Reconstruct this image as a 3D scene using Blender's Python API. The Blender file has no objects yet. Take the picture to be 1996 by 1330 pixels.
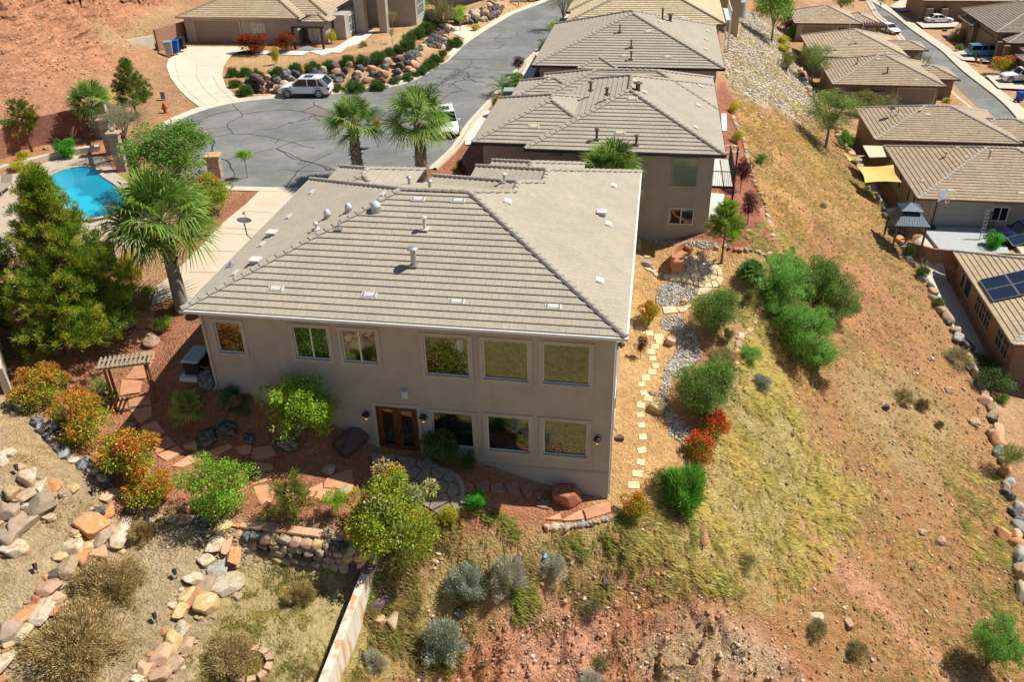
import bpy, math, random
import numpy as np
from mathutils import Matrix, Vector
from mathutils.geometry import delaunay_2d_cdt, tessellate_polygon
scene = bpy.context.scene
col = scene.collection
rng = np.random.default_rng(7)
R = math.radians
# ------------------------------------------------------------------ camera, light
F_PX, CX, CY = 1680.0, 998.0, 665.0
_n = np.array([64., 2765., F_PX]); _n /= np.linalg.norm(_n)
_y = np.array([312., -1051., F_PX]); _y -= _n * (_y @ _n); _y /= np.linalg.norm(_y)
_z = -_n; _x = np.cross(_y, _z)
CM = np.stack([_x, _y, _z])            # image axes (right, down, forward) -> world
CAM = np.array([0., 0., 20.5])
cam = bpy.data.cameras.new("camera"); cam_o = bpy.data.objects.new("camera", cam); col.objects.link(cam_o)
cam.sensor_width = 36; cam.lens = 36 * F_PX / 1996.0; cam.clip_end = 3000; cam.clip_start = 0.5
_m = Matrix([[CM[i][0], -CM[i][1], -CM[i][2], CAM[i]] for i in range(3)] + [[0, 0, 0, 1]])
cam_o.matrix_world = _m
scene.camera = cam_o
SUN_AZ, SUN_EL = 24.0, 55.0            # azimuth counter-clockwise from +X
world = bpy.data.worlds.new("World"); scene.world = world; world.use_nodes = True
wn = world.node_tree.nodes; wl = world.node_tree.links
sky = wn.new("ShaderNodeTexSky"); sky.sky_type = 'NISHITA'; sky.sun_disc = False
sky.sun_elevation = R(SUN_EL); sky.sun_rotation = R(90 - SUN_AZ); sky.altitude = 900
wl.new(sky.outputs[0], wn["Background"].inputs[0]); wn["Background"].inputs[1].default_value = 0.07
sun = bpy.data.lights.new("sun", 'SUN'); sun.energy = 5.0; sun.angle = R(0.5); sun.color = (1.0, 0.95, 0.86)
sun_o = bpy.data.objects.new("sun", sun); col.objects.link(sun_o)
sd = Vector((math.cos(R(SUN_AZ)) * math.cos(R(SUN_EL)), math.sin(R(SUN_AZ)) * math.cos(R(SUN_EL)), math.sin(R(SUN_EL))))
sun_o.rotation_euler = sd.to_track_quat('Z', 'Y').to_euler(); sun_o.location = (60, 60, 90)
scene.view_settings.view_transform = 'Standard'; scene.view_settings.look = 'None'
scene.view_settings.gamma = 1.0; scene.view_settings.exposure = 0.27
scene.cycles.max_bounces = 6; scene.cycles.transparent_max_bounces = 8
scene.cycles.caustics_reflective = False; scene.cycles.caustics_refractive = False

# ------------------------------------------------------------------ noise helpers
def _hash(ix, iy, s):
    h = (ix.astype(np.int64) * 374761393 + iy.astype(np.int64) * 668265263 + s * 974634777) & 0xffffffff
    h = ((h ^ (h >> 13)) * 1274126177) & 0xffffffff
    return ((h ^ (h >> 16)) & 0xffffff) / float(0xffffff)
def vnoise(x, y, s=0):
    x = np.asarray(x, float); y = np.asarray(y, float)
    ix = np.floor(x); iy = np.floor(y); fx = x - ix; fy = y - iy
    fx = fx * fx * (3 - 2 * fx); fy = fy * fy * (3 - 2 * fy)
    a = _hash(ix, iy, s); b = _hash(ix + 1, iy, s); c = _hash(ix, iy + 1, s); d = _hash(ix + 1, iy + 1, s)
    return (a + (b - a) * fx) * (1 - fy) + (c + (d - c) * fx) * fy
def fbm(x, y, o=4, s=0):
    t = 0; a = 1; n = 0
    for k in range(o):
        t = t + a * vnoise(x * 2 ** k + 17 * k, y * 2 ** k - 9 * k, s + k); n += a; a *= .5
    return t / n - .5
def ray(u, v):
    return CM @ np.array([(u - CX) / F_PX, (v - CY) / F_PX, 1.0])
def atz(u, v, z):
    d = ray(u, v); return CAM + d * ((z - CAM[2]) / d[2])
def aty(u, v, y):
    d = ray(u, v); return CAM + d * ((y - CAM[1]) / d[1])
def atx(u, v, x):
    d = ray(u, v); return CAM + d * ((x - CAM[0]) / d[0])
def ppm(p):
    return F_PX / (CM.T @ (np.asarray(p, float) - CAM))[2]

# ------------------------------------------------------------------ terrain heights: survey points seen in the photograph
CTRL = [  # (column, row, height)
 (326,250,.05),(390,215,.05),(300,200,.25),(335,115,.1),(330,150,.15),(280,150,.6),(200,120,1.6),(100,150,2.5),(0,180,2.6),(0,100,5),
 (100,60,5),(200,40,4.3),(300,30,2.8),(0,0,8.2),(100,0,7),(200,0,5.5),(320,0,3),(340,75,.9),(300,88,.8),(250,92,1.3),(260,80,1.9),(0,255,1.3),(60,225,1.5),(150,205,1.4),(240,195,.5),(150,180,2.0),
 (420,203,0),(500,195,0),(600,190,0),(700,179,0),(813,155,0),(908,85,0),(940,63,0),(1000,27,0),(1061,4,0),(909,240,0),(953,193,0),(995,145,0),(1056,86,0),
 (560,270,0),(700,260,0),(500,330,0),(640,340,0),(835,333,0),(450,150,.1),(380,150,.1),(420,100,.15),(590,108,.3),(700,62,.9),
 (560,115,.45),(640,110,.75),(740,100,1.3),(780,60,1.5),(840,50,1.5),(560,172,.12),(700,165,.12),(800,150,.12),(865,95,.12),(700,122,1.35),(820,92,1.5),(620,138,.85),(500,146,.4),
 (900,30,.9),(960,0,1.4),(890,62,.1),(960,42,.1),(760,20,1.7),
 (585,367,0),(440,362,0),(310,300,.1),(305,270,.1),(560,400,-.02),(500,480,-.1),(430,540,-.3),(330,560,-.5),(355,612,-1.0),(300,600,-.8),
 (180,370,.2),(80,340,.3),(30,290,.5),(130,310,.4),(230,310,.2),(60,480,.1),(230,430,0),(150,600,-.7),(40,600,-.6),
 (270,640,-1.1),(255,720,-1.9),(250,790,-2.6),(290,850,-3.1),(330,885,-3.4),(385,870,-3.5),(395,650,-1.05),(385,715,-1.15),(418,750,-1.3),(320,720,-1.55),
 (500,780,-1.95),(350,800,-2.6),(440,790,-2.2),(420,850,-3.1),(560,820,-2.6),(640,840,-3.1),(600,880,-3.5),(690,850,-3.6),(735,890,-4.3),(780,900,-4.3),(850,950,-4.4),(900,990,-4.6),
 (950,910,-4.7),(1050,950,-5.5),(1120,975,-5.9),(1183,978,-6.1),(1130,1005,-6.1),(1020,1000,-5.6),
 (520,880,-3.75),(520,950,-3.95),(600,960,-4.05),(680,935,-4.15),(550,1010,-4.15),(450,1000,-4.0),(330,985,-3.7),(330,950,-3.65),(640,1040,-4.3),(480,1025,-4.1),
 (60,760,-1.7),(130,790,-2.2),(20,800,-1.5),(100,850,-2.2),(40,870,-1.7),(170,900,-2.8),(150,820,-2.4),(250,900,-3.3),(260,960,-3.7),(20,700,-1.2),
 (35,925,-1.7),(120,960,-2.3),(110,1020,-2.9),(170,980,-3.0),(100,1080,-3.1),(60,1150,-3.2),(10,1200,-3.3),(0,1010,-2.3),(0,960,-1.7),
 (280,1010,-4.1),(330,1060,-4.3),(260,1150,-4.4),(200,1250,-4.5),(120,1310,-4.6),(250,1320,-4.6),(230,1060,-4.2),(180,1110,-4.1),(350,1130,-4.5),(410,1030,-4.3),
 (490,1110,-5.4),(600,1115,-5.5),(500,1180,-5.5),(620,1230,-5.7),(500,1280,-5.7),(400,1320,-5.6),(690,1110,-5.6),(600,1320,-5.9),(460,1060,-4.5),
 (770,1130,-6.4),(760,1200,-7.0),(730,1310,-7.8),(800,1060,-5.7),(900,1050,-5.7),(1000,1045,-5.9),(1060,1040,-6.2),(940,1130,-6.9),(870,1230,-8.0),(1000,1200,-8.2),(1150,1080,-7.1),
 (1150,1250,-9.8),(1350,1050,-7.9),(1280,1100,-7.9),(1300,1150,-9.0),(1300,1250,-10.4),(1400,1300,-12),(1000,1320,-9.9),(850,1320,-9.1),(1450,1200,-11),(1200,1040,-6.5),(1200,1140,-8.3),
 (1250,930,-6.0),(1260,800,-5.5),(1270,700,-4.9),(1250,600,-4.1),(1300,540,-3.5),(1270,480,-3.1),(1330,440,-2.7),(1372,470,-2.35),(1315,505,-3.05),(1360,530,-3.3),(1408,512,-3.15),(1480,490,-2.9),
 (1440,400,-2.3),(1440,300,-1.7),(1430,250,-1.5),(1420,180,-1.2),(1500,450,-2.9),(1475,340,-2.1),(1452,270,-1.8),
 (1330,700,-5.2),(1310,850,-5.9),(1400,600,-4.5),(1440,650,-5.1),(1400,700,-5.3),(1400,780,-6.0),(1370,870,-6.5),(1300,970,-6.6),(1240,1000,-6.6),(1460,550,-3.8),
 (1550,500,-5.4),(1520,570,-5.9),(1590,640,-8.0),(1650,600,-8.8),(1500,700,-7.1),(1600,760,-9.4),(1700,700,-10.7),(1800,720,-12.6),(1750,850,-12.4),(1600,900,-10.4),(1470,900,-8.6),(1450,1050,-9.6),
 (1600,1080,-12),(1800,1000,-13.8),(1880,930,-14.3),(1700,1250,-14.2),(1850,1200,-15),(1960,1280,-15.6),(1550,1300,-13.4),(1990,1120,-15.1),
 (1950,900,-14.7),(1890,740,-14.2),(1830,600,-13.5),(1780,510,-12.9),(1700,370,-12.3),(1650,290,-12.1),(1620,230,-12.0),(1585,180,-12),(1560,130,-12),(1520,60,-12),
 (1600,400,-7.4),(1530,300,-4.6),(1500,400,-3.6),(1490,230,-3.8),(1450,150,-3),(1600,300,-9.2),(1550,200,-8),(1500,100,-7.3),(1450,60,-4),(1680,500,-9.2),(1560,350,-6),
 (1960,800,-14.9),(1910,700,-14.4),(1860,560,-14.0),(1820,480,-13.6),(1850,440,-12),(1950,470,-12.2),(1740,400,-12),(1700,330,-12),(1640,180,-12),(1830,210,-12),(1900,200,-12),(1996,250,-12.2),
 (1750,20,-12),(1850,20,-12),(1996,100,-12),(1600,10,-12),(1990,960,-15.2),
]
XYC = [(-120,60,22),(-120,120,26),(-90,160,26),(-60,160,10),(-60,40,6),(-60,0,8),(-35,5,2),(-30,18,-1),(-45,25,3),(-25,0,-3),(-5,5,-9),(10,5,-13),(25,10,-16),(40,30,-15.5),(80,60,-13),(60,100,-12),(60,160,-12),
 (100,120,-12),(20,220,-11),(-20,200,0),(-60,220,12),(0,140,-1),(8,110,-2),(4,160,-2),(-15,130,0),(60,240,-12),(-15,110,0),(-25,110,.3),(0,90,-.4),(-5,75,0),(2,66,-.6),(0,58,-1.2),(-6,56,-.3),(-15,55,0),(-10,44,-.5),(-10,36,-2.5),(-18,38,-.8),(-3,38,-3.5),(-2,46,-2.6),(-10,32,-3.8),
 (-80,300,15),(100,300,-10),(0,300,-5),(200,200,-10),(-200,200,30),(-200,0,25),(150,0,-16),(0,-80,-18),(-100,-80,5)]
_pts = [tuple(atz(u, v, z)) for u, v, z in CTRL] + [tuple(map(float, p)) for p in XYC]
_P = np.array(_pts)
def _phi(r): return -np.sqrt(r * r + 1.5)
_A = _phi(np.hypot(_P[:, None, 0] - _P[None, :, 0], _P[:, None, 1] - _P[None, :, 1])) + np.eye(len(_P)) * .12
_N = len(_P); _Q = np.c_[np.ones(_N), _P[:, :2]]
_S = np.block([[_A, _Q], [_Q.T, np.zeros((3, 3))]])
_W = np.linalg.solve(_S, np.r_[_P[:, 2], 0, 0, 0])
def rbf(x, y):
    x = np.asarray(x, float); y = np.asarray(y, float); sh = x.shape; x = x.ravel(); y = y.ravel(); out = np.empty_like(x)
    for i in range(0, len(x), 20000):
        a = x[i:i+20000]; b = y[i:i+20000]
        out[i:i+20000] = _phi(np.hypot(a[:, None] - _P[None, :, 0], b[:, None] - _P[None, :, 1])) @ _W[:_N] + _W[_N] + _W[_N+1] * a + _W[_N+2] * b
    return out.reshape(sh)
def axis(a, b, segs):
    out = []; t = a
    while t < b:
        out.append(t); s = 8.0
        for lo, hi, st in segs:
            if lo <= t < hi: s = st; break
        t += s
    return np.array(out)
GX = axis(-420, 420, [(-34, -12, .22), (-12, 11, .125), (11, 28, .22), (-72, -34, .33), (28, 60, .8), (-120, -72, 2), (60, 120, 2)])
GY = axis(-160, 720, [(16, 30.5, .125), (13, 60, .22), (60, 120, .45), (120, 200, 1.5), (0, 13, 1.0), (200, 300, 4)])
MX, MY = np.meshgrid(GX, GY)
HZ = rbf(MX, MY)
def H(x, y):
    x = np.clip(np.asarray(x, float), GX[0], GX[-1] - 1e-6); y = np.clip(np.asarray(y, float), GY[0], GY[-1] - 1e-6)
    i = np.clip(np.searchsorted(GX, x, side='right') - 1, 0, len(GX) - 2); j = np.clip(np.searchsorted(GY, y, side='right') - 1, 0, len(GY) - 2)
    fx = (x - GX[i]) / (GX[i+1] - GX[i]); fy = (y - GY[j]) / (GY[j+1] - GY[j])
    return (HZ[j, i] * (1 - fx) + HZ[j, i+1] * fx) * (1 - fy) + (HZ[j+1, i] * (1 - fx) + HZ[j+1, i+1] * fx) * fy
_T = np.concatenate([np.arange(15, 90, .12), np.arange(90, 420, .5)])
def at(u, v):
    d = ray(u, v); p = CAM[None, :] + d[None, :] * _T[:, None]
    g = p[:, 2] - H(p[:, 0], p[:, 1]); k = int(np.argmax(g < 0))
    if g[k] >= 0: k = len(_T) - 1
    k = max(k, 1); w = g[k-1] / (g[k-1] - g[k] + 1e-9)
    return p[k-1] + (p[k] - p[k-1]) * min(max(w, 0), 1)
def inside(px, py, poly):
    c = np.zeros(px.shape, bool); n = len(poly)
    for i in range(n):
        x0, y0 = poly[i][:2]; x1, y1 = poly[(i+1) % n][:2]
        if y0 == y1: continue
        k = ((y0 > py) != (y1 > py)) & (px < (x1 - x0) * (py - y0) / (y1 - y0) + x0); c ^= k
    return c
def sdist(px, py, poly):
    """distance to the polygon's edge, negative inside"""
    d = np.full(px.shape, 1e9); n = len(poly)
    for i in range(n):
        x0, y0 = poly[i][:2]; x1, y1 = poly[(i+1) % n][:2]; ex, ey = x1 - x0, y1 - y0
        t = np.clip(((px - x0) * ex + (py - y0) * ey) / (ex * ex + ey * ey + 1e-12), 0, 1)
        d = np.minimum(d, np.hypot(px - x0 - t * ex, py - y0 - t * ey))
    return np.where(inside(px, py, poly), -d, d)
def near(poly, m):
    xs = [p[0] for p in poly]; ys = [p[1] for p in poly]
    i0, i1 = np.searchsorted(GX, [min(xs) - m, max(xs) + m]); j0, j1 = np.searchsorted(GY, [min(ys) - m, max(ys) + m])
    return slice(max(j0, 0), j1), slice(max(i0, 0), i1)
def smooth(t): t = np.clip(t, 0, 1); return t * t * (3 - 2 * t)
# the upper street and its turning circle lie level
STREET = [(450,364),(440,362),(372,352),(330,320),(305,285),(305,265),(321,250),(350,233),(380,219),(400,213),(465,198),(535,192),(600,188),(651,184),(701,179),(775,169),(813,155),(875,118),(908,85),(940,63),(1000,27),(1061,4),(1084,-6),(1150,-6),
 (1130,2),(1110,22),(1080,58),(1056,86),(995,145),(953,193),(909,240),(880,288),(833,330),(826,352),(760,366),(585,367)]
STREET_XY = [tuple(atz(u, v, 0)[:2]) for u, v in STREET]
LROAD_L = [(1660,-14),(1690,4),(1703,30),(1735,55),(1765,95),(1800,130),(1832,172),(1885,217),(1960,290),(2060,390)]
LROAD_R = [(2060,285),(1996,213),(1972,192),(1902,140),(1859,100),(1797,58),(1761,30),(1716,2),(1690,-12)]
LOWER_ROAD = [tuple(atz(u, v, -12.2)[:2]) for u, v in LROAD_L + LROAD_R]
def pad(poly, z, w, hz):
    s = near(poly, w + 1); d = sdist(MX[s], MY[s], poly); k = 1 - smooth(d / w)
    k[d <= 0] = 1; hz[s] = hz[s] * (1 - k) + z * k
pad(STREET_XY, 0.0, 1.6, HZ)
pad(LOWER_ROAD, -12.2, 5, HZ)
# rough ground: the eroded bank below the house and the rock hillside
CLIFF = [tuple(at(u, v)[:2]) for u, v in [(700,1330),(860,1250),(980,1200),(1120,1150),(1190,1130),(1290,1120),(1400,1160),(1450,1200),(1540,1260),(1600,1330),(1560,1400),(700,1400)]]
HILL = [(-200,40),(-50.5,48),(-49.5,62),(-49,74),(-53.5,86),(-58,110),(-60,170),(-200,200)]
SLOPE = [tuple(at(u, v)[:2]) for u, v in [(740,1120),(800,1050),(960,1050),(1180,1030),(1330,1000),(1400,860),(1450,700),(1500,560),(1520,480),(1460,280),(1420,150),(1430,40),(1500,20),(1560,130),(1620,230),(1650,290),(1700,370),(1780,510),(1830,600),(1890,740),(1950,900),(1990,1120),(2100,1400),(700,1400)]]
def rough(poly, w, f):
    s = near(poly, 2); d = sdist(MX[s], MY[s], poly); k = smooth(-d / w); HZ[s] += k * f(MX[s], MY[s])
rough(SLOPE, 1.2, lambda x, y: .30 * fbm(x * .8, y * .8, 5, 3) + .10 * fbm(x * 4, y * 4, 2, 8))
def _cl(x, y):
    a = .30 * x + .95 * y; b = .95 * x - .30 * y     # gullies run down the bank
    wv = fbm(x * .5, y * .5, 3, 5) * 2.2
    g = np.abs(fbm(b * .5 + wv, a * .13, 4, 11)) * 2; g2 = np.abs(fbm(b * 1.9 + wv * 2, a * .45, 4, 15)) * 2
    return -1.5 * g - .45 * g2 + .6 + .30 * fbm(x * 2.4, y * 2.4, 4, 21) + .16 * fbm(x * 9, y * 9, 3, 31)
rough(CLIFF, 1.3, _cl)
def _hl(x, y):
    a = x * .55 + y * .83; b = x * .83 - y * .55
    w = fbm(x * .09, y * .09, 3, 41) * 5
    led = (b * .42 + w + a * .06); fr = led - np.floor(led); led2 = (b * 1.3 + w * 2.2 + a * .15); fr2 = led2 - np.floor(led2)
    k = smooth((-51 - x) / 6 + fbm(x * .12, y * .12, 3, 47) * 1.6)
    cr = np.abs(fbm(a * .5, b * .22, 4, 49)) * 2
    return k * (3.2 * (fr ** 3) + 1.0 * (fr2 ** 2.5) - 1.4 * smooth((.12 - cr) / .12) * .5 - .5) + (.15 + 1.0 * k) * fbm(x * .9, y * .7, 5, 45)
rough(HILL, 3, _hl)
for _q, _z in (([(-52.5,86.5),(-44,84),(-35,84),(-27,95),(-27,108),(-53,108)], .05), ([(24,71.6),(41,71.2),(41,92),(24,92)], -12.0), ([(24,108),(40,108),(40,130),(22,130)], -12.05), ([(22,146),(40,146),(38,166),(22,166)], -12.05)): pad(_q, _z, 1.5, HZ)
# ------------------------------------------------------------------ pool basin cut into the ground
POOL_PX = [(84,352),(93,340),(112,332),(140,325),(162,322),(178,324),(190,332),(198,347),(212,353),(226,357),(234,375),(247,388),(250,400),(236,411),(214,419),(178,431),(150,424),(120,400),(98,376)]
POOL = [tuple(atz(u, v, .25)[:2]) for u, v in POOL_PX]
SPA = [tuple(atz(u, v, .25)[:2]) for u, v in [(196,440),(225,432),(262,430),(276,444),(258,460),(214,462),(192,452)]]
_dk = [tuple(atz(u, v, .2)[:2]) for u, v in [(-40,350),(60,335),(130,300),(200,300),(235,330),(300,420),(250,490),(60,500),(-60,500)]]
pad(_dk, .2, 1.0, HZ)
HZT = HZ.copy()
pad(POOL, -1.5, .35, HZT); pad(SPA, -.8, .3, HZT)

# ------------------------------------------------------------------ material helpers
class NT:
    def __init__(s, name):
        s.m = bpy.data.materials.new(name); s.m.use_nodes = True; s.t = s.m.node_tree; s.n = s.t.nodes
        s.b = s.n["Principled BSDF"]; s.b.inputs["Roughness"].default_value = .9; s.b.inputs["Specular IOR Level"].default_value = .25
    def add(s, kind, **kw):
        n = s.n.new(kind)
        for k, v in kw.items():
            if k.startswith("_"): setattr(n, k[1:], v)
            else: n.inputs[k].default_value = v
        return n
    def link(s, a, b): s.t.links.new(a, b)
    def coords(s, kind="Object"): return s.add("ShaderNodeTexCoord").outputs[kind]
    def noise(s, vec, scale, detail=4, rough=.6):
        n = s.add("ShaderNodeTexNoise", Scale=scale, Detail=detail, Roughness=rough); s.link(vec, n.inputs["Vector"]); return n.outputs["Fac"]
    def ramp(s, fac, stops):
        r = s.add("ShaderNodeValToRGB"); e = r.color_ramp.elements
        while len(e) < len(stops): e.new(.5)
        for q, (p, c) in zip(e, stops): q.position = p; q.color = (*c, 1) if len(c) == 3 else c
        s.link(fac, r.inputs[0]); return r.outputs[0]
    def mix(s, fac, a, b, mode='MIX'):
        m = s.add("ShaderNodeMix", _data_type='RGBA', _blend_type=mode)
        for sock, val in ((m.inputs[0], fac), (m.inputs[6], a), (m.inputs[7], b)):
            if hasattr(val, "is_linked") or hasattr(val, "node"): s.link(val, sock)
            elif isinstance(val, (int, float)): sock.default_value = val
            else: sock.default_value = (*val, 1)
        return m.outputs[2]
    def bump(s, h, strength=.4, dist=.03):
        b = s.add("ShaderNodeBump", Strength=strength, Distance=dist); s.link(h, b.inputs["Height"]); s.link(b.outputs[0], s.b.inputs["Normal"]); return b
    def base(s, c):
        if hasattr(c, "node"): s.link(c, s.b.inputs["Base Color"])
        else: s.b.inputs["Base Color"].default_value = (*c, 1)
MATS = {}
def mat(name, c, rough=.85, spec=.25, metal=0.0, var=.12, scale=3.0, bump=0.0, bscale=30, emit=None, rnd=0.0):
    if name in MATS: return MATS[name]
    t = NT(name); t.b.inputs["Roughness"].default_value = rough; t.b.inputs["Specular IOR Level"].default_value = spec; t.b.inputs["Metallic"].default_value = metal
    if var > 0:
        o = t.coords(); f = t.noise(o, scale, 5)
        r = t.ramp(f, [(.3, tuple(max(x * (1 - var), 0) for x in c)), (.7, tuple(min(x * (1 + var), 1) for x in c))])
        if rnd > 0:
            oi = t.add("ShaderNodeObjectInfo"); k = t.ramp(oi.outputs["Random"], [(0, (1-rnd,)*3), (1, (1+rnd*.6,)*3)]); r = t.mix(1.0, r, k, 'MULTIPLY')
        t.base(r)
        if bump > 0: t.bump(t.noise(o, bscale, 4), bump, .02)
    else: t.base(c)
    if emit: t.b.inputs["Emission Color"].default_value = (*emit[0], 1); t.b.inputs["Emission Strength"].default_value = emit[1]
    MATS[name] = t.m; return t.m
def leaf_mat(name, transl=.45, rough=.5):
    if name in MATS: return MATS[name]
    t = NT(name); a = t.add("ShaderNodeAttribute", _attribute_name="Col"); t.base(a.outputs["Color"]); t.b.inputs["Roughness"].default_value = rough
    tr = t.add("ShaderNodeBsdfTranslucent"); t.link(a.outputs["Color"], tr.inputs["Color"])
    mx = t.add("ShaderNodeMixShader", Fac=transl); t.link(t.b.outputs[0], mx.inputs[1]); t.link(tr.outputs[0], mx.inputs[2])
    t.link(mx.outputs[0], t.n["Material Output"].inputs[0]); MATS[name] = t.m; return t.m

# ------------------------------------------------------------------ mesh builder
class MB:
    def __init__(s, off=(0, 0, 0)): s.v = []; s.f = []; s.off = off; s.uv = None; s.mi = []; s.cur = 0; s.sm = False
    def add(s, vs, fs):
        k = len(s.v); o = s.off; s.v += [(p[0] - o[0], p[1] - o[1], p[2] - o[2]) for p in vs]; s.f += [tuple(k + i for i in f) for f in fs]; s.mi += [s.cur] * len(fs)
    def box(s, x0, y0, z0, x1, y1, z1, rot=0, piv=None):
        vs = [(x, y, z) for z in (z0, z1) for x, y in ((x0, y0), (x1, y0), (x1, y1), (x0, y1))]
        if rot:
            cx, cy = piv or ((x0 + x1) / 2, (y0 + y1) / 2); c, q = math.cos(rot), math.sin(rot)
            vs = [(cx + (x - cx) * c - (y - cy) * q, cy + (x - cx) * q + (y - cy) * c, z) for x, y, z in vs]
        s.add(vs, [(0, 3, 2, 1), (4, 5, 6, 7), (0, 1, 5, 4), (1, 2, 6, 5), (2, 3, 7, 6), (3, 0, 4, 7)])
    def bar(s, a, b, w, h=None, up=(0, 0, 1)):
        a = Vector(a); b = Vector(b); d = (b - a).normalized(); u = Vector(up)
        if abs(d.dot(u)) > .98: u = Vector((1, 0, 0))
        r = d.cross(u).normalized(); u = r.cross(d); h = h or w; r = r * w / 2; u = u * h / 2
        vs = [tuple(p + q) for p in (a, b) for q in (-r - u, r - u, r + u, -r + u)]
        s.add(vs, [(0, 1, 2, 3), (7, 6, 5, 4), (0, 4, 5, 1), (1, 5, 6, 2), (2, 6, 7, 3), (3, 7, 4, 0)])
    def tube(s, pts, rad, n=8, cap=True):
        pts = [Vector(p) for p in pts]; k = len(s.v); vs = []; fs = []
        if not hasattr(rad, "__len__"): rad = [rad] * len(pts)
        for i, p in enumerate(pts):
            d = (pts[min(i + 1, len(pts) - 1)] - pts[max(i - 1, 0)]).normalized(); u = Vector((0, 0, 1)) if abs(d.z) < .95 else Vector((1, 0, 0))
            r = d.cross(u).normalized(); u = r.cross(d)
            for j in range(n):
                a = 2 * math.pi * j / n; vs.append(tuple(p + (r * math.cos(a) + u * math.sin(a)) * rad[i]))
        for i in range(len(pts) - 1):
            for j in range(n): fs.append((i * n + j, i * n + (j + 1) % n, (i + 1) * n + (j + 1) % n, (i + 1) * n + j))
        if cap: fs.append(tuple(range(n - 1, -1, -1))); fs.append(tuple((len(pts) - 1) * n + j for j in range(n)))
        s.add(vs, fs)
    def lathe(s, prof, c=(0, 0, 0), n=16):
        vs = []; fs = []
        for r, z in prof:
            for j in range(n): a = 2 * math.pi * j / n; vs.append((c[0] + r * math.cos(a), c[1] + r * math.sin(a), c[2] + z))
        for i in range(len(prof) - 1):
            for j in range(n): fs.append((i * n + j, i * n + (j + 1) % n, (i + 1) * n + (j + 1) % n, (i + 1) * n + j))
        fs.append(tuple(range(n - 1, -1, -1))); fs.append(tuple((len(prof) - 1) * n + j for j in range(n))); s.add(vs, fs)
    def prism(s, poly, z0, z1):
        """poly: (x, y) outline; z0/z1 numbers or lists"""
        n = len(poly); a = sum(poly[i][0] * poly[(i+1) % n][1] - poly[(i+1) % n][0] * poly[i][1] for i in range(n))
        if a < 0: poly = poly[::-1]; z0 = z0[::-1] if hasattr(z0, "__len__") else z0; z1 = z1[::-1] if hasattr(z1, "__len__") else z1
        lo = [(p[0], p[1], z0[i] if hasattr(z0, "__len__") else z0) for i, p in enumerate(poly)]; hi = [(p[0], p[1], z1[i] if hasattr(z1, "__len__") else z1) for i, p in enumerate(poly)]
        s.add(lo + hi, [tuple(range(n - 1, -1, -1)), tuple(range(n, 2 * n))] + [(i, (i + 1) % n, n + (i + 1) % n, n + i) for i in range(n)])
    def mesh(s, name, m, smooth=False):
        me = bpy.data.meshes.new(name); me.from_pydata(s.v, [], s.f)
        for q in (m if isinstance(m, (list, tuple)) else [m]): me.materials.append(q)
        if isinstance(m, (list, tuple)): me.polygons.foreach_set("material_index", s.mi)
        if smooth or s.sm: me.polygons.foreach_set("use_smooth", [True] * len(me.polygons))
        if s.uv is not None:
            l = me.uv_layers.new(name="UVMap"); flat = [c for f in s.uv for q in f for c in q]; l.data.foreach_set("uv", flat)
        me.update(); return me
def link(name, me, parent=None, loc=None):
    o = bpy.data.objects.new(name, me); col.objects.link(o)
    if parent is not None: o.parent = parent
    if loc is not None: o.location = loc
    return o
def P(name, mb, m, parent, smooth=False, label=None):
    o = link(name, mb.mesh(name, m, smooth), parent)
    if label: o["label"] = label
    return o
def tag(o, label=None, cat=None, group=None, kind=None):
    if label: o["label"] = label
    if cat: o["category"] = cat
    if group: o["group"] = group
    if kind: o["kind"] = kind
    return o
def T(name, label, cat, loc=(0, 0, 0), rz=0, group=None):
    o = bpy.data.objects.new(name, None); o.empty_display_size = .3; col.objects.link(o); o.location = loc; o.rotation_euler = (0, 0, rz)
    return tag(o, label, cat, group)
def S(name, mb, m, label, cat, loc=None, group=None, smooth=False):
    return tag(link(name, mb.mesh(name, m, smooth), None, loc), label, cat, group)
def structure(o): o["kind"] = "structure"; return o
def dup(root, loc, rz=0, sc=1, label=None, group=None, name=None):
    r = root.copy(); col.objects.link(r); r.location = loc; r.rotation_euler = (0, 0, rz); r.scale = (sc,) * 3 if not hasattr(sc, "__len__") else sc
    if label: r["label"] = label
    if group: r["group"] = group
    for ch in root.children:
        c = ch.copy(); col.objects.link(c); c.parent = r
        for g in ch.children:
            d = g.copy(); col.objects.link(d); d.parent = c
    return r
def fast_mesh(name, V, F, m, C=None, smooth=False):
    """V (n,3), F (k,3 or 4) arrays, C (n,3) vertex colours"""
    me = bpy.data.meshes.new(name); n = len(V); k, w = F.shape
    me.vertices.add(n); me.vertices.foreach_set("co", np.ascontiguousarray(V, np.float32).ravel())
    me.loops.add(k * w); me.loops.foreach_set("vertex_index", np.ascontiguousarray(F, np.int32).ravel())
    me.polygons.add(k); me.polygons.foreach_set("loop_start", np.arange(0, k * w, w, dtype=np.int32))
    if smooth: me.polygons.foreach_set("use_smooth", np.ones(k, bool))
    me.materials.append(m)
    if C is not None:
        a = me.color_attributes.new("Col", 'FLOAT_COLOR', 'POINT'); a.data.foreach_set("color", np.c_[C, np.ones(n)].astype(np.float32).ravel())
    me.update(calc_edges=True); return me

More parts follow.
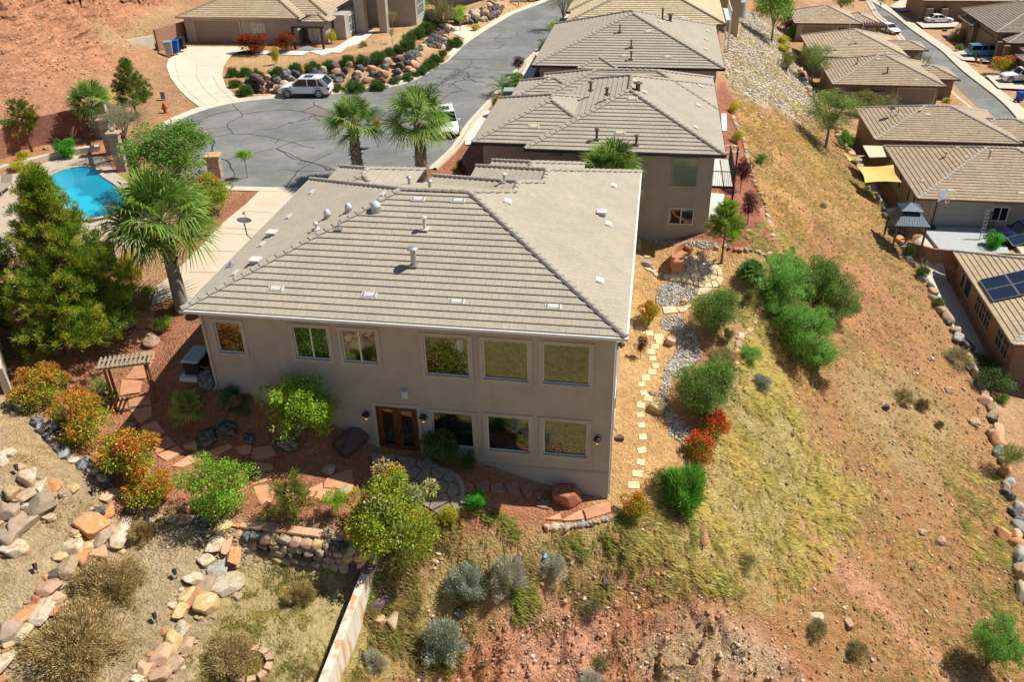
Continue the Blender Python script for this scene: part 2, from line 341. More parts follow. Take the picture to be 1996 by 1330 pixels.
# ------------------------------------------------------------------ ground colours by zone
def px(l, z=None): return [tuple((at(u, v) if z is None else atz(u, v, z))[:2]) for u, v in l]
ZONES = [  # polygon, colour, blend width, grassiness
 (HILL, (.51,.26,.155), 1.5, 0),
 (px([(0,120),(60,110),(160,170),(240,200),(200,240),(60,225),(0,250)]), (.47,.24,.15), 1.5, .05),
 (px([(330,20),(360,0),(250,70),(200,75),(230,95),(300,80)]), (.50,.36,.20), 1.2, .5),
 (SLOPE, (.44,.225,.10), 1.0, .5),
 (px([(700,1330),(760,1130),(900,1040),(1180,1020),(1240,1000),(1330,1000),(1500,1130),(1420,1160),(1300,1120),(1190,1130),(1000,1210),(850,1400)]), (.43,.30,.13), 1.4, .8),
 (px([(1350,960),(1430,740),(1470,560),(1520,520),(1560,560),(1500,700),(1560,850),(1690,960),(1600,1060),(1540,1130),(1440,1150),(1340,1110),(1230,1050),(1260,1000)]), (.47,.385,.14), 1.6, 1),
 (px([(1440,190),(1412,140),(1412,40),(1440,15),(1500,30),(1560,130),(1610,225),(1570,250),(1520,215)]), (.50,.43,.33), .8, 0),
 (px([(1425,200),(1500,225),(1580,260),(1640,330),(1700,440),(1600,460),(1530,450),(1480,380),(1450,270)]), (.52,.30,.12), 1.0, .35),
 ([(-16,0),(14,0),(12,21),(2,23),(-14,21)], (.40,.38,.11), 1.5, 1),
 (CLIFF, (.50,.22,.12), .9, .08),
 (px([(1540,1010),(1570,1005),(1640,1080),(1720,1160),(1800,1240),(1880,1330),(1890,1400),(1850,1340),(1770,1260),(1690,1180),(1610,1100)]), (.60,.33,.20), .35, 0),
 (px([(1560,420),(1640,450),(1740,580),(1800,700),(1740,720),(1660,620),(1600,520)]), (.47,.235,.125), 1.3, .15),
 (px([(1650,680),(1750,720),(1850,800),(1900,900),(1820,960),(1700,880),(1640,760)]), (.46,.30,.15), 1.5, .7),
 (px([(1000,1180),(1120,1150),(1200,1200),(1180,1330),(1000,1330)]), (.56,.30,.20), .9, .05),
 (px([(1270,1230),(1330,1200),(1400,1190),(1440,1210),(1530,1280),(1560,1340),(1300,1340),(1240,1290)]), (.50,.37,.24), .9, .1),
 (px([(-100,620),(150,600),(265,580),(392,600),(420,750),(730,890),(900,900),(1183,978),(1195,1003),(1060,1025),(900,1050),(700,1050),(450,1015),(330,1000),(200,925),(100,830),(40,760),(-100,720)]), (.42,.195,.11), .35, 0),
 (px([(0,770),(60,790),(150,890),(240,960),(340,1010),(450,1020),(720,1060),(700,1130),(600,1400),(-200,1400),(-200,780)]), (.47,.37,.24), .5, .35),
 (px([(460,1100),(700,1110),(640,1330),(600,1400),(380,1400),(400,1250)]), (.46,.38,.19), .3, .8),
 (px([(0,790),(60,800),(150,900),(60,960),(0,900)]), (.46,.34,.20), .4, .4),
 (px([(1150,980),(1240,1000),(1290,960),(1330,890),(1310,750),(1350,650),(1400,600),(1450,560),(1470,500),(1400,466),(1230,440),(1200,440)]), (.58,.37,.165), .3, 0),
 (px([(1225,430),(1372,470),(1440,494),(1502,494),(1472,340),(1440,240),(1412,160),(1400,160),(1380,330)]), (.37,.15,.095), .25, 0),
 ([(-46,84),(-40,96),(-20,98),(-14,120),(-6,150),(-10,160),(-30,130),(-50,112)], (.56,.38,.20), .6, 0),
 (px([(460,150),(560,130),(640,112),(740,100),(840,70),(870,40),(860,0),(740,0),(660,90),(470,105),(440,120),(440,150),(470,190),(600,180),(800,150),(900,80),(865,50),(800,110),(700,150)]), (.56,.38,.20), .5, 0),
 ([(-17.5,51.5),(-9.5,51.5),(-9.5,75),(-9,110),(-14,112),(-15.5,75)], (.40,.17,.11), .3, 0),
 (px([(20,300),(130,255),(230,240),(240,300),(190,310),(130,300),(80,325),(0,335)]), (.50,.25,.14), .3, 0),
 (px([(370,480),(440,400),(480,368),(512,372),(430,480),(400,520)]), (.40,.18,.11), .3, 0),
 ([(24,50),(24,130),(32,175),(22,200),(40,210),(60,150),(90,150),(90,40),(26,40)], (.52,.33,.19), 1.5, 0),
]
def build_ground():
    print("zones")
    rk = np.zeros(HZT.shape)
    for poly, v_, w in ((HILL, 1, 2.0), (CLIFF, 1, 1.2)):
        s = near(poly, w); d = sdist(MX[s], MY[s], poly); rk[s] = np.maximum(rk[s], v_ * smooth(-d / w))
    base = np.empty(HZT.shape + (3,)); base[:] = (.45, .27, .15); gr = np.zeros(HZT.shape)
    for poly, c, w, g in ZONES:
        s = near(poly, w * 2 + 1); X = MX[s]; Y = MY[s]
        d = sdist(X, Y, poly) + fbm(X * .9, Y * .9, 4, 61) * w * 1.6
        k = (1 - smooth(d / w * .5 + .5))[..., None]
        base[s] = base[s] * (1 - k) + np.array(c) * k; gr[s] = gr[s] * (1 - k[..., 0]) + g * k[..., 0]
    ny, nx = HZT.shape
    V = np.c_[MX.ravel(), MY.ravel(), HZT.ravel()]
    i = np.arange(nx - 1)[None, :] + nx * np.arange(ny - 1)[:, None]; i = i.ravel()
    Fq = np.c_[i, i + 1, i + nx + 1, i + nx]
    t = NT("ground_soil"); a = t.add("ShaderNodeAttribute", _attribute_name="Col"); gA = t.add("ShaderNodeAttribute", _attribute_name="grassy")
    o = t.coords(); n1 = t.noise(o, .35, 6, .65); n2 = t.noise(o, 3.0, 6, .7); n3 = t.noise(o, 16, 4, .7)
    c = t.mix(1.0, a.outputs["Color"], t.ramp(n1, [(.3, (.80,.78,.76)), (.7, (1.16,1.14,1.12))]), 'MULTIPLY')
    c = t.mix(1.0, c, t.ramp(n2, [(.32, (.78,.75,.71)), (.68, (1.32,1.30,1.26))]), 'MULTIPLY')
    c = t.mix(1.0, c, t.ramp(n3, [(.3, (.74,.71,.67)), (.7, (1.36,1.34,1.32))]), 'MULTIPLY')
    vo = t.add("ShaderNodeTexVoronoi", Scale=9.0); t.link(o, vo.inputs["Vector"])
    peb = t.ramp(vo.outputs["Color"], [(.0, (.55,.5,.48)), (.5, (1,1,1)), (.86, (1.05,1.04,1.0)), (1, (1.55,1.5,1.4))])
    pm = t.ramp(vo.outputs["Distance"], [(.25, (1,1,1)), (.5, (0,0,0))])
    c = t.mix(t.mix(1.0, pm, (.55,.55,.55), 'MULTIPLY'), c, t.mix(1.0, c, peb, 'MULTIPLY'))
    gn = t.ramp(t.noise(o, 1.6, 7, .75), [(.42, (0,0,0)), (.62, (1,1,1))])
    gc = t.ramp(n2, [(.35, (.24,.21,.08)), (.5, (.44,.35,.15)), (.7, (.55,.45,.20))])
    gf = t.add("ShaderNodeMath", _operation='MULTIPLY'); t.link(gn, gf.inputs[0]); t.link(gA.outputs["Fac"], gf.inputs[1])
    c = t.mix(gf.outputs[0], c, gc); t.base(c)
    hh = t.add("ShaderNodeMath", _operation='ADD'); t.link(n3, hh.inputs[0]); t.link(vo.outputs["Distance"], hh.inputs[1]); h2_ = t.add('ShaderNodeMath', _operation='MULTIPLY_ADD'); t.link(n2, h2_.inputs[0]); h2_.inputs[1].default_value = 3.0; t.link(hh.outputs[0], h2_.inputs[2]); b1 = t.bump(h2_.outputs[0], .9, .10)
    rA = t.add("ShaderNodeAttribute", _attribute_name="rocky"); mpp = t.add("ShaderNodeMapping", Rotation=(0, 0, .98), Scale=(.9, .28, 1.6)); t.link(o, mpp.inputs[0])
    nr = t.add("ShaderNodeTexNoise", Scale=1.0, Detail=9.0, Roughness=.72); nr.noise_type = 'RIDGED_MULTIFRACTAL'; t.link(mpp.outputs[0], nr.inputs["Vector"])
    b2 = t.add("ShaderNodeBump", Strength=1.0, Distance=.8); mm = t.add("ShaderNodeMath", _operation='MULTIPLY'); t.link(nr.outputs[0], mm.inputs[0]); t.link(rA.outputs["Fac"], mm.inputs[1]); t.link(mm.outputs[0], b2.inputs["Height"]); t.link(b1.outputs[0], b2.inputs["Normal"]); t.link(b2.outputs[0], t.b.inputs["Normal"])
    n5 = t.noise(mpp.outputs[0], 2.5, 6, .7); rc = t.mix(1.0, c, t.ramp(n5, [(.3, (.66,.56,.50)), (.5, (1,1,1)), (.72, (1.25,1.22,1.15))]), 'MULTIPLY'); t.base(t.mix(rA.outputs["Fac"], c, rc))
    me = fast_mesh("ground", V, Fq, t.m, base.reshape(-1, 3), smooth=True)
    at_ = me.attributes.new("grassy", 'FLOAT', 'POINT'); at_.data.foreach_set("value", gr.ravel().astype(np.float32))
    at_ = me.attributes.new("rocky", 'FLOAT', 'POINT'); at_.data.foreach_set("value", rk.ravel().astype(np.float32))
    o = link("ground", me); structure(o); o["label"] = "red desert soil, rocky hillside and dry slopes"
    return gr
GRASSY = build_ground()
def G(x, y):
    i = np.clip(np.searchsorted(GX, x) - 1, 0, len(GX) - 1); j = np.clip(np.searchsorted(GY, y) - 1, 0, len(GY) - 1); return GRASSY[j, i]

# ------------------------------------------------------------------ sheets and ribbons laid on the ground
def drape_mesh(name, poly, m, off=.03, step=.6, thick=0.0, z=None, hole=None):
    poly = [p[:2] for p in poly]; pts = []
    def ringpts(pl):
        out = []
        for i in range(len(pl)):
            a = np.array(pl[i]); b = np.array(pl[(i + 1) % len(pl)]); n = max(1, int(np.hypot(*(b - a)) / step))
            for k in range(n): out.append(tuple(a + (b - a) * k / n))
        return out
    ring = ringpts(poly); n = len(ring); X = [p[0] for p in ring]; Y = [p[1] for p in ring]
    gx, gy = np.meshgrid(np.arange(min(X), max(X), step), np.arange(min(Y), max(Y), step)); gx = gx.ravel(); gy = gy.ravel()
    k = sdist(gx, gy, poly) < -.3 * step
    rings = [ring]
    if hole: k &= sdist(gx, gy, hole) > .3 * step; rings.append(ringpts(hole))
    allp = []; ed = []
    for rg in rings:
        b = len(allp); allp += rg; ed += [(b + i, b + (i + 1) % len(rg)) for i in range(len(rg))]
    allp += list(zip(gx[k], gy[k]))
    v, e, f, *_ = delaunay_2d_cdt([Vector(p) for p in allp], ed, [], 1 if not hole else 0, 1e-5)
    va = np.array([(p.x, p.y) for p in v]); f = [tuple(q) for q in f]
    if hole:
        cxy = np.array([va[list(q)].mean(0) for q in f]); kk = (sdist(cxy[:, 0], cxy[:, 1], poly) < 0) & (sdist(cxy[:, 0], cxy[:, 1], hole) > 0); f = [q for q, w in zip(f, kk) if w]
    zz = (H(va[:, 0], va[:, 1]) if z is None else np.full(len(va), float(z))) + off
    vs = [(a[0], a[1], h) for a, h in zip(va, zz)]; nv = len(vs); fs = []
    for q in f:
        a, b, c = va[q[0]], va[q[1]], va[q[2]]
        fs.append(q if (b[0]-a[0])*(c[1]-a[1]) - (b[1]-a[1])*(c[0]-a[0]) > 0 else q[::-1])
    if thick:
        cnt = {}
        for q in fs:
            for i in range(len(q)): ee = (q[i], q[(i+1) % len(q)]); cnt[ee] = 1
        vs += [(a, b, c - thick) for a, b, c in vs]
        fs += [(ee[1], ee[0], ee[0] + nv, ee[1] + nv) for ee in cnt if (ee[1], ee[0]) not in cnt]
    me = bpy.data.meshes.new(name); me.from_pydata(vs, [], fs); me.materials.append(m); me.update(); return me
def sheet(name, poly, m, label, off=.03, step=.6, thick=0.0, z=None, hole=None, kind='structure', cat=None, parent=None):
    o = link(name, drape_mesh(name, poly, m, off, step, thick, z, hole), parent)
    if kind: o["kind"] = kind
    if label: o["label"] = label
    if cat: o["category"] = cat
    return o
def resample(pts, step):
    out = []
    for i in range(len(pts) - 1):
        a = np.array(pts[i][:2], float); b = np.array(pts[i + 1][:2], float); n = max(1, int(np.hypot(*(b - a)) / step))
        for k in range(n): out.append(a + (b - a) * k / n)
    out.append(np.array(pts[-1][:2], float)); return np.array(out)
def smoothline(pts, step=.5, it=2):
    p = resample(pts, step)
    for _ in range(it * 3):
        q = p.copy(); q[1:-1] = (p[:-2] + 2 * p[1:-1] + p[2:]) / 4; p = q
    return p
def ribbon(mb, pts, prof, z=None, step=.5, closed=False, sm=2):
    """sweep a profile [(side offset, height)] along a ground line; positive side = left of travel"""
    p = smoothline(pts, step, sm); d = np.gradient(p, axis=0); d /= np.hypot(d[:, 0], d[:, 1])[:, None] + 1e-9; nrm = np.c_[-d[:, 1], d[:, 0]]
    vs = []; k = len(prof)
    for i in range(len(p)):
        h0 = H(p[i, 0], p[i, 1]) if z is None else z
        for o, h in prof:
            q = p[i] + nrm[i] * o; vs.append((q[0], q[1], (h0 if z is not None else max(float(H(q[0], q[1])), h0 - .05)) + h))
    fs = [(i * k + j, (i + 1) * k + j, (i + 1) * k + j + 1, i * k + j + 1) for i in range(len(p) - 1) for j in range(k - 1)]
    fs = [f[::-1] for f in fs]
    mb.add(vs, fs)
# ------------------------------------------------------------------ building materials
def tile_mat(name, ca, cb, cw=.33):
    t = NT(name); uv = t.add("ShaderNodeUVMap").outputs[0]
    mp = t.add("ShaderNodeMapping"); t.link(uv, mp.inputs[0])
    b = t.add("ShaderNodeTexBrick", Scale=1.0); b.offset = .5; b.inputs["Brick Width"].default_value = cw; b.inputs["Row Height"].default_value = 1.0
    b.inputs["Mortar Size"].default_value = .008; b.inputs["Mortar Smooth"].default_value = .0; b.inputs["Bias"].default_value = 0.0
    b.inputs["Color1"].default_value = (*ca, 1); b.inputs["Color2"].default_value = (*cb, 1); b.inputs["Mortar"].default_value = (*[x * .68 for x in ca], 1); t.link(mp.outputs[0], b.inputs[0])
    o = t.coords(); n1 = t.noise(o, .6, 4); n2 = t.noise(o, 9, 5, .75)
    st = t.add("ShaderNodeMapping"); st.inputs["Scale"].default_value = (14, 1.2, 1); t.link(uv, st.inputs[0]); n3 = t.noise(st.outputs[0], 1.0, 4, .7)
    c = t.mix(1, b.outputs[0], t.ramp(n1, [(.35, (.93,.93,.93)), (.65, (1.05,1.04,1.03))]), 'MULTIPLY')
    c = t.mix(1, c, t.ramp(n3, [(.3, (.90,.885,.87)), (.7, (1.08,1.08,1.08))]), 'MULTIPLY')
    c = t.mix(1, c, t.ramp(n2, [(.3, (.86,.86,.86)), (.7, (1.1,1.1,1.1))]), 'MULTIPLY')
    t.base(c); t.bump(n2, .25, .01); return t.m
M_TILE = tile_mat("roof_tile_taupe", (.41,.365,.285), (.435,.39,.305))
M_TILE2 = tile_mat("roof_tile_grey", (.39,.35,.28), (.42,.378,.30))
M_TILE3 = tile_mat("roof_tile_cream", (.52,.42,.27), (.60,.50,.33))
M_TILE4 = tile_mat("roof_tile_brown", (.38,.295,.205), (.46,.36,.255))
M_TILE5 = tile_mat("roof_tile_dark", (.25,.20,.165), (.33,.275,.22))
M_TILE6 = tile_mat("roof_tile_sand", (.44,.34,.22), (.52,.42,.29))
M_CAP = mat("ridge_cap_taupe", (.38,.335,.27), .85, var=.18, scale=6)
M_CAPD = mat("ridge_cap_brown", (.30,.235,.175), .85, var=.18, scale=6)
M_CAPC = mat("ridge_cap_grey", (.42,.39,.33), .85, var=.18, scale=6)
def stucco(name, c):
    t = NT(name); o = t.coords(); f = t.noise(o, .8, 5); g = t.noise(o, 25, 4, .8)
    r = t.mix(1, t.ramp(f, [(.3, tuple(x*.90 for x in c)), (.7, tuple(x*1.08 for x in c))]), t.ramp(g, [(.3, (.9,.9,.9)), (.7, (1.08,1.08,1.08))]), 'MULTIPLY'); mpz = t.add('ShaderNodeMapping', Scale=(2.2, 2.2, .12)); t.link(o, mpz.inputs[0]); st = t.noise(mpz.outputs[0], 1.5, 5, .7); r = t.mix(1, r, t.ramp(st, [(.3, (.94,.935,.925)), (.55, (1.01,1.01,1.01))]), 'MULTIPLY'); t.base(r); t.bump(g, .6, .012); return t.m
M_STUC = stucco("stucco_taupe", (.43,.385,.335)); M_STUCD = stucco("stucco_band", (.39,.35,.30)); M_STUC2 = stucco("stucco_brown", (.41,.355,.295)); M_STUC3 = stucco("stucco_tan", (.46,.35,.22))
M_STUC4 = stucco("stucco_orange_brown", (.29,.195,.125)); M_STUC5 = stucco("stucco_grey", (.36,.33,.29))
M_TRIM = stucco("stucco_trim", (.47,.42,.365)); M_TRIML = stucco("trim_light", (.52,.45,.36))
M_WHITE = mat("white_metal", (.72,.72,.70), .5, .4, var=.05); M_WHITED = mat("vinyl_white", (.66,.66,.66), .45, .4, var=.04)
M_DARKF = mat("fascia_dark", (.045,.045,.055), .6, .3, var=.1); M_BROWNF = mat("fascia_brown", (.16,.11,.08), .7, var=.1)
M_CONC = mat("concrete_pale", (.56,.50,.41), .9, var=.10, scale=1.2, bump=.25, bscale=14)
M_CONCW = mat("concrete_white", (.60,.58,.53), .9, var=.08, scale=1.2)
M_BLACK = mat("black_metal", (.015,.015,.018), .5, .4, var=0); M_GALV = mat("galvanised_metal", (.42,.42,.42), .45, .5, .6, var=.12, scale=8)
def glass(name, ior=2.0, c=(.008,.01,.01), rough=.02):
    t = NT(name); t.base(c); t.b.inputs["Roughness"].default_value = rough; t.b.inputs["IOR"].default_value = ior; t.b.inputs["Specular IOR Level"].default_value = .5
    return t.m
M_GLASS = glass("window_glass", 2.25); M_GLASS2 = glass("window_glass_pale", 2.1, (.16,.20,.19), .08); M_CARGLASS = glass("car_glass", 1.5, (.01,.012,.014), .03)
M_DOORW = mat("door_timber", (.13,.045,.018), .5, .4, var=.4, scale=9)
M_GARAGE = mat("garage_door_paint", (.30,.25,.19), .6, var=.05)
M_GARAGE2 = mat("garage_door_grey", (.34,.32,.29), .6, var=.05)
def plane_hit(u, v, n, d):
    r_ = ray(u, v); n = np.array(n, float); t = (d - n @ CAM) / (n @ r_); return CAM + r_ * t
def clip(poly, ax, val, keep_greater):
    out = []; n = len(poly)
    for i in range(n):
        a = poly[i]; b = poly[(i + 1) % n]; da = a[ax] - val; db = b[ax] - val
        if not keep_greater: da, db = -da, -db
        if da >= 0: out.append(a)
        if (da > 0 and db < 0) or (da < 0 and db > 0):
            t = da / (da - db); out.append(tuple(a[k] + (b[k] - a[k]) * t for k in range(2)))
    return out
CW, TH = .392, .052
def facet(mb, poly):
    """lay overlapping tile courses over a planar roof polygon; its first two points are the eave"""
    p = [Vector(q) for q in poly]; e = (p[1] - p[0]).normalized(); nrm = Vector((0, 0, 0))
    for i in range(len(p)): nrm += p[i].cross(p[(i + 1) % len(p)])
    nrm.normalize()
    if nrm.z < 0: nrm = -nrm
    s = nrm.cross(e)
    if s.z < 0: s = -s
    o = p[0]; q2 = [((q - o).dot(e), (q - o).dot(s)) for q in p]; smax = max(q[1] for q in q2); u0 = o.dot(e)
    k = 0
    while k * CW < smax - .02:
        a, b = k * CW, min((k + 1) * CW, smax)
        c = clip(clip(q2, 1, a, True), 1, b, False)
        if len(c) >= 3:
            vs = []; uv = []
            for x, y in c:
                h = TH * (1 - (y - a) / CW); vs.append(tuple(o + e * x + s * y + nrm * h)); uv.append((x + u0, k + (y - a) / CW * .98 + .01))
            nn = Vector((0, 0, 0))
            for i in range(len(vs)): nn += Vector(vs[i]).cross(Vector(vs[(i + 1) % len(vs)]))
            idx = list(range(len(vs)))
            if nn.dot(nrm) < 0: idx = idx[::-1]
            mb.add(vs, [tuple(idx)]); mb.uv.append([uv[i] for i in idx])
            lo = sorted([x for x, y in c if abs(y - a) < 1e-6])
            if len(lo) >= 2:
                x0, x1 = lo[0], lo[-1]; w = []
                for x, h in ((x0, TH), (x1, TH), (x1, -.03), (x0, -.03)): w.append(tuple(o + e * x + s * a + nrm * h))
                mb.add(w, [(0, 1, 2, 3)]); mb.uv.append([(x0 + u0, k + .02), (x1 + u0, k + .02), (x1 + u0, k + .01), (x0 + u0, k + .01)])
        k += 1
def capline(mb, a, b, w=.15, h=.075):
    a = Vector(a); b = Vector(b)
    if b.z < a.z: a, b = b, a                       # run uphill so that each cap laps the one below
    L = (b - a).length; n = max(1, round(L / .42)); d = (b - a) / L; r = d.cross(Vector((0, 0, 1))).normalized(); u = r.cross(d)
    for i in range(n):
        p0 = a + d * (L * i / n - .02); p1 = a + d * (L * (i + 1) / n + .02)
        vs = []
        for p, up in ((p0, .075), (p1, .03)):
            for x, z in ((-w, -.02), (-w * .55, h * .75), (0, h), (w * .55, h * .75), (w, -.02)): vs.append(tuple(p + r * x + u * (z + up)))
        mb.add(vs, [(0, 1, 6, 5), (1, 2, 7, 6), (2, 3, 8, 7), (3, 4, 9, 8), (4, 3, 2, 1, 0), (5, 6, 7, 8, 9)])
def hip(tm, cm, x0, y0, x1, y1, z, p=.35, gable=""):
    W, D = x1 - x0, y1 - y0; h = min(W, D) / 2; zr = z + h * p
    if W <= D: A, B = ((x0 + x1) / 2, y0 + h), ((x0 + x1) / 2, y1 - h)
    else: A, B = (x0 + h, (y0 + y1) / 2), (x1 - h, (y0 + y1) / 2)
    a = (*A, zr); b = (*B, zr); c = [(x0, y0, z), (x1, y0, z), (x1, y1, z), (x0, y1, z)]
    if W <= D: fs = [[c[0], c[1], a], [c[1], c[2], b, a], [c[2], c[3], b], [c[3], c[0], a, b]]; hp = [(c[0], a), (c[1], a), (c[2], b), (c[3], b)]
    else: fs = [[c[0], c[1], b, a], [c[1], c[2], b], [c[2], c[3], a, b], [c[3], c[0], a]]; hp = [(c[0], a), (c[3], a), (c[1], b), (c[2], b)]
    for f in fs: facet(tm, f)
    for q in hp: capline(cm, *q)
    if (Vector(a) - Vector(b)).length > .3: capline(cm, a, b)
    return a, b
def wall_holes(mb, ox, oy, ux, uy, L, z0, z1, holes, dep=.13, zf=None):
    """a wall face from (ox, oy) along (ux, uy); holes [(s0, s1, za, zb)] get reveals going inwards (to the left of travel)"""
    nx, ny = -uy, ux
    ss = sorted({0, L, *[h[0] for h in holes], *[h[1] for h in holes]}); zs = sorted({z0, z1, *[h[2] for h in holes], *[h[3] for h in holes]})
    pt = lambda s, z, d=0: (ox + ux * s + nx * d, oy + uy * s + ny * d, z)
    for i in range(len(ss) - 1):
        for j in range(len(zs) - 1):
            sm, zm = (ss[i] + ss[i+1]) / 2, (zs[j] + zs[j+1]) / 2
            if any(h[0] < sm < h[1] and h[2] < zm < h[3] for h in holes): continue
            mb.add([pt(ss[i], zs[j]), pt(ss[i+1], zs[j]), pt(ss[i+1], zs[j+1]), pt(ss[i], zs[j+1])], [(0, 1, 2, 3)])
    for a, b, c, d in holes:
        q = [(a, c), (b, c), (b, d), (a, d)]
        for i in range(4):
            s0_, z0_ = q[i]; s1_, z1_ = q[(i+1) % 4]; mb.add([pt(s0_, z0_), pt(s0_, z0_, dep), pt(s1_, z1_, dep), pt(s1_, z1_)], [(0, 1, 2, 3)])
def window(parent, x0, z0, x1, z1, y, kind='fixed', axis_='y', face=-1, trim=True, gm=None, fm=None, tm=None, proud=.04, muntins=0):
    """x0..x1 along the wall, y = wall plane; face -1 looks towards smaller coordinate"""
    gm = gm or M_GLASS; fm = fm or M_WHITED; tm = tm or M_TRIM
    def bx(mb, a, b, c, d, n0, n1):
        n0, n1 = sorted((y + face * n0, y + face * n1))
        if axis_ == 'y': mb.box(a, n0, c, b, n1, d)
        else: mb.box(n0, a, c, n1, b, d)
    f = MB(); w = .055
    bx(f, x0, x1, z0, z0 + w, -.02, proud + .02); bx(f, x0, x1, z1 - w, z1, -.02, proud + .02); bx(f, x0, x0 + w, z0 + w, z1 - w, -.02, proud + .02); bx(f, x1 - w, x1, z0 + w, z1 - w, -.02, proud + .02)
    if kind == 'slide': m_ = (x0 + x1) / 2; bx(f, m_ - .035, m_ + .035, z0 + w, z1 - w, -.02, proud + .015)
    for k in range(muntins): m_ = x0 + (x1 - x0) * (k + 1) / (muntins + 1); bx(f, m_ - .03, m_ + .03, z0 + w, z1 - w, -.02, proud + .012)
    if muntins: m_ = (z0 + z1) / 2; bx(f, x0 + w, x1 - w, m_ - .025, m_ + .025, -.02, proud + .010)
    o = P("window", f, fm, parent)
    g = MB(); bx(g, x0 + w - .01, x1 - w + .01, z0 + w - .01, z1 - w + .01, -.015, proud - .02); P("pane", g, gm, o)
    if trim:
        t = MB(); q = .13
        bx(t, x0 - q, x1 + q, z1 + .002, z1 + q, 0, .035); bx(t, x0 - q, x1 + q, z0 - q, z0 - .002, 0, .035); bx(t, x0 - q, x0 - .002, z0, z1, 0, .035); bx(t, x1 + .002, x1 + q, z0, z1, 0, .035)
        P("window_trim", t, tm, o)
    return o
def garage_door(parent, x0, z0, x1, z1, y, m, axis_='y', face=-1, tm=None):
    g = MB(); n = 4; f0, f1 = sorted((y + face * -.05, y + face * .05))
    for i in range(n):
        a, b = z0 + (z1 - z0) * i / n + .01, z0 + (z1 - z0) * (i + 1) / n - .01
        g.box(x0, f0, a, x1, f1, b) if axis_ == 'y' else g.box(f0, x0, a, f1, x1, b)
    f1b = sorted((y + face * -.05, y + face * .03)); g.box(x0, f1b[0], z0, x1, f1b[1], z1) if axis_ == 'y' else g.box(f1b[0], x0, z0, f1b[1], x1, z1)
    o = P("garage_door", g, m, parent)
    t = MB(); w = .14; n0, n1 = sorted((y, y + face * .09))
    for a, b, c, d in ((x0 - w, x0 - .003, z0, z1 + w), (x1 + .003, x1 + w, z0, z1 + w), (x0 - .003, x1 + .003, z1 + .003, z1 + w)):
        t.box(a, n0, c, b, n1, d) if axis_ == 'y' else t.box(n0, a, c, n1, b, d)
    P("door_frame", t, tm or M_TRIML, o); return o
def pipe_vent(parent, p, h=.55, r=.055, cap=True, m=None, flange=True, name="roof_vent"):
    m = m or M_GALV; mb = MB(); x, y, z = p
    if flange: mb.box(x - .17, y - .17, z + .03, x + .17, y + .17, z + .085)
    mb.lathe([(r, -.05), (r, h)], p, 12)
    if cap: mb.lathe([(r * 2.0, h - .04), (r * 2.1, h + .01), (r * 1.2, h + .07), (.01, h + .09)], p, 14)
    return P(name, mb, m, parent, False)
def flat_vent(parent, p, m, W=.42, D=.36, pitch=(0, .35), name="roof_vent", dark=False):
    """low tile vent lying on the slope; pitch = rise per metre in x and y"""
    mb = MB(); sx, sy = pitch; x, y, z = p
    def pt(a, b, h): return (x + a, y + b, z + a * sx + b * sy + h)
    def slab(a0, b0, a1, b1, h0, h1): mb.add([pt(a, b, h) for h in (h0, h1) for a, b in ((a0, b0), (a1, b0), (a1, b1), (a0, b1))], [(0, 3, 2, 1), (4, 5, 6, 7), (0, 1, 5, 4), (1, 2, 6, 5), (2, 3, 7, 6), (3, 0, 4, 7)])
    slab(-W / 2, -D / 2, W / 2, D / 2, .0, .075); 
    slab(-W / 2 + .05, -D / 2 + .04, W / 2 - .05, D / 2 - .04, .075, .098)
    o = P(name, mb, m, parent)
    if dark:
        k = MB(); mb2 = mb; mb = k
        for a in (-W / 2 + .09, W / 2 - .09):
            vs = [pt(a + da, b, .100) for da, b in ((-.03, -D/2+.03), (.03, -D/2+.03), (.03, D/2-.03), (-.03, D/2-.03))]; k.add(vs, [(0, 1, 2, 3)])
        P("vent_slot", k, M_DARKSLOT, o)
    return o
M_DARKSLOT = mat("vent_slot_grey", (.22,.22,.21), .8, var=0)
M_VENTW = mat("vent_white", (.60,.59,.54), .6, var=.06); M_VENTT = mat("vent_tan", (.58,.49,.35), .7, var=.06); M_VENTB = mat("vent_brown", (.14,.10,.07), .7, var=.1)
def simple_house(name, label, blocks, walls, roofm, capm, wallm, fm, ground, z, cat="house", inset=.55, pitch=.35):
    """blocks [(x0,y0,x1,y1,dz)] roofed; each carries walls down to the ground"""
    c = blocks[0]; t = T(name, label, cat, ((c[0]+c[2])/2, (c[1]+c[3])/2, ground)); off = t.location[:]
    tm = MB(off); tm.uv = []; cm = MB(off); wm = MB(off); fmb = MB(off); i = 0
    for b in blocks:
        x0, y0, x1, y1, dz = b[:5]; i += 1
        hip(tm, cm, x0, y0, x1, y1, z + dz, pitch)
        fmb.box(x0 + .03, y0 + .03, z + dz - .19, x1 - .03, y1 - .03, z + dz - .015)
        fmb.box(x0 - .07, y0 - .07, z + dz - .15, x1 + .07, y0 + .028, z + dz - .0); fmb.box(x0 - .07, y0 + .03, z + dz - .15, x0 + .028, y1, z + dz - .0); fmb.box(x1 - .028, y0 + .03, z + dz - .15, x1 + .07, y1, z + dz - .0)
        k = inset + .004 * i; wm.box(x0 + k, y0 + k, ground - 3.5, x1 - k, y1 - k, z + dz - .18)
    for w in walls: wm.box(*w)
    me = tm.mesh("roof", roofm); r = link("roof", me, t); P("ridge_cap", cm, capm, r); P("wall", wm, wallm, t); P("gutter", fmb, fm, t)
    return t, off
def rel(fn, t, *a, **k):
    """run a part builder in world coordinates under a thing that stands elsewhere"""
    before = set(o.name for o in t.children_recursive) if False else None
    o = fn(t, *a, **k); o.location = (-t.location[0], -t.location[1], -t.location[2]); return o

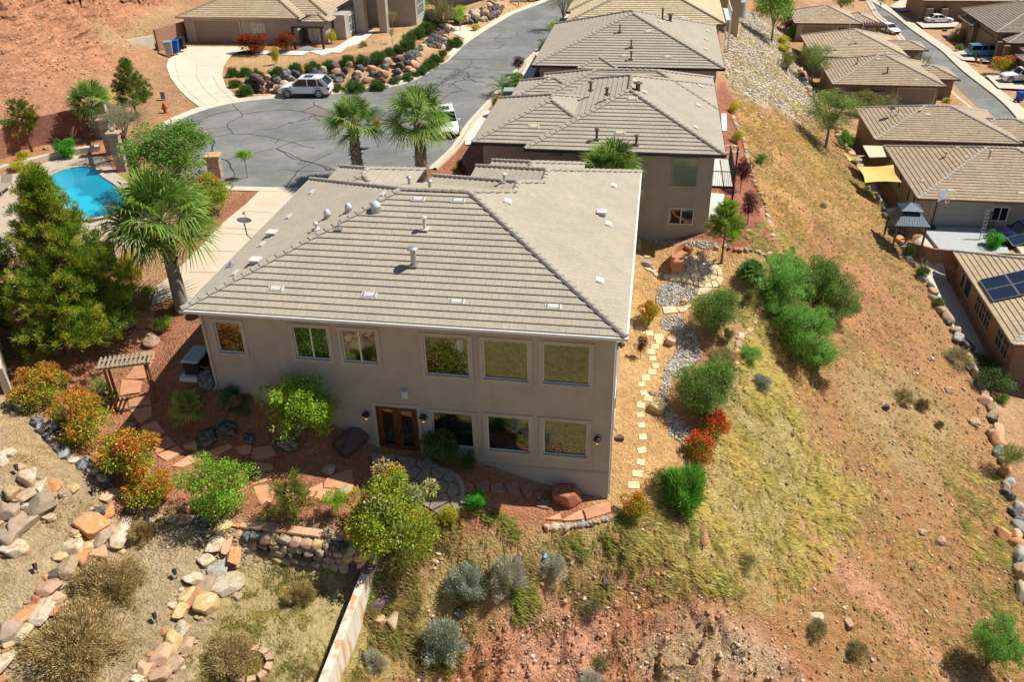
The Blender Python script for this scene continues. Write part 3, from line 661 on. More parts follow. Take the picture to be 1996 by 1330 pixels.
# ------------------------------------------------------------------ the main house
main = T("main_house", "large two-storey taupe stucco house with a wide tile roof and white roof vents", "house", (-9.8, 29.9, -4.3))
def mainpart(name, mb, m, parent=None, smooth=False, label=None):
    o = P(name, mb, m, parent or main, smooth, label)
    if parent is None: o.location = (9.8, -29.9, 4.3)
    return o
X0, X1, Y0, ZE = -19.2, -.44, 29.4, 2.9
tm = MB(); tm.uv = []; cm = MB(); zf = lambda d: ZE + .35 * d
AL, AR = (-11.45, 37.15, zf(7.75)), (-8.19, 37.15, zf(7.75))
facet(tm, [(X0, Y0, ZE), (X1, Y0, ZE), AR, AL])
r1, r2, r3, r4, r5 = (-6.34, 39.0, zf(5.9)), (-6.34, 40.3, zf(5.9)), (-5.24, 41.4, zf(4.8)), (-5.24, 43.24, zf(4.8)), (X1, 48.04, ZE)
facet(tm, [(X1, Y0, ZE), r5, r4, r3, r2, r1, AR])
facet(tm, [(X0, 44.9, ZE), (X0, Y0, ZE), AL])
facet(tm, [(X0, 44.9, ZE), (-12.24, 44.9, ZE), r1, AR, AL])
facet(tm, [(-12.24, 46.2, ZE), (-12.24, 44.9, ZE), r1, r2]); facet(tm, [(-10.04, 46.2, ZE), (-12.24, 46.2, ZE), r2, r3])
facet(tm, [(-10.04, 48.04, ZE), (-10.04, 46.2, ZE), r3, r4]); facet(tm, [(X1, 48.04, ZE), (-10.04, 48.04, ZE), r4])
for a, b in (((X0, Y0, ZE), AL), ((X1, Y0, ZE), AR), (AL, AR), (AR, r1), (r1, r2), (r2, r3), (r3, r4), (r4, r5), ((X0, 44.9, ZE), AL), ((-12.24, 46.2, ZE), r2), ((-10.04, 48.04, ZE), r4)): capline(cm, a, b)
hip(tm, cm, -18.2, 41.0, -13.0, 47.2, ZE - .03); hip(tm, cm, -9.3, 42.5, -3.7, 49.2, ZE - .05)
me = tm.mesh("roof", M_TILE); roof = link("roof", me, main); roof.location = (9.8, -29.9, 4.3)
P("ridge_cap", cm, M_CAP, roof)
g = MB()   # gutter, fascia and soffit
g.box(X0 - .1, Y0 - .12, ZE - .13, X1 + .1, Y0 - .01, ZE - .01); g.box(X0 - .1, Y0, ZE - .13, X0 - .01, 44.9, ZE - .01); g.box(X1 + .01, Y0, ZE - .13, X1 + .1, 48.04, ZE - .01)
g.box(X0 + .01, Y0 + .01, ZE - .2, X1 - .01, 44.8, ZE - .03); g.box(-10, 44.82, ZE - .2, X1 - .01, 48.0, ZE - .03)
mainpart("gutter", g, M_WHITE)
WY, WX0, WX1 = 29.95, -18.8, -.86
UP = [(-18.25, -17.03, .49, 2.05, 'fixed'), (-14.65, -13.1, .46, 2.06, 'slide'), (-12.48, -10.95, .45, 2.04, 'slide'), (-8.88, -6.95, .08, 2.02, 'fixed'), (-6.34, -4.42, .08, 2.0, 'fixed'), (-3.82, -1.85, .07, 2.0, 'fixed')]
LO = [(-8.78, -6.93, -3.78, -1.9, 'fixed'), (-6.3, -4.4, -3.78, -1.88, 'fixed'), (-3.8, -1.86, -3.75, -1.88, 'fixed')]
DOOR = (-11.36, -9.44, -4.27, -1.78)
holes = [(a - WX0, b - WX0, c, d) for a, b, c, d, k in UP + LO] + [(DOOR[0] - WX0, DOOR[1] - WX0, DOOR[2], DOOR[3])]
w = MB(); wall_holes(w, WX0, WY, 1, 0, WX1 - WX0, -8.5, ZE - .19, holes)
w.add([(WX1, WY, -8.5), (WX1, 47.5, -8.5), (WX1, 47.5, ZE - .19), (WX1, WY, ZE - .19)], [(0, 1, 2, 3)])
w.add([(WX0, WY, -8.5), (WX0, WY, ZE - .19), (WX0, 44.4, ZE - .19), (WX0, 44.4, -8.5)], [(0, 1, 2, 3)])
w.box(-17.7, 43.9, -3, -13.5, 46.7, ZE - .23); w.box(-9.6, 44, -4, WX1 - .01, 47.52, ZE - .215); w.box(-8.8, 47, -3, -4.2, 48.7, ZE - .25)
mainpart("wall", w, M_STUC)
w = MB(); w.box(WX0 + .02, WY - .0, -4.62, WX1 - .02, WY - .025, -4.5); w.box(WX0 + .02, WY + .6, -8.5, WX1 - .4, WY + .7, ZE - .3)
mainpart("foundation_trim", w, M_STUCD)
for a, b, c, d, k in UP + LO:
    o = window(main, a, c, b, d, WY + .10, k, proud=.03, trim=False); o.location = (9.8, -29.9, 4.3)
    t_ = MB(); q = .17; y0_, y1_ = WY - .045, WY - .001
    t_.box(a - q, y0_, d, b + q, y1_, d + q); t_.box(a - q, y0_, c - q, b + q, y1_, c); t_.box(a - q, y0_, c, a, y1_, d); t_.box(b, y0_, c, b + q, y1_, d)
    P("window_trim", t_, M_TRIM, o)
a, b, c, d = DOOR
f = MB(); f.box(a, WY + .02, c, a + .07, WY + .12, d); f.box(b - .07, WY + .02, c, b, WY + .12, d); f.box(a + .07, WY + .02, d - .07, b - .07, WY + .12, d)
mainpart("door_frame", f, M_DOORW)
t_ = MB(); q = .17; t_.box(a - q, WY - .045, d, b + q, WY - .001, d + q); t_.box(a - q, WY - .045, c, a, WY - .001, d); t_.box(b, WY - .045, c, b + q, WY - .001, d); t_.box(a - .1, WY - .12, c - .06, b + .1, WY + .1, c - .005); mainpart("door_surround", t_, M_TRIM)
for k in range(2):
    p0 = a + .075 + k * .885; p1 = p0 + .875; l = MB(); y0_, y1_ = WY + .05, WY + .10
    l.box(p0, y0_, c + .02, p0 + .19, y1_, d - .08); l.box(p1 - .19, y0_, c + .02, p1, y1_, d - .08); l.box(p0 + .19, y0_, c + .02, p1 - .19, y1_, c + .3); l.box(p0 + .19, y0_, d - .24, p1 - .19, y1_, d - .08)
    dr = mainpart("door", l, M_DOORW); gl = MB(); gl.box(p0 + .18, y0_ + .015, c + .29, p1 - .18, y1_ - .015, d - .23); P("pane", gl, M_GLASS, dr)
    hn = MB(); hx = p1 - .09 if k == 0 else p0 + .09; hn.tube([(hx, y0_ - .05, -3.35), (hx, y0_ - .05, -3.1)], .014, 6); hn.tube([(hx, y0_ - .05, -3.13), (hx, y0_, -3.13)], .01, 6); P("handle", hn, M_BLACK, dr)
M_LAMPG = mat("lamp_glow", (1.0,.6,.2), .4, emit=((1.0,.45,.12), 2.2), var=0)
def wall_lamp(x, y, z, nx=0, ny=-1):
    l = MB(); ax, ay = x + nx * .02, y + ny * .02
    l.box(x - .07, y + ny * .04 - .04 * abs(ny), z - .16, x + .07, y, z + .14) if ny else l.box(x, y - .07, z - .16, x + nx * .05, y + .07, z + .14)
    cx_, cy_ = x + nx * .17, y + ny * .17; l.bar((x, y, z + .06), (cx_, cy_, z + .16), .03)
    l.lathe([(.03, .22), (.11, .17), (.17, .10), (.175, .07), (.16, .07)], (cx_, cy_, z), 12)
    o = mainpart("wall_lamp", l, M_BLACK)
    b_ = MB(); b_.lathe([(.055, .06), (.07, -.02), (.055, -.12), (.03, -.17)], (cx_, cy_, z), 10); P("lamp_glass", b_, mat("lamp_glass", (.35,.30,.2), .1, .6, var=0), o)
    e_ = MB(); e_.lathe([(.02, -.03), (.038, -.08), (.03, -.13)], (cx_, cy_, z - .02), 8); e_.lathe([(.057, -.10), (.045, -.155), (.02, -.172)], (cx_, cy_, z), 8); P("bulb", e_, M_LAMPG, o)
wall_lamp(-11.78, WY, -2.3); wall_lamp(-9.14, WY, -2.2); wall_lamp(-1.42, WY, -2.65); wall_lamp(WX1, 33.6, -.1, 1, 0)
e = MB(); e.box(-10.02, WY - .16, -1.18, -9.76, WY, -.84); e.box(-10.05, WY - .2, -.84, -9.73, WY, -.8); mainpart("exhaust_hood", e, M_VENTW)
d_ = MB(); d_.bar((WX0 + .06, WY - .05, ZE - .15), (WX0 + .06, WY - .05, -1.3), .07, .09); d_.bar((WX0 + .06, WY - .05, -1.3), (WX0 + .0, WY - .3, -1.42), .07, .09)
mainpart("downspout", d_, M_TRIML)
d_ = MB(); d_.bar((WX1 + .05, WY + .12, ZE - .15), (WX1 + .05, WY + .12, -5.8), .09, .07); mainpart("downspout", d_, M_WHITE)
# windows and trims on the sunny right-hand wall
for y_, za, zb in ((32, -3.6, -1.9), (35.4, .1, 2.0), (39, .1, 2.0)):
    o = window(main, y_, za, y_ + 1.6, zb, WX1, 'fixed', 'x', 1); o.location = (9.8, -29.9, 4.3)
# roof fittings, each found on its slope
FN, FD = (0, -.35, 1), ZE - .35 * Y0
LN, LD = (-.35, 0, 1), ZE - .35 * X0
RN, RD = (.35, 0, 1), ZE + .35 * X1
BN, BD = (0, .35, 1), ZE + .35 * 44.9
def mp(fn, u, v, n, d, *a, **k):
    p = plane_hit(u, v, n, d); o = fn(main, tuple(p), *a, **k); o.location = (9.8, -29.9, 4.3); return o
for u, v in ((815, 390), (893, 393), (538, 565), (720, 577), (890, 590), (1078, 600)): mp(flat_vent, u, v, FN, FD, M_VENTW, .68, .26, (0, .35), "tile_vent", True)
for u, v in ((606, 376), (562, 424), (510, 478), (458, 534), (745, 380)): mp(flat_vent, u, v, LN, LD, M_VENTW, .26, .56, (.35, 0), "tile_vent")
for u, v in ((990, 394), (1196, 363), (1186, 438), (1169, 548)): mp(flat_vent, u, v, RN, RD, M_VENTW, .34, .48, (-.35, 0), "tile_vent")
def hood(parent, p):
    mb = MB(); x, y, z = p; mb.box(x - .2, y - .2, z - .03, x + .2, y + .2, z + .16); mb.box(x - .25, y - .25, z + .16, x + .25, y + .25, z + .22); return P("vent_hood", mb, M_VENTW, parent)
for u, v, n, d in ((531, 459, LN, LD), (499, 513, LN, LD), (1173, 419, RN, RD)): mp(hood, u, v, n, d)
mp(pipe_vent, 828, 449, FN, FD, .62, .07, m=M_VENTW); mp(pipe_vent, 807, 519, FN, FD, .85, .12, m=M_GALV)
mp(pipe_vent, 617, 449, LN, LD, .35, .06, m=M_VENTW); mp(pipe_vent, 661, 448, FN, FD, .4, .03, False, m=M_GALV); mp(pipe_vent, 450, 520, LN, LD, .25, .04, False, m=M_GALV)
for u, v in ((798, 361), (838, 369), (850, 355)): mp(pipe_vent, u, v, BN, BD, .45, .075, m=M_GALV, flange=False)
mp(pipe_vent, 895, 357, BN, BD, .3, .02, False, m=M_VENTW); mp(pipe_vent, 983, 356, (-.35, 0, 1), ZE + .35 * 12.24, .45, .07, m=M_VENTW)
def tubular(parent, p, r=.2):
    mb = MB(); mb.lathe([(r * 1.15, -.08), (r, .17), (r, .2)], p, 16); o = P("tubular_skylight", mb, M_GALV, parent)
    d2 = MB(); d2.lathe([(r * 1.02, .2), (r * .98, .28), (r * .8, .38), (r * .45, .46), (.01, .48)], p, 16); P("dome", d2, mat("acrylic_dome", (.62,.66,.68), .12, .7, var=0), o, True); return o
mp(tubular, 733, 411, FN, FD, .24); mp(tubular, 680, 414, LN, LD, .17); mp(tubular, 639, 426, LN, LD, .17)
# satellite dish on the left eave
p = plane_hit(487, 466, LN, LD); p = atx(490, 466, X0 - .05)
dm = MB(); base = Vector((X0 - .02, p[1], ZE - .05)); top = base + Vector((-.25, 0, .85)); dm.tube([base, base + Vector((-.22, 0, .2)), top], .03, 8); sdh = mainpart("satellite_dish", dm, M_BLACK)
dd = MB(); cdir = Vector((.12, .10, 1)).normalized(); rr = cdir.cross(Vector((0, 0, 1))).normalized(); uu = rr.cross(cdir); c0 = top + cdir * .08
vs = [tuple(c0 - cdir * .02)]; fs = []
for i, (r_, h_) in enumerate(((.12, .0), (.25, .03), (.37, .08))):
    for j in range(20): a_ = 2 * math.pi * j / 20; vs.append(tuple(c0 + rr * r_ * 1.15 * math.cos(a_) + uu * r_ * .95 * math.sin(a_) + cdir * h_))
for j in range(20):
    fs.append((0, 1 + j, 1 + (j + 1) % 20))
    for i in range(2): fs.append((1 + i * 20 + j, 21 + i * 20 + j, 21 + i * 20 + (j + 1) % 20, 1 + i * 20 + (j + 1) % 20))
dd.add(vs, fs); P("reflector", dd, mat("dish_grey", (.10,.10,.11), .6, var=.1), sdh)
dd = MB(); dd.bar(c0 - uu * .3, c0 + cdir * .42 + uu * .05, .025); dd.box(*(c0 + cdir * .42 - Vector((.05, .05, .03))), *(c0 + cdir * .42 + Vector((.05, .05, .06)))); P("feed_arm", dd, M_GALV, sdh)

# ------------------------------------------------------------------ the other houses
def hpipe(t, u, v, z, n, d, m=M_VENTB, h=.6, r=.08):
    p = plane_hit(u, v, n, d); o = pipe_vent(t, tuple(p), h, r, True, m, True); o.location = tuple(-q for q in t.location)
def hflat(t, u, v, n, d, m=M_VENTT, pitch=(0, .35), W=.7, D=.34, dark=True):
    p = plane_hit(u, v, n, d); o = flat_vent(t, tuple(p), m, W, D, pitch, "tile_vent", dark); o.location = tuple(-q for q in t.location)
def hwin(t, *a, **k):
    o = window(t, *a, **k); o.location = tuple(-q for q in t.location); return o
h2, _ = simple_house("house", "neighbouring brown stucco house directly behind the main house, with a dark gutter", [(-7.6, 51.1, 4.5, 66.9, 0), (-11.1, 52.1, -2.2, 62.2, -.03), (-10.3, 61.7, -4.5, 67.2, -.05), (-8.6, 60.5, 4.48, 69.2, -.02)],
    [(-7.0, 51.6, -6, 3.9, 52.2, 2.7)], M_TILE2, M_CAP, M_STUC2, M_DARKF, -2.4, 3.0)
n_, d_ = (0, -.35, 1), 3 - .35 * 51.1; rn_, rd_ = (.35, 0, 1), 3 + .35 * 4.5
for u, v, h in ((1163, 273, .7), (1240, 283, .6)): hpipe(h2, u, v, 3, n_, d_, h=h)
hpipe(h2, 1151, 177, 3, (-.35, 0, 1), 3 + .35 * 8.6); hpipe(h2, 1183, 185, 3, n_, d_, h=.45); hpipe(h2, 1243, 176, 3, rn_, rd_, h=.5, r=.15)
for u, v in ((1208, 260), (1232, 193)): hflat(h2, u, v, n_, d_)
hflat(h2, 1040, 248, (0, -.35, 1), 2.97 - .35 * 52.1)
for u, v in ((1365, 168), (1361, 206), (1356, 249), (1236, 158), (1256, 180)): hflat(h2, u, v, rn_, rd_, pitch=(-.35, 0), W=.34, D=.6, dark=False)
p0 = aty(1312, 307, 51.6); p1 = aty(1354, 364, 51.6); hwin(h2, p0[0], p1[2], p1[0] + .1, p0[2], 51.6, gm=M_GLASS2, fm=M_STUC2, trim=False, proud=.05)
p0 = aty(1304, 404, 51.6); p1 = aty(1350, 438, 51.6); hwin(h2, p0[0], p1[2], p1[0], p0[2], 51.6, 'slide', trim=False, proud=.05)
p0 = aty(1069, 295, 51.65); p1 = aty(1095, 302, 51.65); hwin(h2, p0[0], p1[2], p1[0], p0[2], 51.65, 'slide', trim=False, proud=.05, fm=M_BROWNF)
q = MB(_ := h2.location[:]); q.box(3.9, 53.2, .1, 5.5, 58.5, .22)
for yy in np.arange(53.3, 58.5, .14): q.bar((5.42, yy, .22), (5.42, yy, 1.2), .02)
for xx in np.arange(4.1, 5.5, .14): q.bar((xx, 53.28, .22), (xx, 53.28, 1.2), .02)
q.bar((5.42, 53.2, 1.2), (5.42, 58.5, 1.2), .05); q.bar((4, 53.28, 1.2), (5.45, 53.28, 1.2), .05); q.box(5.36, 53.2, -2.6, 5.48, 53.32, .1); q.box(5.36, 53.2, .22, 5.46, 53.3, 2.8)
P("balcony", q, M_BLACK, h2); q = MB(_); q.box(4.0, 53.3, .221, 5.35, 58.4, .235); P("balcony_floor", q, M_CONCW, h2)
h3, _ = simple_house("house", "brown stucco house with a small entry gable, second behind the main house", [(-10, 71.9, 5.5, 88.6, 0), (-9.6, 79, -4, 87.5, -.04), (-6.2, 71.4, -3.0, 75, -.06)],
    [], M_TILE2, M_CAP, M_STUC2, M_DARKF, -2.2, 3.0)
n_, d_ = (0, -.35, 1), 3 - .35 * 71.9; rn_, rd_ = (.35, 0, 1), 3 + .35 * 5.5
for u, v in ((1230, 93), (1230, 116), (1208, 63)): hpipe(h3, u, v, 3, n_, d_, h=.6, r=.06)
hpipe(h3, 1291, 37, 3, rn_, rd_, h=.9, r=.08); hpipe(h3, 1306, 41, 3, rn_, rd_, h=.6, r=.14)
for u, v in ((1217, 109), (1301, 111), (1264, 62)): hflat(h3, u, v, n_, d_)
for u, v in ((1379, 61), (1377, 77), (1375, 96), (1287, 43)): hflat(h3, u, v, rn_, rd_, pitch=(-.35, 0), W=.34, D=.6, dark=False)
p0 = aty(1353, 144, 72.5); p1 = aty(1390, 158, 72.5); hwin(h3, p0[0], p1[2], p1[0], p0[2], 72.5, gm=M_GLASS2, fm=M_STUC2, trim=False, proud=.06, muntins=1)
h4, _ = simple_house("house", "cream-roofed stucco house, third in the row behind the main house", [(-9, 89.3, 6.5, 104, 0), (-9.5, 95, -4, 108, -.04)], [], M_TILE3, M_CAPD, M_STUC3, M_BROWNF, -1.8, 3.0)
n_, d_ = (0, -.35, 1), 3 - .35 * 89.3
for u, v in ((1180, 33), (1334, 36)): hflat(h4, u, v, n_, d_)
p0 = aty(1126, 53, 89.9); p1 = aty(1137, 62, 89.9); hwin(h4, p0[0], p1[2], p1[0], p0[2], 89.9, trim=False, proud=.06)
h5, _ = simple_house("house", "tall tan house at the top of the rubble slope with a raised side deck", [(-6, 118, 10.8, 132, .2), (6.5, 111, 10.2, 119, -2.4)], [(6.3, 111.6, -7, 9.6, 117, .6)], M_TILE3, M_CAPD, M_STUC3, M_BROWNF, -3.2, 4.2)
for a, b, c_ in ((112.5, -1.9, .2), (114.6, -1.9, .2), (122, -.8, 1.5), (125, -.8, 1.5)):
    hwin(h5, a, b, a + 1.1, c_ if c_ < 1 else c_, 9.65 if a < 118 else 10.24, 'slide', 'x', 1, muntins=1)
q = MB(h5.location[:]); q.box(6.6, 103, .6, 8.1, 110, .8); q.box(7.9, 103.1, -4, 8.1, 103.3, .6); q.box(7.9, 109.7, -4, 8.1, 109.9, .6)
for yy in np.arange(103.1, 110, .3): q.bar((8.05, yy, .8), (8.05, yy, 1.75), .05)
q.bar((8.05, 103, 1.75), (8.05, 110, 1.75), .08); P("deck", q, M_WHITE, h5)
h1, _ = simple_house("house", "single-storey stucco house with a beige two-car garage across the turning circle", [(-51.6, 91.1, -37.6, 104, 0), (-45, 93, -35.2, 107, .03), (-37.4, 91.2, -34.6, 96, -.35)], [], M_TILE6, M_CAPD, M_STUC, M_TRIML, -.1, 2.8)
o = garage_door(h1, -49.9, .05, -44.7, 2.35, 91.62, M_GARAGE); o.location = tuple(-q for q in h1.location)
hwin(h1, -43.3, 1.0, -41.8, 2.1, 91.63, 'slide', muntins=3, tm=M_TRIML)
for a in (-36.9, -35.9): hwin(h1, a, .5, a + .7, 2.1, 91.8, gm=M_GLASS2)
q = MB(h1.location[:])
for xx in np.arange(-37.6, -34.3, .3): q.box(xx, 88.9, 2.35, xx + .08, 91.6, 2.5)
q.box(-37.8, 89.1, 2.2, -34.2, 89.25, 2.35); q.box(-37.75, 89.05, .1, -37.55, 89.3, 2.2); q.box(-34.6, 89.05, .1, -34.4, 89.3, 2.2); P("porch_pergola", q, mat("dark_timber", (.06,.045,.035), .8, var=.2), h1)
# taller entry and the bay with green-curtained windows
q = MB(h1.location[:]); q.box(-34.9, 94, -1, -33.6, 99.2, 2.6); q.box(-33.5, 97.2, -1, -32.4, 98.3, 4.6); q.box(-30.9, 97.6, -1, -30.0, 98.6, 4.6); q.box(-34.2, 97, 4.1, -29.8, 103, 4.7); q.box(-33.6, 101.5, -1, -27.6, 106, 4.6); P("entry_wall", q, M_STUC, h1)
hwin(h1, 95.2, .6, 98.6, 2.3, -33.6, axis_='x', face=1, gm=M_GLASS2, muntins=3); hwin(h1, 102.1, 1.0, 104.9, 3.3, -27.6, axis_='x', face=1, gm=M_GLASS2, muntins=3)
h6, _ = simple_house("house", "tan house glimpsed at the very top beyond the second boulder wall", [(-33, 112, -20, 124, 0)], [], M_TILE6, M_CAPD, M_STUC, M_TRIML, .6, 3.6)
for a in (-30.5, -28.3, -25): hwin(h6, a, 1.0, a + 1.0, 2.6, 112.6, gm=M_GLASS2)
# lower street, west side
low = []
def lowhouse(label, y0, y1, x0, x1, z, gz, rm, cmx, wings=(), wallm=M_STUC4, garage=None, fm=M_BROWNF):
    t, _ = simple_house("house", label, [(x0, y0, x1, y1, 0)] + list(wings), [], rm, cmx, wallm, fm, gz, z); low.append(t)
    if garage: o = garage_door(t, garage[0], gz + .05, garage[1], gz + 2.3, y0 + .57, M_GARAGE2 if garage[2] else M_GARAGE); o.location = tuple(-q for q in t.location)
    return t
L0 = lowhouse("brown tiled house with solar panels at the right edge of the photo", 55.6, 70.8, 25.7, 43, -11.4, -14.3, M_TILE6, M_CAPC, wallm=M_STUC4)
L1 = lowhouse("lower tiled house with the grey garage door and basketball hoop", 76.3, 90.6, 23.7, 40.5, -9.0, -11.75, M_TILE4, M_CAPC, [(36, 80, 47, 90, -.3)], wallm=M_STUC5, garage=(25.3, 30.2, 1))
L2 = lowhouse("lower tiled house with a black dish on its roof and the slatted patio cover", 92.6, 104.3, 23.2, 37.5, -9.0, -12, M_TILE4, M_CAPC, [(33, 95, 42, 102, -.4)])
L3 = lowhouse("lower tiled house with the brown garage half hidden by mesquite trees", 115.3, 128.0, 22.4, 36, -9.2, -12, M_TILE4, M_CAPC, [(33, 120, 39, 126, -.3)], garage=(30.6, 35.0, 0))
L4 = lowhouse("sand-coloured tiled house, second from the far end of the lower row", 130.2, 144.2, 22.0, 35, -9.2, -12, M_TILE6, M_CAPC, [(31, 136.4, 39, 141, -.3)])
L5 = lowhouse("farthest sand-tiled house of the lower row, with a slatted porch by the road", 153.3, 164, 22.2, 33, -9.2, -12, M_TILE6, M_CAPC, [(30.5, 154.5, 36, 162, -.3)], wallm=M_STUC, garage=(23.6, 28.4, 0))
hwin(L5, 29.3, -10.8, 30.6, -10, 153.85, trim=False, fm=M_BLACK)
p0 = aty(1937, 404, 76.85); p1 = aty(1964, 424, 76.85); hwin(L1, p0[0], -11.0, p0[0] + 1.3, -9.7, 76.85, 'slide', tm=M_TRIML)
for a in (78.5, 80.4, 84, 87): hwin(L1, a, -11.2, a + .8, -9.7, 24.25, axis_='x', face=-1, trim=False)
hwin(L3, 27.2, -10.8, 28.4, -9.9, 115.87, trim=False, fm=M_STUC)
q = MB(L3.location[:]); q.box(24.2, 115.4, -12.2, 29, 115.8, -10.1); P("garden_screen", q, M_STUC5, L3)
for a, b in ((66.2, 67.6), (67.9, 68.6), (61.2, 62.3), (62.4, 63.5), (63.6, 64.7), (57.0, 58.2), (58.3, 59.5)): hwin(L0, a, -13.6, b, -12.0, 26.26, axis_='x', face=-1, gm=M_GLASS, fm=M_STUC2, trim=False, muntins=1 if a < 66 else 0)
n_, d_ = (0, -.35, 1), -9 - .35 * 76.3; ln_, ld_ = (-.35, 0, 1), -9 - .35 * 23.7
for u, v, n, d, h in ((1843, 306, ln_, ld_, .5), (1927, 310, (.35, 0, 1), -9 + .35 * 40.5, .8)): hpipe(L1, u, v, 0, n, d, M_VENTT, h)
for u, v in ((1756, 290), (1866, 288), (1884, 307), (1798, 353)): hflat(L1, u, v, ln_, ld_, pitch=(.35, 0), W=.34, D=.6, dark=False)
for u, v in ((1853, 372), (1990, 377)): hflat(L1, u, v, n_, d_)
ln_, ld_ = (-.35, 0, 1), -9 - .35 * 23.2; n_, d_ = (0, -.35, 1), -9 - .35 * 92.6
for u, v, h in ((1750, 224, .7),): hpipe(L2, u, v, 0, ln_, ld_, M_VENTT, h, .06)
for u, v in ((1674, 214), (1706, 268), (1793, 214)): hflat(L2, u, v, ln_, ld_, pitch=(.35, 0), W=.34, D=.6, dark=False)
hflat(L2, 1808, 224, n_, d_)
p = plane_hit(1735, 227, ln_, ld_); q = MB(L2.location[:]); q.tube([tuple(p), tuple(p + [0, 0, .7])], .03, 6)
q.lathe([(.02, -.03), (.25, .02), (.42, .12), (.4, .13), (.2, .05)], tuple(p + [0, 0, .8]), 16); P("satellite_dish", q, M_BLACK, L2)
n_, d_ = (0, -.35, 1), -9.2 - .35 * 115.3; ln_, ld_ = (-.35, 0, 1), -9.2 - .35 * 22.4
hpipe(L3, 1729, 142, 0, n_, d_, M_VENTB, .7, .09); hpipe(L3, 1670, 124, 0, ln_, ld_, M_VENTB, .7, .06)
for u, v in ((1712, 115), (1786, 156)): hflat(L3, u, v, n_, d_)
n_, d_ = (0, -.35, 1), -9.2 - .35 * 130.2
hpipe(L4, 1654, 62, 0, (.35, 0, 1), -9.2 + .35 * 35, M_VENTT, 1.1, .05); hpipe(L4, 1679, 69, 0, (.35, 0, 1), -9.2 + .35 * 35, M_VENTT, 1.5, .05)
for u, v in ((1655, 75), (1627, 104), (1730, 104)): hflat(L4, u, v, n_, d_)
n_, d_ = (0, -.35, 1), -9.2 - .35 * 153.3
for u, v in ((1606, 21), (1582, 39), (1640, 39)): hflat(L5, u, v, n_, d_)
q = MB(L5.location[:])
for xx in np.arange(33.2, 36.4, .42): q.box(xx, 151.6, -9.3, xx + .16, 154.6, -9.1)
q.box(33.1, 151.9, -9.5, 36.5, 152.1, -9.3); q.box(33.2, 151.9, -12, 33.4, 152.1, -9.5); q.box(36.2, 151.9, -12, 36.4, 152.1, -9.5); P("porch_pergola", q, M_BROWNF, L5)
# solar panels of the nearest lower house
M_SOLAR = glass("solar_cells", 1.6, (.012,.022,.045), .12)
def solar(parent, cx_, cy_, x0, x1, y0, y1, nx, ny):
    for i in range(nx):
        for j in range(ny):
            a0, a1 = x0 + (x1 - x0) * i / nx + .015, x0 + (x1 - x0) * (i + 1) / nx - .015; b0, b1 = y0 + (y1 - y0) * j / ny + .015, y0 + (y1 - y0) * (j + 1) / ny - .015
            q = MB(parent.location[:]); zz = lambda x: -11.4 + .35 * (x - 25.7)
            q.add([(x, y, zz(x) + h) for h in (.16, .2) for x, y in ((a0, b0), (a1, b0), (a1, b1), (a0, b1))], [(0, 3, 2, 1), (4, 5, 6, 7), (0, 1, 5, 4), (1, 2, 6, 5), (2, 3, 7, 6), (3, 0, 4, 7)])
            fr = P("solar_panel", q, M_GALV, parent); q = MB(parent.location[:]); q.add([(x, y, zz(x) + .204) for x, y in ((a0+.04, b0+.04), (a1-.04, b0+.04), (a1-.04, b1-.04), (a0+.04, b1-.04))], [(0, 1, 2, 3)]); P("solar_cells", q, M_SOLAR, fr)
pa = plane_hit(1908, 552, (-.35, 0, 1), -11.4 - .35 * 25.7); pb = plane_hit(1931, 592, (-.35, 0, 1), -11.4 - .35 * 25.7)
solar(L0, 0, 0, pa[0], pa[0] + 5.2, pb[1], pa[1] + .2, 3, 2)
solar(L0, 0, 0, 29.5, 33.5, 68.9, 70.6, 2, 1)
# lower street, east side
M_STB = stucco("stucco_dark_brown", (.20,.135,.09))
R0, _ = simple_house("house", "brown house across the lower street at the top right", [(46, 171, 62, 184, 0)], [(47, 170, -13, 48, 171.6, -9.8), (49.5, 170, -13, 50.5, 171.6, -9.8)], M_TILE6, M_CAPD, M_STUC4, M_BROWNF, -12.2, -8.6)
R1, _ = simple_house("house", "large dark-roofed house across the lower street behind the white saloon car", [(50, 143.5, 70, 162, .9), (49.3, 152.5, 58, 160, 0), (50.5, 145.5, 58, 152, -.1), (51, 140.5, 60, 148, 0)], [], M_TILE5, M_CAPC, M_STUC4, M_BROWNF, -12.2, -9.2)
R2, _ = simple_house("house", "dark-tiled house at the right edge behind the blue minivan", [(51.5, 124, 70, 137, 0), (50.2, 128.5, 56, 134.5, -.4), (54, 134, 66, 142, .5)], [], M_TILE5, M_CAPC, M_STB, M_BROWNF, -12.2, -9.2)
for a in (146.3, 147.5, 148.7): hwin(R1, a, -11.6, a + .8, -10.0, 51.05, axis_='x', face=-1, gm=M_GLASS2, trim=False)
q = MB(R1.location[:]); q.box(50.2, 142, -12.4, 50.9, 142.7, -9.4); P("porch_column", q, M_STUC4, R1); q = MB(R1.location[:]); q.box(50.4, 139.5, -12.4, 51.1, 140.2, -9.4); P("porch_column", q, M_STUC4, R1)
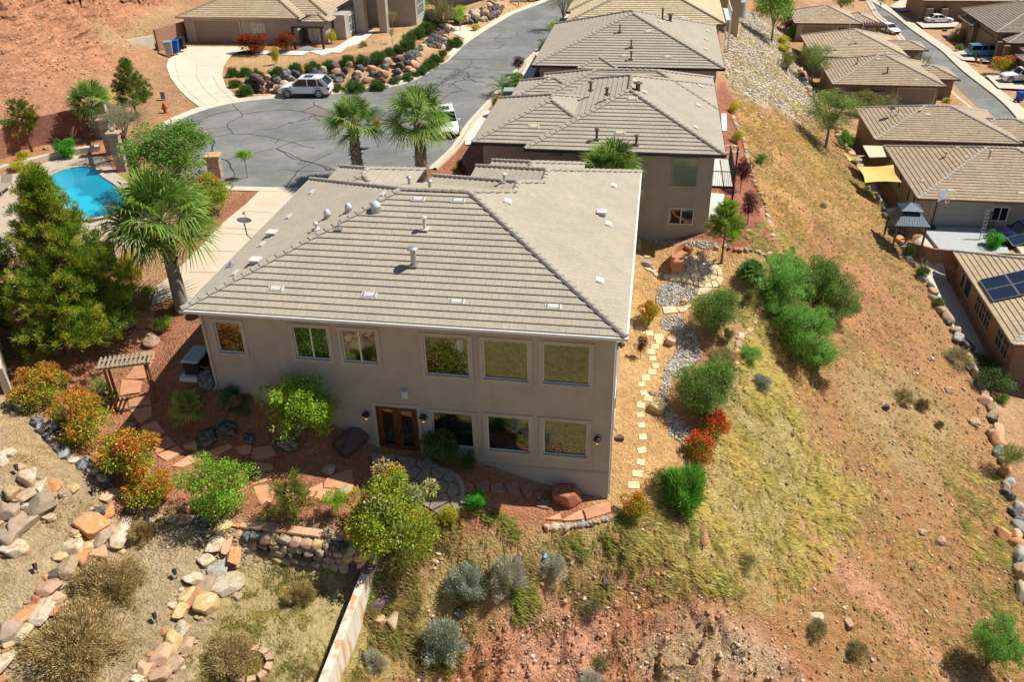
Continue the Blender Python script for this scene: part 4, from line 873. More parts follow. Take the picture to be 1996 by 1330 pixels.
# ------------------------------------------------------------------ roads, kerbs and paving
t = NT("asphalt"); o = t.coords(); n1 = t.noise(o, .25, 5, .6); n2 = t.noise(o, 1.2, 5, .7); n3 = t.noise(o, 60, 3, .8)
c = t.mix(1, t.ramp(n1, [(.3, (.155,.158,.152)), (.48, (.19,.192,.184)), (.56, (.22,.218,.205)), (.72, (.26,.25,.23))]), t.ramp(n2, [(.3, (.85,.86,.88)), (.7, (1.12,1.12,1.1))]), 'MULTIPLY')
t.base(t.mix(1, c, t.ramp(n3, [(.3, (.78,.78,.78)), (.7, (1.2,1.2,1.2))]), 'MULTIPLY')); t.bump(n3, .4, .01); M_ASPH = t.m
M_TAR = mat("tar_seal", (.07,.07,.07), .6, .3, var=.25, scale=4); M_PATCH = mat("asphalt_patch", (.20,.175,.15), .9, var=.12, scale=3, bump=.3)
M_PATCHD = mat("asphalt_patch_dark", (.12,.115,.11), .9, var=.12, scale=2, bump=.3)
M_KERB = mat("kerb_concrete", (.60,.52,.40), .9, var=.12, scale=1.5, bump=.2)
M_DRIVE = mat("driveway_concrete", (.64,.56,.43), .9, var=.09, scale=.7, bump=.25, bscale=20)
M_DRIVE2 = mat("driveway_pinkish", (.62,.50,.375), .9, var=.08, scale=.7, bump=.25, bscale=20)
M_JOINT = mat("joint_dark", (.28,.23,.17), .9, var=.1)
sheet("road", STREET_XY, M_ASPH, "grey asphalt cul-de-sac and street behind the houses", .03, 1.0, z=0)
sheet("road", LOWER_ROAD, M_ASPH, "grey asphalt road of the lower street", .06, 2.0, z=-12.2)
KP = [(-.02, .0), (.0, .045), (.38, .06), (.52, .16), (.70, .17), (.72, -.15)]
kb = MB(); i0 = STREET.index((440,362)); i1 = STREET.index((1084,-6)); ribbon(kb, STREET_XY[i0:i1 + 1], KP, 0, .6, sm=3)
j0 = STREET.index((1130,2)); j1 = STREET.index((833,330)); ribbon(kb, STREET_XY[j0:j1 + 1], KP, 0, .6, sm=2)
ribbon(kb, [STREET_XY[-1], STREET_XY[0], STREET_XY[1]], [(-.02, 0), (0, .045), (.75, .06), (.77, -.1)], 0, .6, sm=0)
o = link("kerb", kb.mesh("kerb", M_KERB)); structure(o)
kb = MB(); LR = LOWER_ROAD[len(LROAD_L):]; ribbon(kb, LR, [(-.02, 0), (0, .09), (.4, .1), (.6, .22), (1.9, .23), (1.95, -.2)][::1], -12.2, 1.0, sm=2)
LL = LOWER_ROAD[:len(LROAD_L)]; ribbon(kb, LL, [(-.02, 0), (0, .09), (.4, .1), (.6, .22), (.9, .23), (.95, -.2)], -12.2, 1.0, sm=2)
o = link("kerb", kb.mesh("kerb", M_KERB)); structure(o)
def zp(l, sx, x0, y0): return [(x0 + x * sx, y0 + y * sx) for x, y in l]
K = .2505
CR = [zp(l, K, 300, 0) for l in ([(600,805),(640,840),(690,880),(690,910),(640,930),(575,965),(570,990),(610,1045)],[(610,1045),(740,1048),(860,1060),(1000,1090),(1080,1110),(1160,1140),(1250,1150)],
 [(740,1048),(830,1015),(950,1000),(1040,965),(1120,950),(1200,935),(1240,900),(1330,915)],[(320,950),(450,900),(560,870),(660,855)],[(690,890),(840,870),(1010,855),(1150,870)],[(420,1005),(575,990)],[(450,1070),(610,1045)],
 [(450,1090),(470,1110),(455,1150),(465,1180),(455,1215),(570,1250),(600,1290),(610,1330)],[(570,1250),(740,1200),(940,1160),(1080,1110),(1200,1090),(1400,1085),(1560,1050)],[(940,1160),(1060,1200),(1170,1255),(1260,1280),(1400,1320)],
 [(1150,870),(1250,820),(1370,870)],[(1150,870),(1280,905),(1360,910)],[(1240,795),(1250,820),(1300,830)],[(935,1120),(985,1080),(1050,1060)],[(1040,965),(1050,950),(1080,968)],[(1120,950),(1150,930),(1240,900),(1290,940),(1240,925)],[(1700,715),(1770,750),(1800,745)],[(1720,710),(1800,740),(1900,735)],
 [(1350,920),(1420,950),(1500,1000)])]
CR += [zp(l, K, 350, 270) for l in ([(265,10),(250,110),(290,150),(380,175),(400,200),(435,290),(360,345)],[(750,85),(900,160),(1040,190),(930,250),(820,385)],[(770,243),(960,262),(1220,250)],[(1040,190),(1150,240),(1220,250)],[(930,200),(960,175),(990,185),(960,210),(930,200)],[(1040,190),(1100,150),(1180,120)],[(1120,230),(1150,260),(1170,235)])]
CR += [zp(l, K, 700, 0) for l in ([(450,650),(560,690),(700,620),(800,560),(870,500),(880,480),(865,460)],[(480,710),(620,720),(720,720),(800,700),(720,650),(560,660)],[(600,535),(760,545),(900,520),(1100,545),(1180,545)],[(690,450),(830,465),(1010,465)],[(900,290),(1050,300),(1200,298)],[(720,380),(860,378),(1000,380),(1090,378)],[(1090,378),(1130,340),(1160,345)],[(1100,270),(1060,310),(1100,330)],[(1220,250),(1240,285)],
 [(650,770),(700,730),(760,715),(830,705)],[(690,680),(750,640),(830,620),(980,645)],[(840,560),(850,600),(900,640)],[(780,580),(700,600),(600,650),(500,690)],[(640,640),(600,700),(650,715)],[(1780,1190),(1830,1170),(1900,1190)],[(820,600),(1000,600),(1050,600)])]
cr = MB()
for l in CR:
    q = smoothline([tuple(atz(u, v, 0)[:2]) for u, v in l], .5, 0); q = q + np.c_[fbm(q[:, 0] * 1.1, q[:, 1] * 1.1, 3, 71), fbm(q[:, 0] * 1.1, q[:, 1] * 1.1, 3, 77)] * .35
    w_ = random.Random(int(l[0][0])).uniform(.035, .06); ribbon(cr, [tuple(a) for a in q], [(-w_, .036), (w_, .036)], 0, .4, sm=0)
rr_ = random.Random(5)
for _i in range(90):      # crazed patch in the middle of the street
    f_ = rr_.random(); u = 818 + f_ * 110 + rr_.gauss(0, 10); v = 176 - f_ * 42 + rr_.gauss(0, 7); p = atz(u, v, 0); a = rr_.uniform(0, 6.28); L = rr_.uniform(.6, 1.8); pts = [p[:2]]
    for k in range(3): a += rr_.gauss(0, .6); pts.append(pts[-1] + np.array([math.cos(a), math.sin(a)]) * L / 3)
    ribbon(cr, pts, [(-.022, .037), (.022, .037)], 0, .4, sm=0)
o = link("tar_crack_seal", cr.mesh("tar_crack_seal", M_TAR)); tag(o, kind="stuff", label="dark tar crack seal lines on the asphalt")
sheet("asphalt_patch", [tuple(atz(u, v, 0)[:2]) for u, v in zp([(1160,868),(1250,825),(1400,860),(1400,905),(1290,900)], K, 300, 0)], M_PATCH, None, .034, .8, z=0)
for l, m_ in (([(1340,672),(1700,678),(1895,768),(1450,765)], M_PATCH), ([(840,120),(940,125),(1100,190),(1170,215),(960,250),(880,170)], M_PATCHD), ([(1060,295),(1240,300),(1310,320),(1080,320)], M_PATCH)):
    sheet("asphalt_patch", [tuple(atz(u, v, -12.2)[:2]) for u, v in zp(l, K, 1496, 0)], m_, None, .066, 1.5, z=-12.2)
# driveways and walks
D1 = zp([(1395,400),(1320,470),(1300,530),(1330,620),(1400,710),(1480,780),(1550,830),(1700,800),(1860,770),(1760,680),(1730,590),(1740,510),(1790,445),(1820,420),(1990,425),(1990,365),(1440,362)], K, 0, 0)
sheet("driveway", [tuple(atz(u, v, .06)[:2]) for u, v in D1], M_DRIVE, "curved pale concrete driveway across the turning circle", .05, .6)
jt = MB()
for l in ([(1390,480),(1560,500),(1735,500)],[(1330,600),(1500,605),(1730,600)],[(1460,770),(1620,740),(1790,710)],[(1370,440),(1365,520),(1400,640),(1490,740),(1600,820)],[(1530,480),(1525,600),(1600,710),(1700,790)],[(1660,600),(1700,680),(1800,770)]):
    ribbon(jt, [tuple(atz(u, v, .06)[:2]) for u, v in zp(l, K, 0, 0)], [(-.02, .056), (.02, .056)], None, .4, sm=1)
o = link("joint_lines", jt.mesh("joint_lines", M_JOINT)); tag(o, kind="stuff", label="dark joint lines of the curved driveway")
sheet("path", px([(458,105),(498,106),(590,108),(604,101),(663,104),(732,60),(710,59),(651,94),(615,95),(600,88),(575,99),(475,99)]), M_CONCW, "white concrete front walk of the house across the street", .05, .5)
sheet("path", px([(870,48),(905,50),(938,61),(912,77),(880,64)]), M_DRIVE, "short concrete drive between the boulder walls", .05, .6)
DR = [tuple(atz(u, v, 0)[:2]) for u, v in [(585,369),(508,371),(478,400),(438,432),(400,470),(367,500),(335,525),(300,545),(288,572)]]
DR += [tuple(at(350, 578)[:2]), (-19.0, 32.6), (-18.9, 44), (-18.9, 47), (-15, 50.5)]
sheet("driveway", DR, M_DRIVE2, "pale driveway beside the main house", .05, .6)
sheet("driveway", [(-17.6, 50.2), (-10.4, 50.2), tuple(atz(826, 352, 0)[:2]), tuple(atz(585, 367, 0)[:2])], M_DRIVE2, "pale forecourt behind the main house", .046, .8)
jt = MB()
for a, b in (((471,412),(535,416)),((388,487),(470,489)),((365,523),(440,525)),((295,556),(410,560)),((440,445),(512,449)),((436,455),(510,459))):
    ribbon(jt, [tuple(atz(*a, 0)[:2]), tuple(atz(*b, 0)[:2])], [(-.02, .058), (.02, .058)], None, .4, sm=0)
o = link("joint_lines", jt.mesh("joint_lines", M_JOINT)); tag(o, kind="stuff", label="dark joint lines of the driveway beside the main house")
sheet("driveway", px([(908,253),(950,215),(974,223),(932,284),(906,283)]), M_CONCW, "white driveway of the neighbouring house", .06, .5)
sheet("pavement", px([(1010,152),(1047,100),(1057,108),(1037,156)]), M_CONCW, "white pavement slab beside the street", .06, .5)
sheet("path", px([(1378,377),(1412,380),(1408,433),(1374,430)]), M_CONCW, "white concrete slab beside the neighbouring house", .06, .5)
sheet("path", px([(1406,222),(1416,222),(1417,256),(1406,256)]), M_CONCW, "narrow white slab in the red gravel yard", .06, .5)
def lz(l): return [tuple(atz(u, v, -12.0)[:2]) for u, v in l]
for l, lb in (([(1786,43),(1835,36),(1870,44),(1862,52),(1799,54)], "concrete drive under the white saloon car"), ([(1852,103),(1886,97),(1945,104),(1950,122),(1876,117)], "concrete drive under the blue minivan"), ([(1921,147),(1949,143),(2030,150),(2030,176),(1946,172)], "concrete drive under the white pickup"),
    ([(1735,12),(1760,-4),(1830,4),(1790,20),(1755,22)], "concrete drive at the top right")): sheet("driveway", lz(l), M_CONC, lb, .16, 1.0, z=-12.1)
M_COURT = mat("court_concrete", (.42,.44,.44), .85, var=.08)
sheet("court", [(25, 71.5), (30.5, 71.2), (31.2, 76.7), (24.6, 76.7)], M_COURT, "blue-grey concrete play court before the garage door", .0, 1.0, z=-11.68, thick=2.5)
sheet("driveway", [(31.5, 70.5), (40, 70.2), (40, 77), (31.5, 77)], M_CONC, "concrete drive under the navy car", .0, 1.0, z=-11.69, thick=2.5)
sheet("path", [(23.9, 57), (25.8, 57), (25.8, 69), (24.5, 75), (23.2, 73.5), (24, 67)], M_CONC, "concrete side path of the house with solar panels", .06, .8)
# ------------------------------------------------------------------ pool
M_PLASTER = mat("pool_plaster", (.03,.62,.80), .7, var=.10, scale=.8)
t = NT("pool_water"); o = t.coords(); t.base((.10,.62,.78)); t.b.inputs["Transmission Weight"].default_value = 0; t.b.inputs["Roughness"].default_value = .04
tr = t.add("ShaderNodeBsdfTransparent", Color=(.72,.95,.98,1)); gl = t.add("ShaderNodeBsdfGlossy", Roughness=.05); fr = t.add("ShaderNodeFresnel", IOR=1.33)
bmp = t.add("ShaderNodeBump", Strength=.25, Distance=.05); t.link(t.noise(o, 2.2, 3), bmp.inputs["Height"]); t.link(bmp.outputs[0], gl.inputs["Normal"]); t.link(bmp.outputs[0], fr.inputs["Normal"])
df = t.add("ShaderNodeBsdfDiffuse", Color=(.03,.60,.80,1)); m0 = t.add("ShaderNodeMixShader", Fac=.38); t.link(tr.outputs[0], m0.inputs[1]); t.link(df.outputs[0], m0.inputs[2])
mx = t.add("ShaderNodeMixShader"); t.link(fr.outputs[0], mx.inputs[0]); t.link(m0.outputs[0], mx.inputs[1]); t.link(gl.outputs[0], mx.inputs[2]); t.link(mx.outputs[0], t.n["Material Output"].inputs[0]); M_WATER = t.m
def expand(poly, d):
    n = len(poly); out = []; A_ = sum(poly[i][0] * poly[(i+1) % n][1] - poly[(i+1) % n][0] * poly[i][1] for i in range(n)); sg = 1 if A_ > 0 else -1
    for i in range(n):
        a = np.array(poly[i-1]); b = np.array(poly[(i+1) % n]); e_ = b - a; e_ /= np.hypot(*e_) + 1e-9; out.append(tuple(np.array(poly[i]) + sg * d * np.array([e_[1], -e_[0]])))
    return out
M_COPING = mat("pool_coping", (.47,.40,.31), .85, var=.2, scale=4, bump=.3); M_DECK = mat("pool_deck", (.47,.385,.29), .9, var=.1, scale=1)
def basin(name, poly, depth, label, step_lab=None):
    root = T(name, label, name.replace("_", " "), (poly[0][0], poly[0][1], .2)); off = root.location[:]
    b = MB(off); n = len(poly); b.prism([p for p in expand(poly, -.02)], .2 - depth - .04, .2 - depth)
    for i in range(n):
        p, q = poly[i], poly[(i+1) % n]; b.add([(p[0], p[1], .24), (p[0], p[1], .2 - depth), (q[0], q[1], .2 - depth), (q[0], q[1], .24)], [(0, 1, 2, 3)])
    P("basin", b, M_PLASTER, root)
    me = drape_mesh("water_surface", poly, M_WATER, 0, 1.0, z=.215); o = link("water_surface", me, root); o.location = tuple(-q for q in off)
    me = drape_mesh("coping", expand(poly, .26), M_COPING, 0, .8, thick=.12, z=.30, hole=expand(poly, -.03)); o = link("coping", me, root); o.location = tuple(-q for q in off)
    return root, off
pr_, off = basin("swimming_pool", smoothline(POOL + POOL[:1], .5, 1)[:-1].tolist(), 1.35, "turquoise kidney-shaped swimming pool behind the pine tree")
b = MB(off); pc = np.mean(POOL, axis=0); e0 = np.array(atz(236, 411, .2)[:2]); b.prism([tuple(p) for p in ([np.array(atz(u, v, .2)[:2]) for u, v in [(205,395),(232,388),(247,392),(247,404),(236,411),(206,420)]])], -1.1, -.25)
P("pool_step", b, mat("pool_plaster_pale", (.08,.72,.85), .7, var=.06), pr_)
basin("spa", SPA, .9, "small round spa tub next to the turquoise pool")
POOLX = expand(POOL, .36)
dk = [tuple(atz(u, v, .2)[:2]) for u, v in [(-40,330),(30,330),(85,318),(140,303),(200,306),(226,338),(255,358),(285,400),(295,440),(270,480),(225,490),(60,500),(-60,500)]]
me = drape_mesh("pool_deck", dk, M_DECK, 0, 1.0, z=.23, hole=expand(POOL, .3)); o = link("pool_deck", me); structure(o)
lw = MB(); ribbon(lw, [tuple(atz(u, v, .2)[:2]) for u, v in [(-20,345),(40,328),(80,318),(140,302),(195,296)]], [(0, -.2), (0, .42), (.45, .42), (.45, -.2)], .2, .6, sm=1)
o = link("raised_pool_edge", lw.mesh("raised_pool_edge", M_CONC)); tag(o, "low pale raised edge curving along the far side of the pool", "low wall")
# ------------------------------------------------------------------ masonry walls
def brick_mat(name, ca, cb, mo, bw=.4, bh=.2):
    t = NT(name); o = t.add("ShaderNodeUVMap").outputs[0]; b = t.add("ShaderNodeTexBrick", Scale=1.0); b.inputs["Brick Width"].default_value = bw; b.inputs["Row Height"].default_value = bh; b.inputs["Mortar Size"].default_value = .012
    b.inputs["Color1"].default_value = (*ca, 1); b.inputs["Color2"].default_value = (*cb, 1); b.inputs["Mortar"].default_value = (*mo, 1); t.link(o, b.inputs[0])
    n = t.noise(t.coords(), 6, 5, .7); t.base(t.mix(1, b.outputs[0], t.ramp(n, [(.3, (.8,.8,.8)), (.7, (1.15,1.15,1.15))]), 'MULTIPLY')); t.bump(b.outputs["Fac"], .4, -.01); return t.m
M_BRICK = brick_mat("block_red_brown", (.27,.115,.075), (.36,.165,.11), (.20,.10,.075)); M_BRICK2 = brick_mat("block_brown", (.34,.17,.11), (.40,.21,.14), (.25,.14,.1))
def brickwall(name, pts, h, m, label, cat="block wall", th=.22, cap=True):
    """pts [(x, y, base)]; top follows base + h"""
    mb = MB(); mb.uv = []; s = 0
    for i in range(len(pts) - 1):
        a = np.array(pts[i], float); b = np.array(pts[i+1], float); d = (b - a)[:2]; L = np.hypot(*d); n = np.array([-d[1], d[0]]) / L * th / 2
        ha, hb = (h[i], h[i+1]) if hasattr(h, "__len__") else (h, h)
        za0, za1, zb0, zb1 = a[2] - 1.2, a[2] + ha, b[2] - 1.2, b[2] + hb
        vs = [(a[0]-n[0], a[1]-n[1], za0), (b[0]-n[0], b[1]-n[1], zb0), (b[0]-n[0], b[1]-n[1], zb1), (a[0]-n[0], a[1]-n[1], za1), (a[0]+n[0], a[1]+n[1], za0), (b[0]+n[0], b[1]+n[1], zb0), (b[0]+n[0], b[1]+n[1], zb1), (a[0]+n[0], a[1]+n[1], za1)]
        fs = [(0, 1, 2, 3), (5, 4, 7, 6), (3, 2, 6, 7), (1, 5, 6, 2), (4, 0, 3, 7)]; mb.add(vs, fs)
        uv = {0: (s, za0), 1: (s+L, zb0), 2: (s+L, zb1), 3: (s, za1), 4: (s, za0), 5: (s+L, zb0), 6: (s+L, zb1), 7: (s, za1)}
        for k_, f in enumerate(fs): mb.uv.append([uv[j] if k_ < 2 else (uv[j][0] + (.2 if j > 3 else 0), uv[j][1]) for j in f])
        s += L
    return S(name, mb, m, label, cat)
g_ = lambda u, v, z: (*atz(u, v, z)[:2], z)
brickwall("block_wall", [g_(-60,352,.3), g_(48,292,.4), g_(150,268,.35), g_(248,246,.3)], [2.0,2.1,2.1,1.6], M_BRICK, "red-brown block wall at the foot of the hillside behind the pool")
brickwall("block_wall", [g_(230,262,.2), g_(262,300,.1), g_(275,345,.1)], .9, M_BRICK, "low red-brown block wall between the pool pillars and the turning circle")
brickwall("block_wall", [g_(306,86,.8), (-51.5, 93.6, .5)], [1.5,1.5], M_BRICK2, "brown block wall running up to the garage of the house across the circle")
S("low_wall", (lambda m_: (m_.bar((*g_(231,97,1.3)[:2], 1.5), (*g_(300,86,.9)[:2], 1.15), .25, 1.3), m_)[1])(MB()), M_CONC, "low bare concrete wall on the hillside above the turning circle", "low wall")
brickwall("block_wall", [(22.6, 72.6, -13.6), (24.4, 71.2, -13.8), (33.2, 70.2, -13.8)], [2.1,2.35,2.35], M_BRICK2, "brown retaining block wall below the grey play court")
M_WALLC = (lambda: (lambda t: (lambda o, nz: (t.base(t.mix(t.ramp(nz, [(.50, (0,0,0)), (.60, (1,1,1))]), (.64,.60,.50), (.62,.33,.16))), t.bump(t.noise(o, 20, 4), .3, .01), t.m)[2])(t.coords(), (lambda mpn: (t.link(t.coords(), mpn.inputs[0]), t.noise(mpn.outputs[0], 1.0, 4, .6))[1])(t.add("ShaderNodeMapping", Scale=(2.5, 2.5, .35)))))(NT("rust_streaked_render")))()
wN = atz(719, 1078, -5.2); wS = atz(612, 1350, -5.6); mb = MB(); dx = np.array([.26, .02]); nb = atz(735, 1075, -5.1)
mb.add([(wN[0], wN[1], -7.5), (wN[0]+.3, wN[1]+.1, -7.5), (wS[0]+.34, wS[1], -9.5), (wS[0], wS[1], -9.5), (wN[0], wN[1], wN[2]), (wN[0]+.3, wN[1]+.1, wN[2]), (wS[0]+.34, wS[1], wS[2]), (wS[0], wS[1], wS[2])], [(0, 3, 2, 1), (4, 5, 6, 7), (0, 1, 5, 4), (1, 2, 6, 5), (2, 3, 7, 6), (3, 0, 4, 7)])
S("retaining_wall", mb, M_WALLC, "pale rendered retaining wall with rust-orange streaks at the bottom edge", "retaining wall")
mb = MB(); a = atz(20, 778, -1.7); mb.bar((a[0], a[1], -1.2), (a[0] - 3.0, a[1] + 3.6, -.6), .3, 2.4)
S("garden_wall", mb, M_CONC, "pale wall end at the left edge beside the orange shrub", "garden wall")

# ------------------------------------------------------------------ boulders
def ico(sub):
    import bmesh
    bm = bmesh.new(); bmesh.ops.create_icosphere(bm, subdivisions=sub, radius=1); V = np.array([v.co[:] for v in bm.verts]); F = np.array([[v.index for v in f.verts] for f in bm.faces]); bm.free(); return V, F
ICO3 = ico(4); ICO2 = ico(3)
ROCKC = {'w': (.62,.54,.40), 'o': (.60,.27,.11), 'g': (.43,.33,.235), 'y': (.56,.40,.17), 'k': (.075,.085,.095), 'r': (.42,.15,.09), 'p': (.60,.37,.23), 'b': (.34,.34,.31), 't': (.50,.37,.24), 'd': (.17,.11,.09)}
def rock_mat(key):
    n_ = "rock_" + key
    if n_ in MATS: return MATS[n_]
    c = ROCKC[key]; t = NT(n_); o = t.coords(); oi = t.add("ShaderNodeObjectInfo")
    mpg = t.add("ShaderNodeVectorMath", _operation='ADD'); t.link(o, mpg.inputs[0]); t.link(oi.outputs["Location"], mpg.inputs[1])
    n1 = t.noise(mpg.outputs[0], 2.2, 5, .65); n2 = t.noise(mpg.outputs[0], 9, 5, .7)
    alt = {'w': (.50,.33,.18), 'o': (.62,.36,.20), 'g': (.33,.25,.17), 'y': (.64,.55,.36), 'k': (.30,.27,.24), 'r': (.50,.22,.13), 'p': (.56,.40,.27), 'b': (.46,.43,.37), 't': (.38,.26,.17), 'd': (.08,.075,.07)}[key]
    r = t.mix(t.ramp(n1, [(.48, (0,0,0)), (.62, (1,1,1))]), c, alt); r = t.mix(1, r, t.ramp(n2, [(.3, (.72,.72,.72)), (.7, (1.18,1.18,1.18))]), 'MULTIPLY')
    k = t.ramp(oi.outputs["Random"], [(0, (.82,.82,.82)), (1, (1.12,1.1,1.08))]); t.base(t.mix(1, r, k, 'MULTIPLY')); t.bump(n2, .6, .04); MATS[n_] = t.m; return t.m
def rock_mesh(seed, kind='angular', hi=True):
    r_ = np.random.default_rng(seed); V, F = (ICO3 if hi else ICO2); V = V.copy(); ang = kind == 'angular'; nP = 12 if ang else 22
    n = r_.normal(size=(nP, 3)); n[:6] = np.array([(1,0,0),(-1,0,0),(0,1,0),(0,-1,0),(0,0,1),(0,0,-1)]) + r_.normal(0, .26, (6, 3)); n /= np.linalg.norm(n, axis=1)[:, None]; d = r_.uniform(.70, .96, nP) if ang else r_.uniform(.74, .95, nP); d[:6] = r_.uniform(.56, .76, 6) if ang else r_.uniform(.68, .82, 6)
    if kind == 'slab': n[0] = (0, 0, 1); d[0] = .34; n[1] = (0, 0, -1); d[1] = .4
    q = V @ n.T; q = np.where(q > .05, d[None, :] / np.maximum(q, .05), 9); rad = np.minimum(q.min(1), 1.15)
    P_ = V * rad[:, None]; w = np.array([fbm(P_[:, 0] * 2.3 + seed, P_[:, 1] * 2.3 + P_[:, 2] * 1.7, 3, seed)]).T * (.035 if ang else .10)
    w2 = np.array([fbm(P_[:, 0] * 9 + seed, P_[:, 1] * 9 + P_[:, 2] * 7, 3, seed + 5)]).T * .02
    return P_ * (1 + w + w2), F
RM = {}
def rock_me(seed, key, kind='angular', hi=True):
    k = (seed, key, kind, hi)
    if k not in RM: V, F = rock_mesh(seed, kind, hi); RM[k] = fast_mesh("boulder", V, F, rock_mat(key), None, smooth=False)
    return RM[k]
RB = random.Random(11)
def boulder(u, v, w, h=None, key='t', parent=None, name="boulder", label=None, kind='angular', sink=.25, z=None, rz=None, group=None):
    """w, h: size in the photograph; the stone sits on the ground under that spot"""
    p = np.array(at(u, v)) if z is None else np.array(atz(u, v, z)); h = h or w * .8; k = ppm(p); W = w / k / 2 * 1.2; Hh = h / k / 2 * 1.28
    sx, sy, sz = (W, max(W * .8, Hh), max(Hh * .8, W * .42)) if h <= w * 1.25 else (W, Hh * 1.15, min(W, Hh) * .7)
    if parent is not None: sz *= .72
    o = link(name, rock_me(RB.randrange(9), key, kind, w > 12), parent); o.rotation_euler = (RB.uniform(-.2, .2), RB.uniform(-.2, .2), RB.uniform(-.5, .5) if rz is None else rz)
    o.scale = (sx, sy, sz); off = parent.location if parent else (0, 0, 0)
    o.location = (p[0] - off[0], p[1] - off[1], p[2] + sz * (1 - 2 * sink) * .8 - off[2])
    if label: tag(o, label, "boulder", group)
    return o
def wall_of(name, label, items, scale=1.0, x0=0, y0=0, cat="boulder wall", sink=.25):
    u, v = items[0][0] * scale + x0, items[0][1] * scale + y0; p = at(u, v); t_ = T(name, label, cat, tuple(p))
    for it in items:
        boulder(it[0] * scale + x0, it[1] * scale + y0 - (it[3] * scale * .0), it[2] * scale, it[3] * scale, it[4], t_, "boulder", sink=sink)
    q = random.Random(len(items))
    for it in items * 3:
        if len(t_.children) >= 99: break
        a = q.uniform(0, 6.28); s_ = q.uniform(.3, .5) * min(it[2], it[3]); boulder((it[0] + math.cos(a) * it[2] * .55) * scale + x0, (it[1] + math.sin(a) * it[3] * .5) * scale + y0, s_ * scale, s_ * scale * .8, q.choice('wotpytg'), t_, "boulder", sink=sink)
    return t_
A_ = [(230,330,150,170,'w'),(100,445,140,120,'y'),(210,470,120,150,'t'),(320,390,90,150,'w'),(430,390,150,70,'o'),(570,412,120,40,'y'),(340,545,240,210,'g'),(205,680,190,260,'g'),(70,600,160,130,'g'),(85,800,190,200,'g'),(110,900,170,170,'w'),(20,930,70,60,'r'),(60,150,120,90,'w'),(20,205,130,70,'w'),(150,250,90,50,'p'),(470,450,90,60,'t'),(150,500,80,50,'w'),(0,690,60,60,'p')]
wall_of("boulder_wall", "row of big mauve and cream boulders nearest the left edge", A_, K, 0, 850)
B1 = [(850,480,110,150,'p'),(770,590,120,80,'k'),(870,580,90,190,'o'),(935,560,95,160,'o'),(1020,590,110,100,'d'),(700,730,240,200,'o'),(800,790,160,190,'g'),(930,780,160,260,'w'),(560,890,180,140,'w'),(690,870,90,90,'y'),(635,965,150,160,'o'),(780,925,140,130,'p'),(470,960,110,90,'y'),(525,1060,150,180,'t'),(415,1090,90,80,'d'),(350,1105,50,50,'o'),(720,1010,70,60,'r')]
B2 = [(x, y + 587, w, h, c) for x, y, w, h, c in [(370,620,180,150,'p'),(285,695,75,75,'r'),(200,830,120,230,'o'),(320,795,170,220,'w'),(440,690,110,110,'p'),(80,960,170,190,'g'),(165,975,150,150,'w'),(60,1050,80,90,'y'),(20,1190,150,210,'w'),(10,1320,90,60,'o'),(420,800,90,110,'o')]]
wall_of("boulder_wall", "middle row of orange, cream and mauve boulders between two dry terraces", B1 + B2, K, 0, 850)
C1 = [(1330,662,70,60,'w'),(1440,668,130,50,'p'),(1580,678,170,60,'k'),(1250,645,60,40,'t'),(1730,735,120,130,'y'),(1670,875,130,140,'w'),(1765,850,80,160,'p'),(1825,920,120,210,'o'),(1600,990,120,110,'w'),(1725,1030,120,170,'b'),(1640,1050,70,80,'b'),(1760,1180,190,250,'w'),(1500,1130,130,110,'w'),(1590,1180,140,190,'t'),(1450,1250,100,140,'y')]
C2 = [(x, y + 587, w, h, c) for x, y, w, h, c in [(1485,700,120,170,'o'),(1600,750,180,200,'y'),(1400,800,110,120,'y'),(1345,735,90,50,'w'),(1350,1040,150,180,'y'),(1460,1060,130,150,'p'),(1270,1130,180,190,'p'),(1355,1215,120,130,'t'),(1240,1290,180,110,'p'),(1120,1240,130,120,'p'),(1420,930,120,130,'w'),(1300,960,100,80,'o'),(1180,1190,60,90,'w'),(1060,1320,90,70,'w')]]
wall_of("boulder_wall", "row of cream and ochre boulders dropping to the lawn-like terrace", C1 + C2, K, 0, 850)
# dry-stone wall with pink cap blocks
dt = T("stone_wall", "dry-stacked rubble wall with square pink cap stones above the grassy terrace", "stone wall", tuple(atz(460, 1090, -5.4))); q = random.Random(3)
pa, pb = np.array(atz(455, 1082, -5.35)), np.array(atz(706, 1112, -5.35)); d_ = (pb - pa); Lw = np.hypot(d_[0], d_[1]); d_ /= Lw; back = np.array([-d_[1], d_[0], 0])
for row in range(4):
    s = q.uniform(0, .2)
    while s < Lw:
        wv = q.uniform(.26, .55); o = link("stone", rock_me(q.randrange(9), q.choice('tgptdtyp' if row < 3 else 'ptywtkp'), 'angular', False), dt)
        p = pa + d_ * (s + wv / 2) + back * (row * .09 + q.uniform(-.03, .03)); o.location = (p[0] - pa[0] + (pa[0] - dt.location[0]), p[1] - dt.location[1], -5.3 + row * .27 + .1 - dt.location[2]); o.scale = (wv * .72, .36, .20); o.rotation_euler = (q.uniform(-.1, .1), q.uniform(-.1, .1), math.atan2(d_[1], d_[0]) + q.uniform(-.1, .1)); s += wv
s = -.1
while s < Lw + .1:
    wv = q.uniform(.38, .5); p = pa + d_ * (s + wv / 2) + back * (.62 + q.uniform(-.04, .04)); mb = MB(); mb.prism([(-wv/2, -.2), (wv/2 - .02, -.22), (wv/2, .2), (-wv/2 + .02, .19)], -.06, .06)
    o = P("cap_stone", mb, rock_mat('o' if q.random() < .3 else 'p'), dt); o.location = (p[0] - dt.location[0], p[1] - dt.location[1], -4.18 - dt.location[2]); o.rotation_euler = (q.uniform(-.06, .06), q.uniform(-.06, .06), math.atan2(d_[1], d_[0]) + q.uniform(-.08, .08)); s += wv
rt = T("stone_ring", "ring of pink blocks around a pit at the bottom left", "stone ring", tuple(at(488, 1300)))
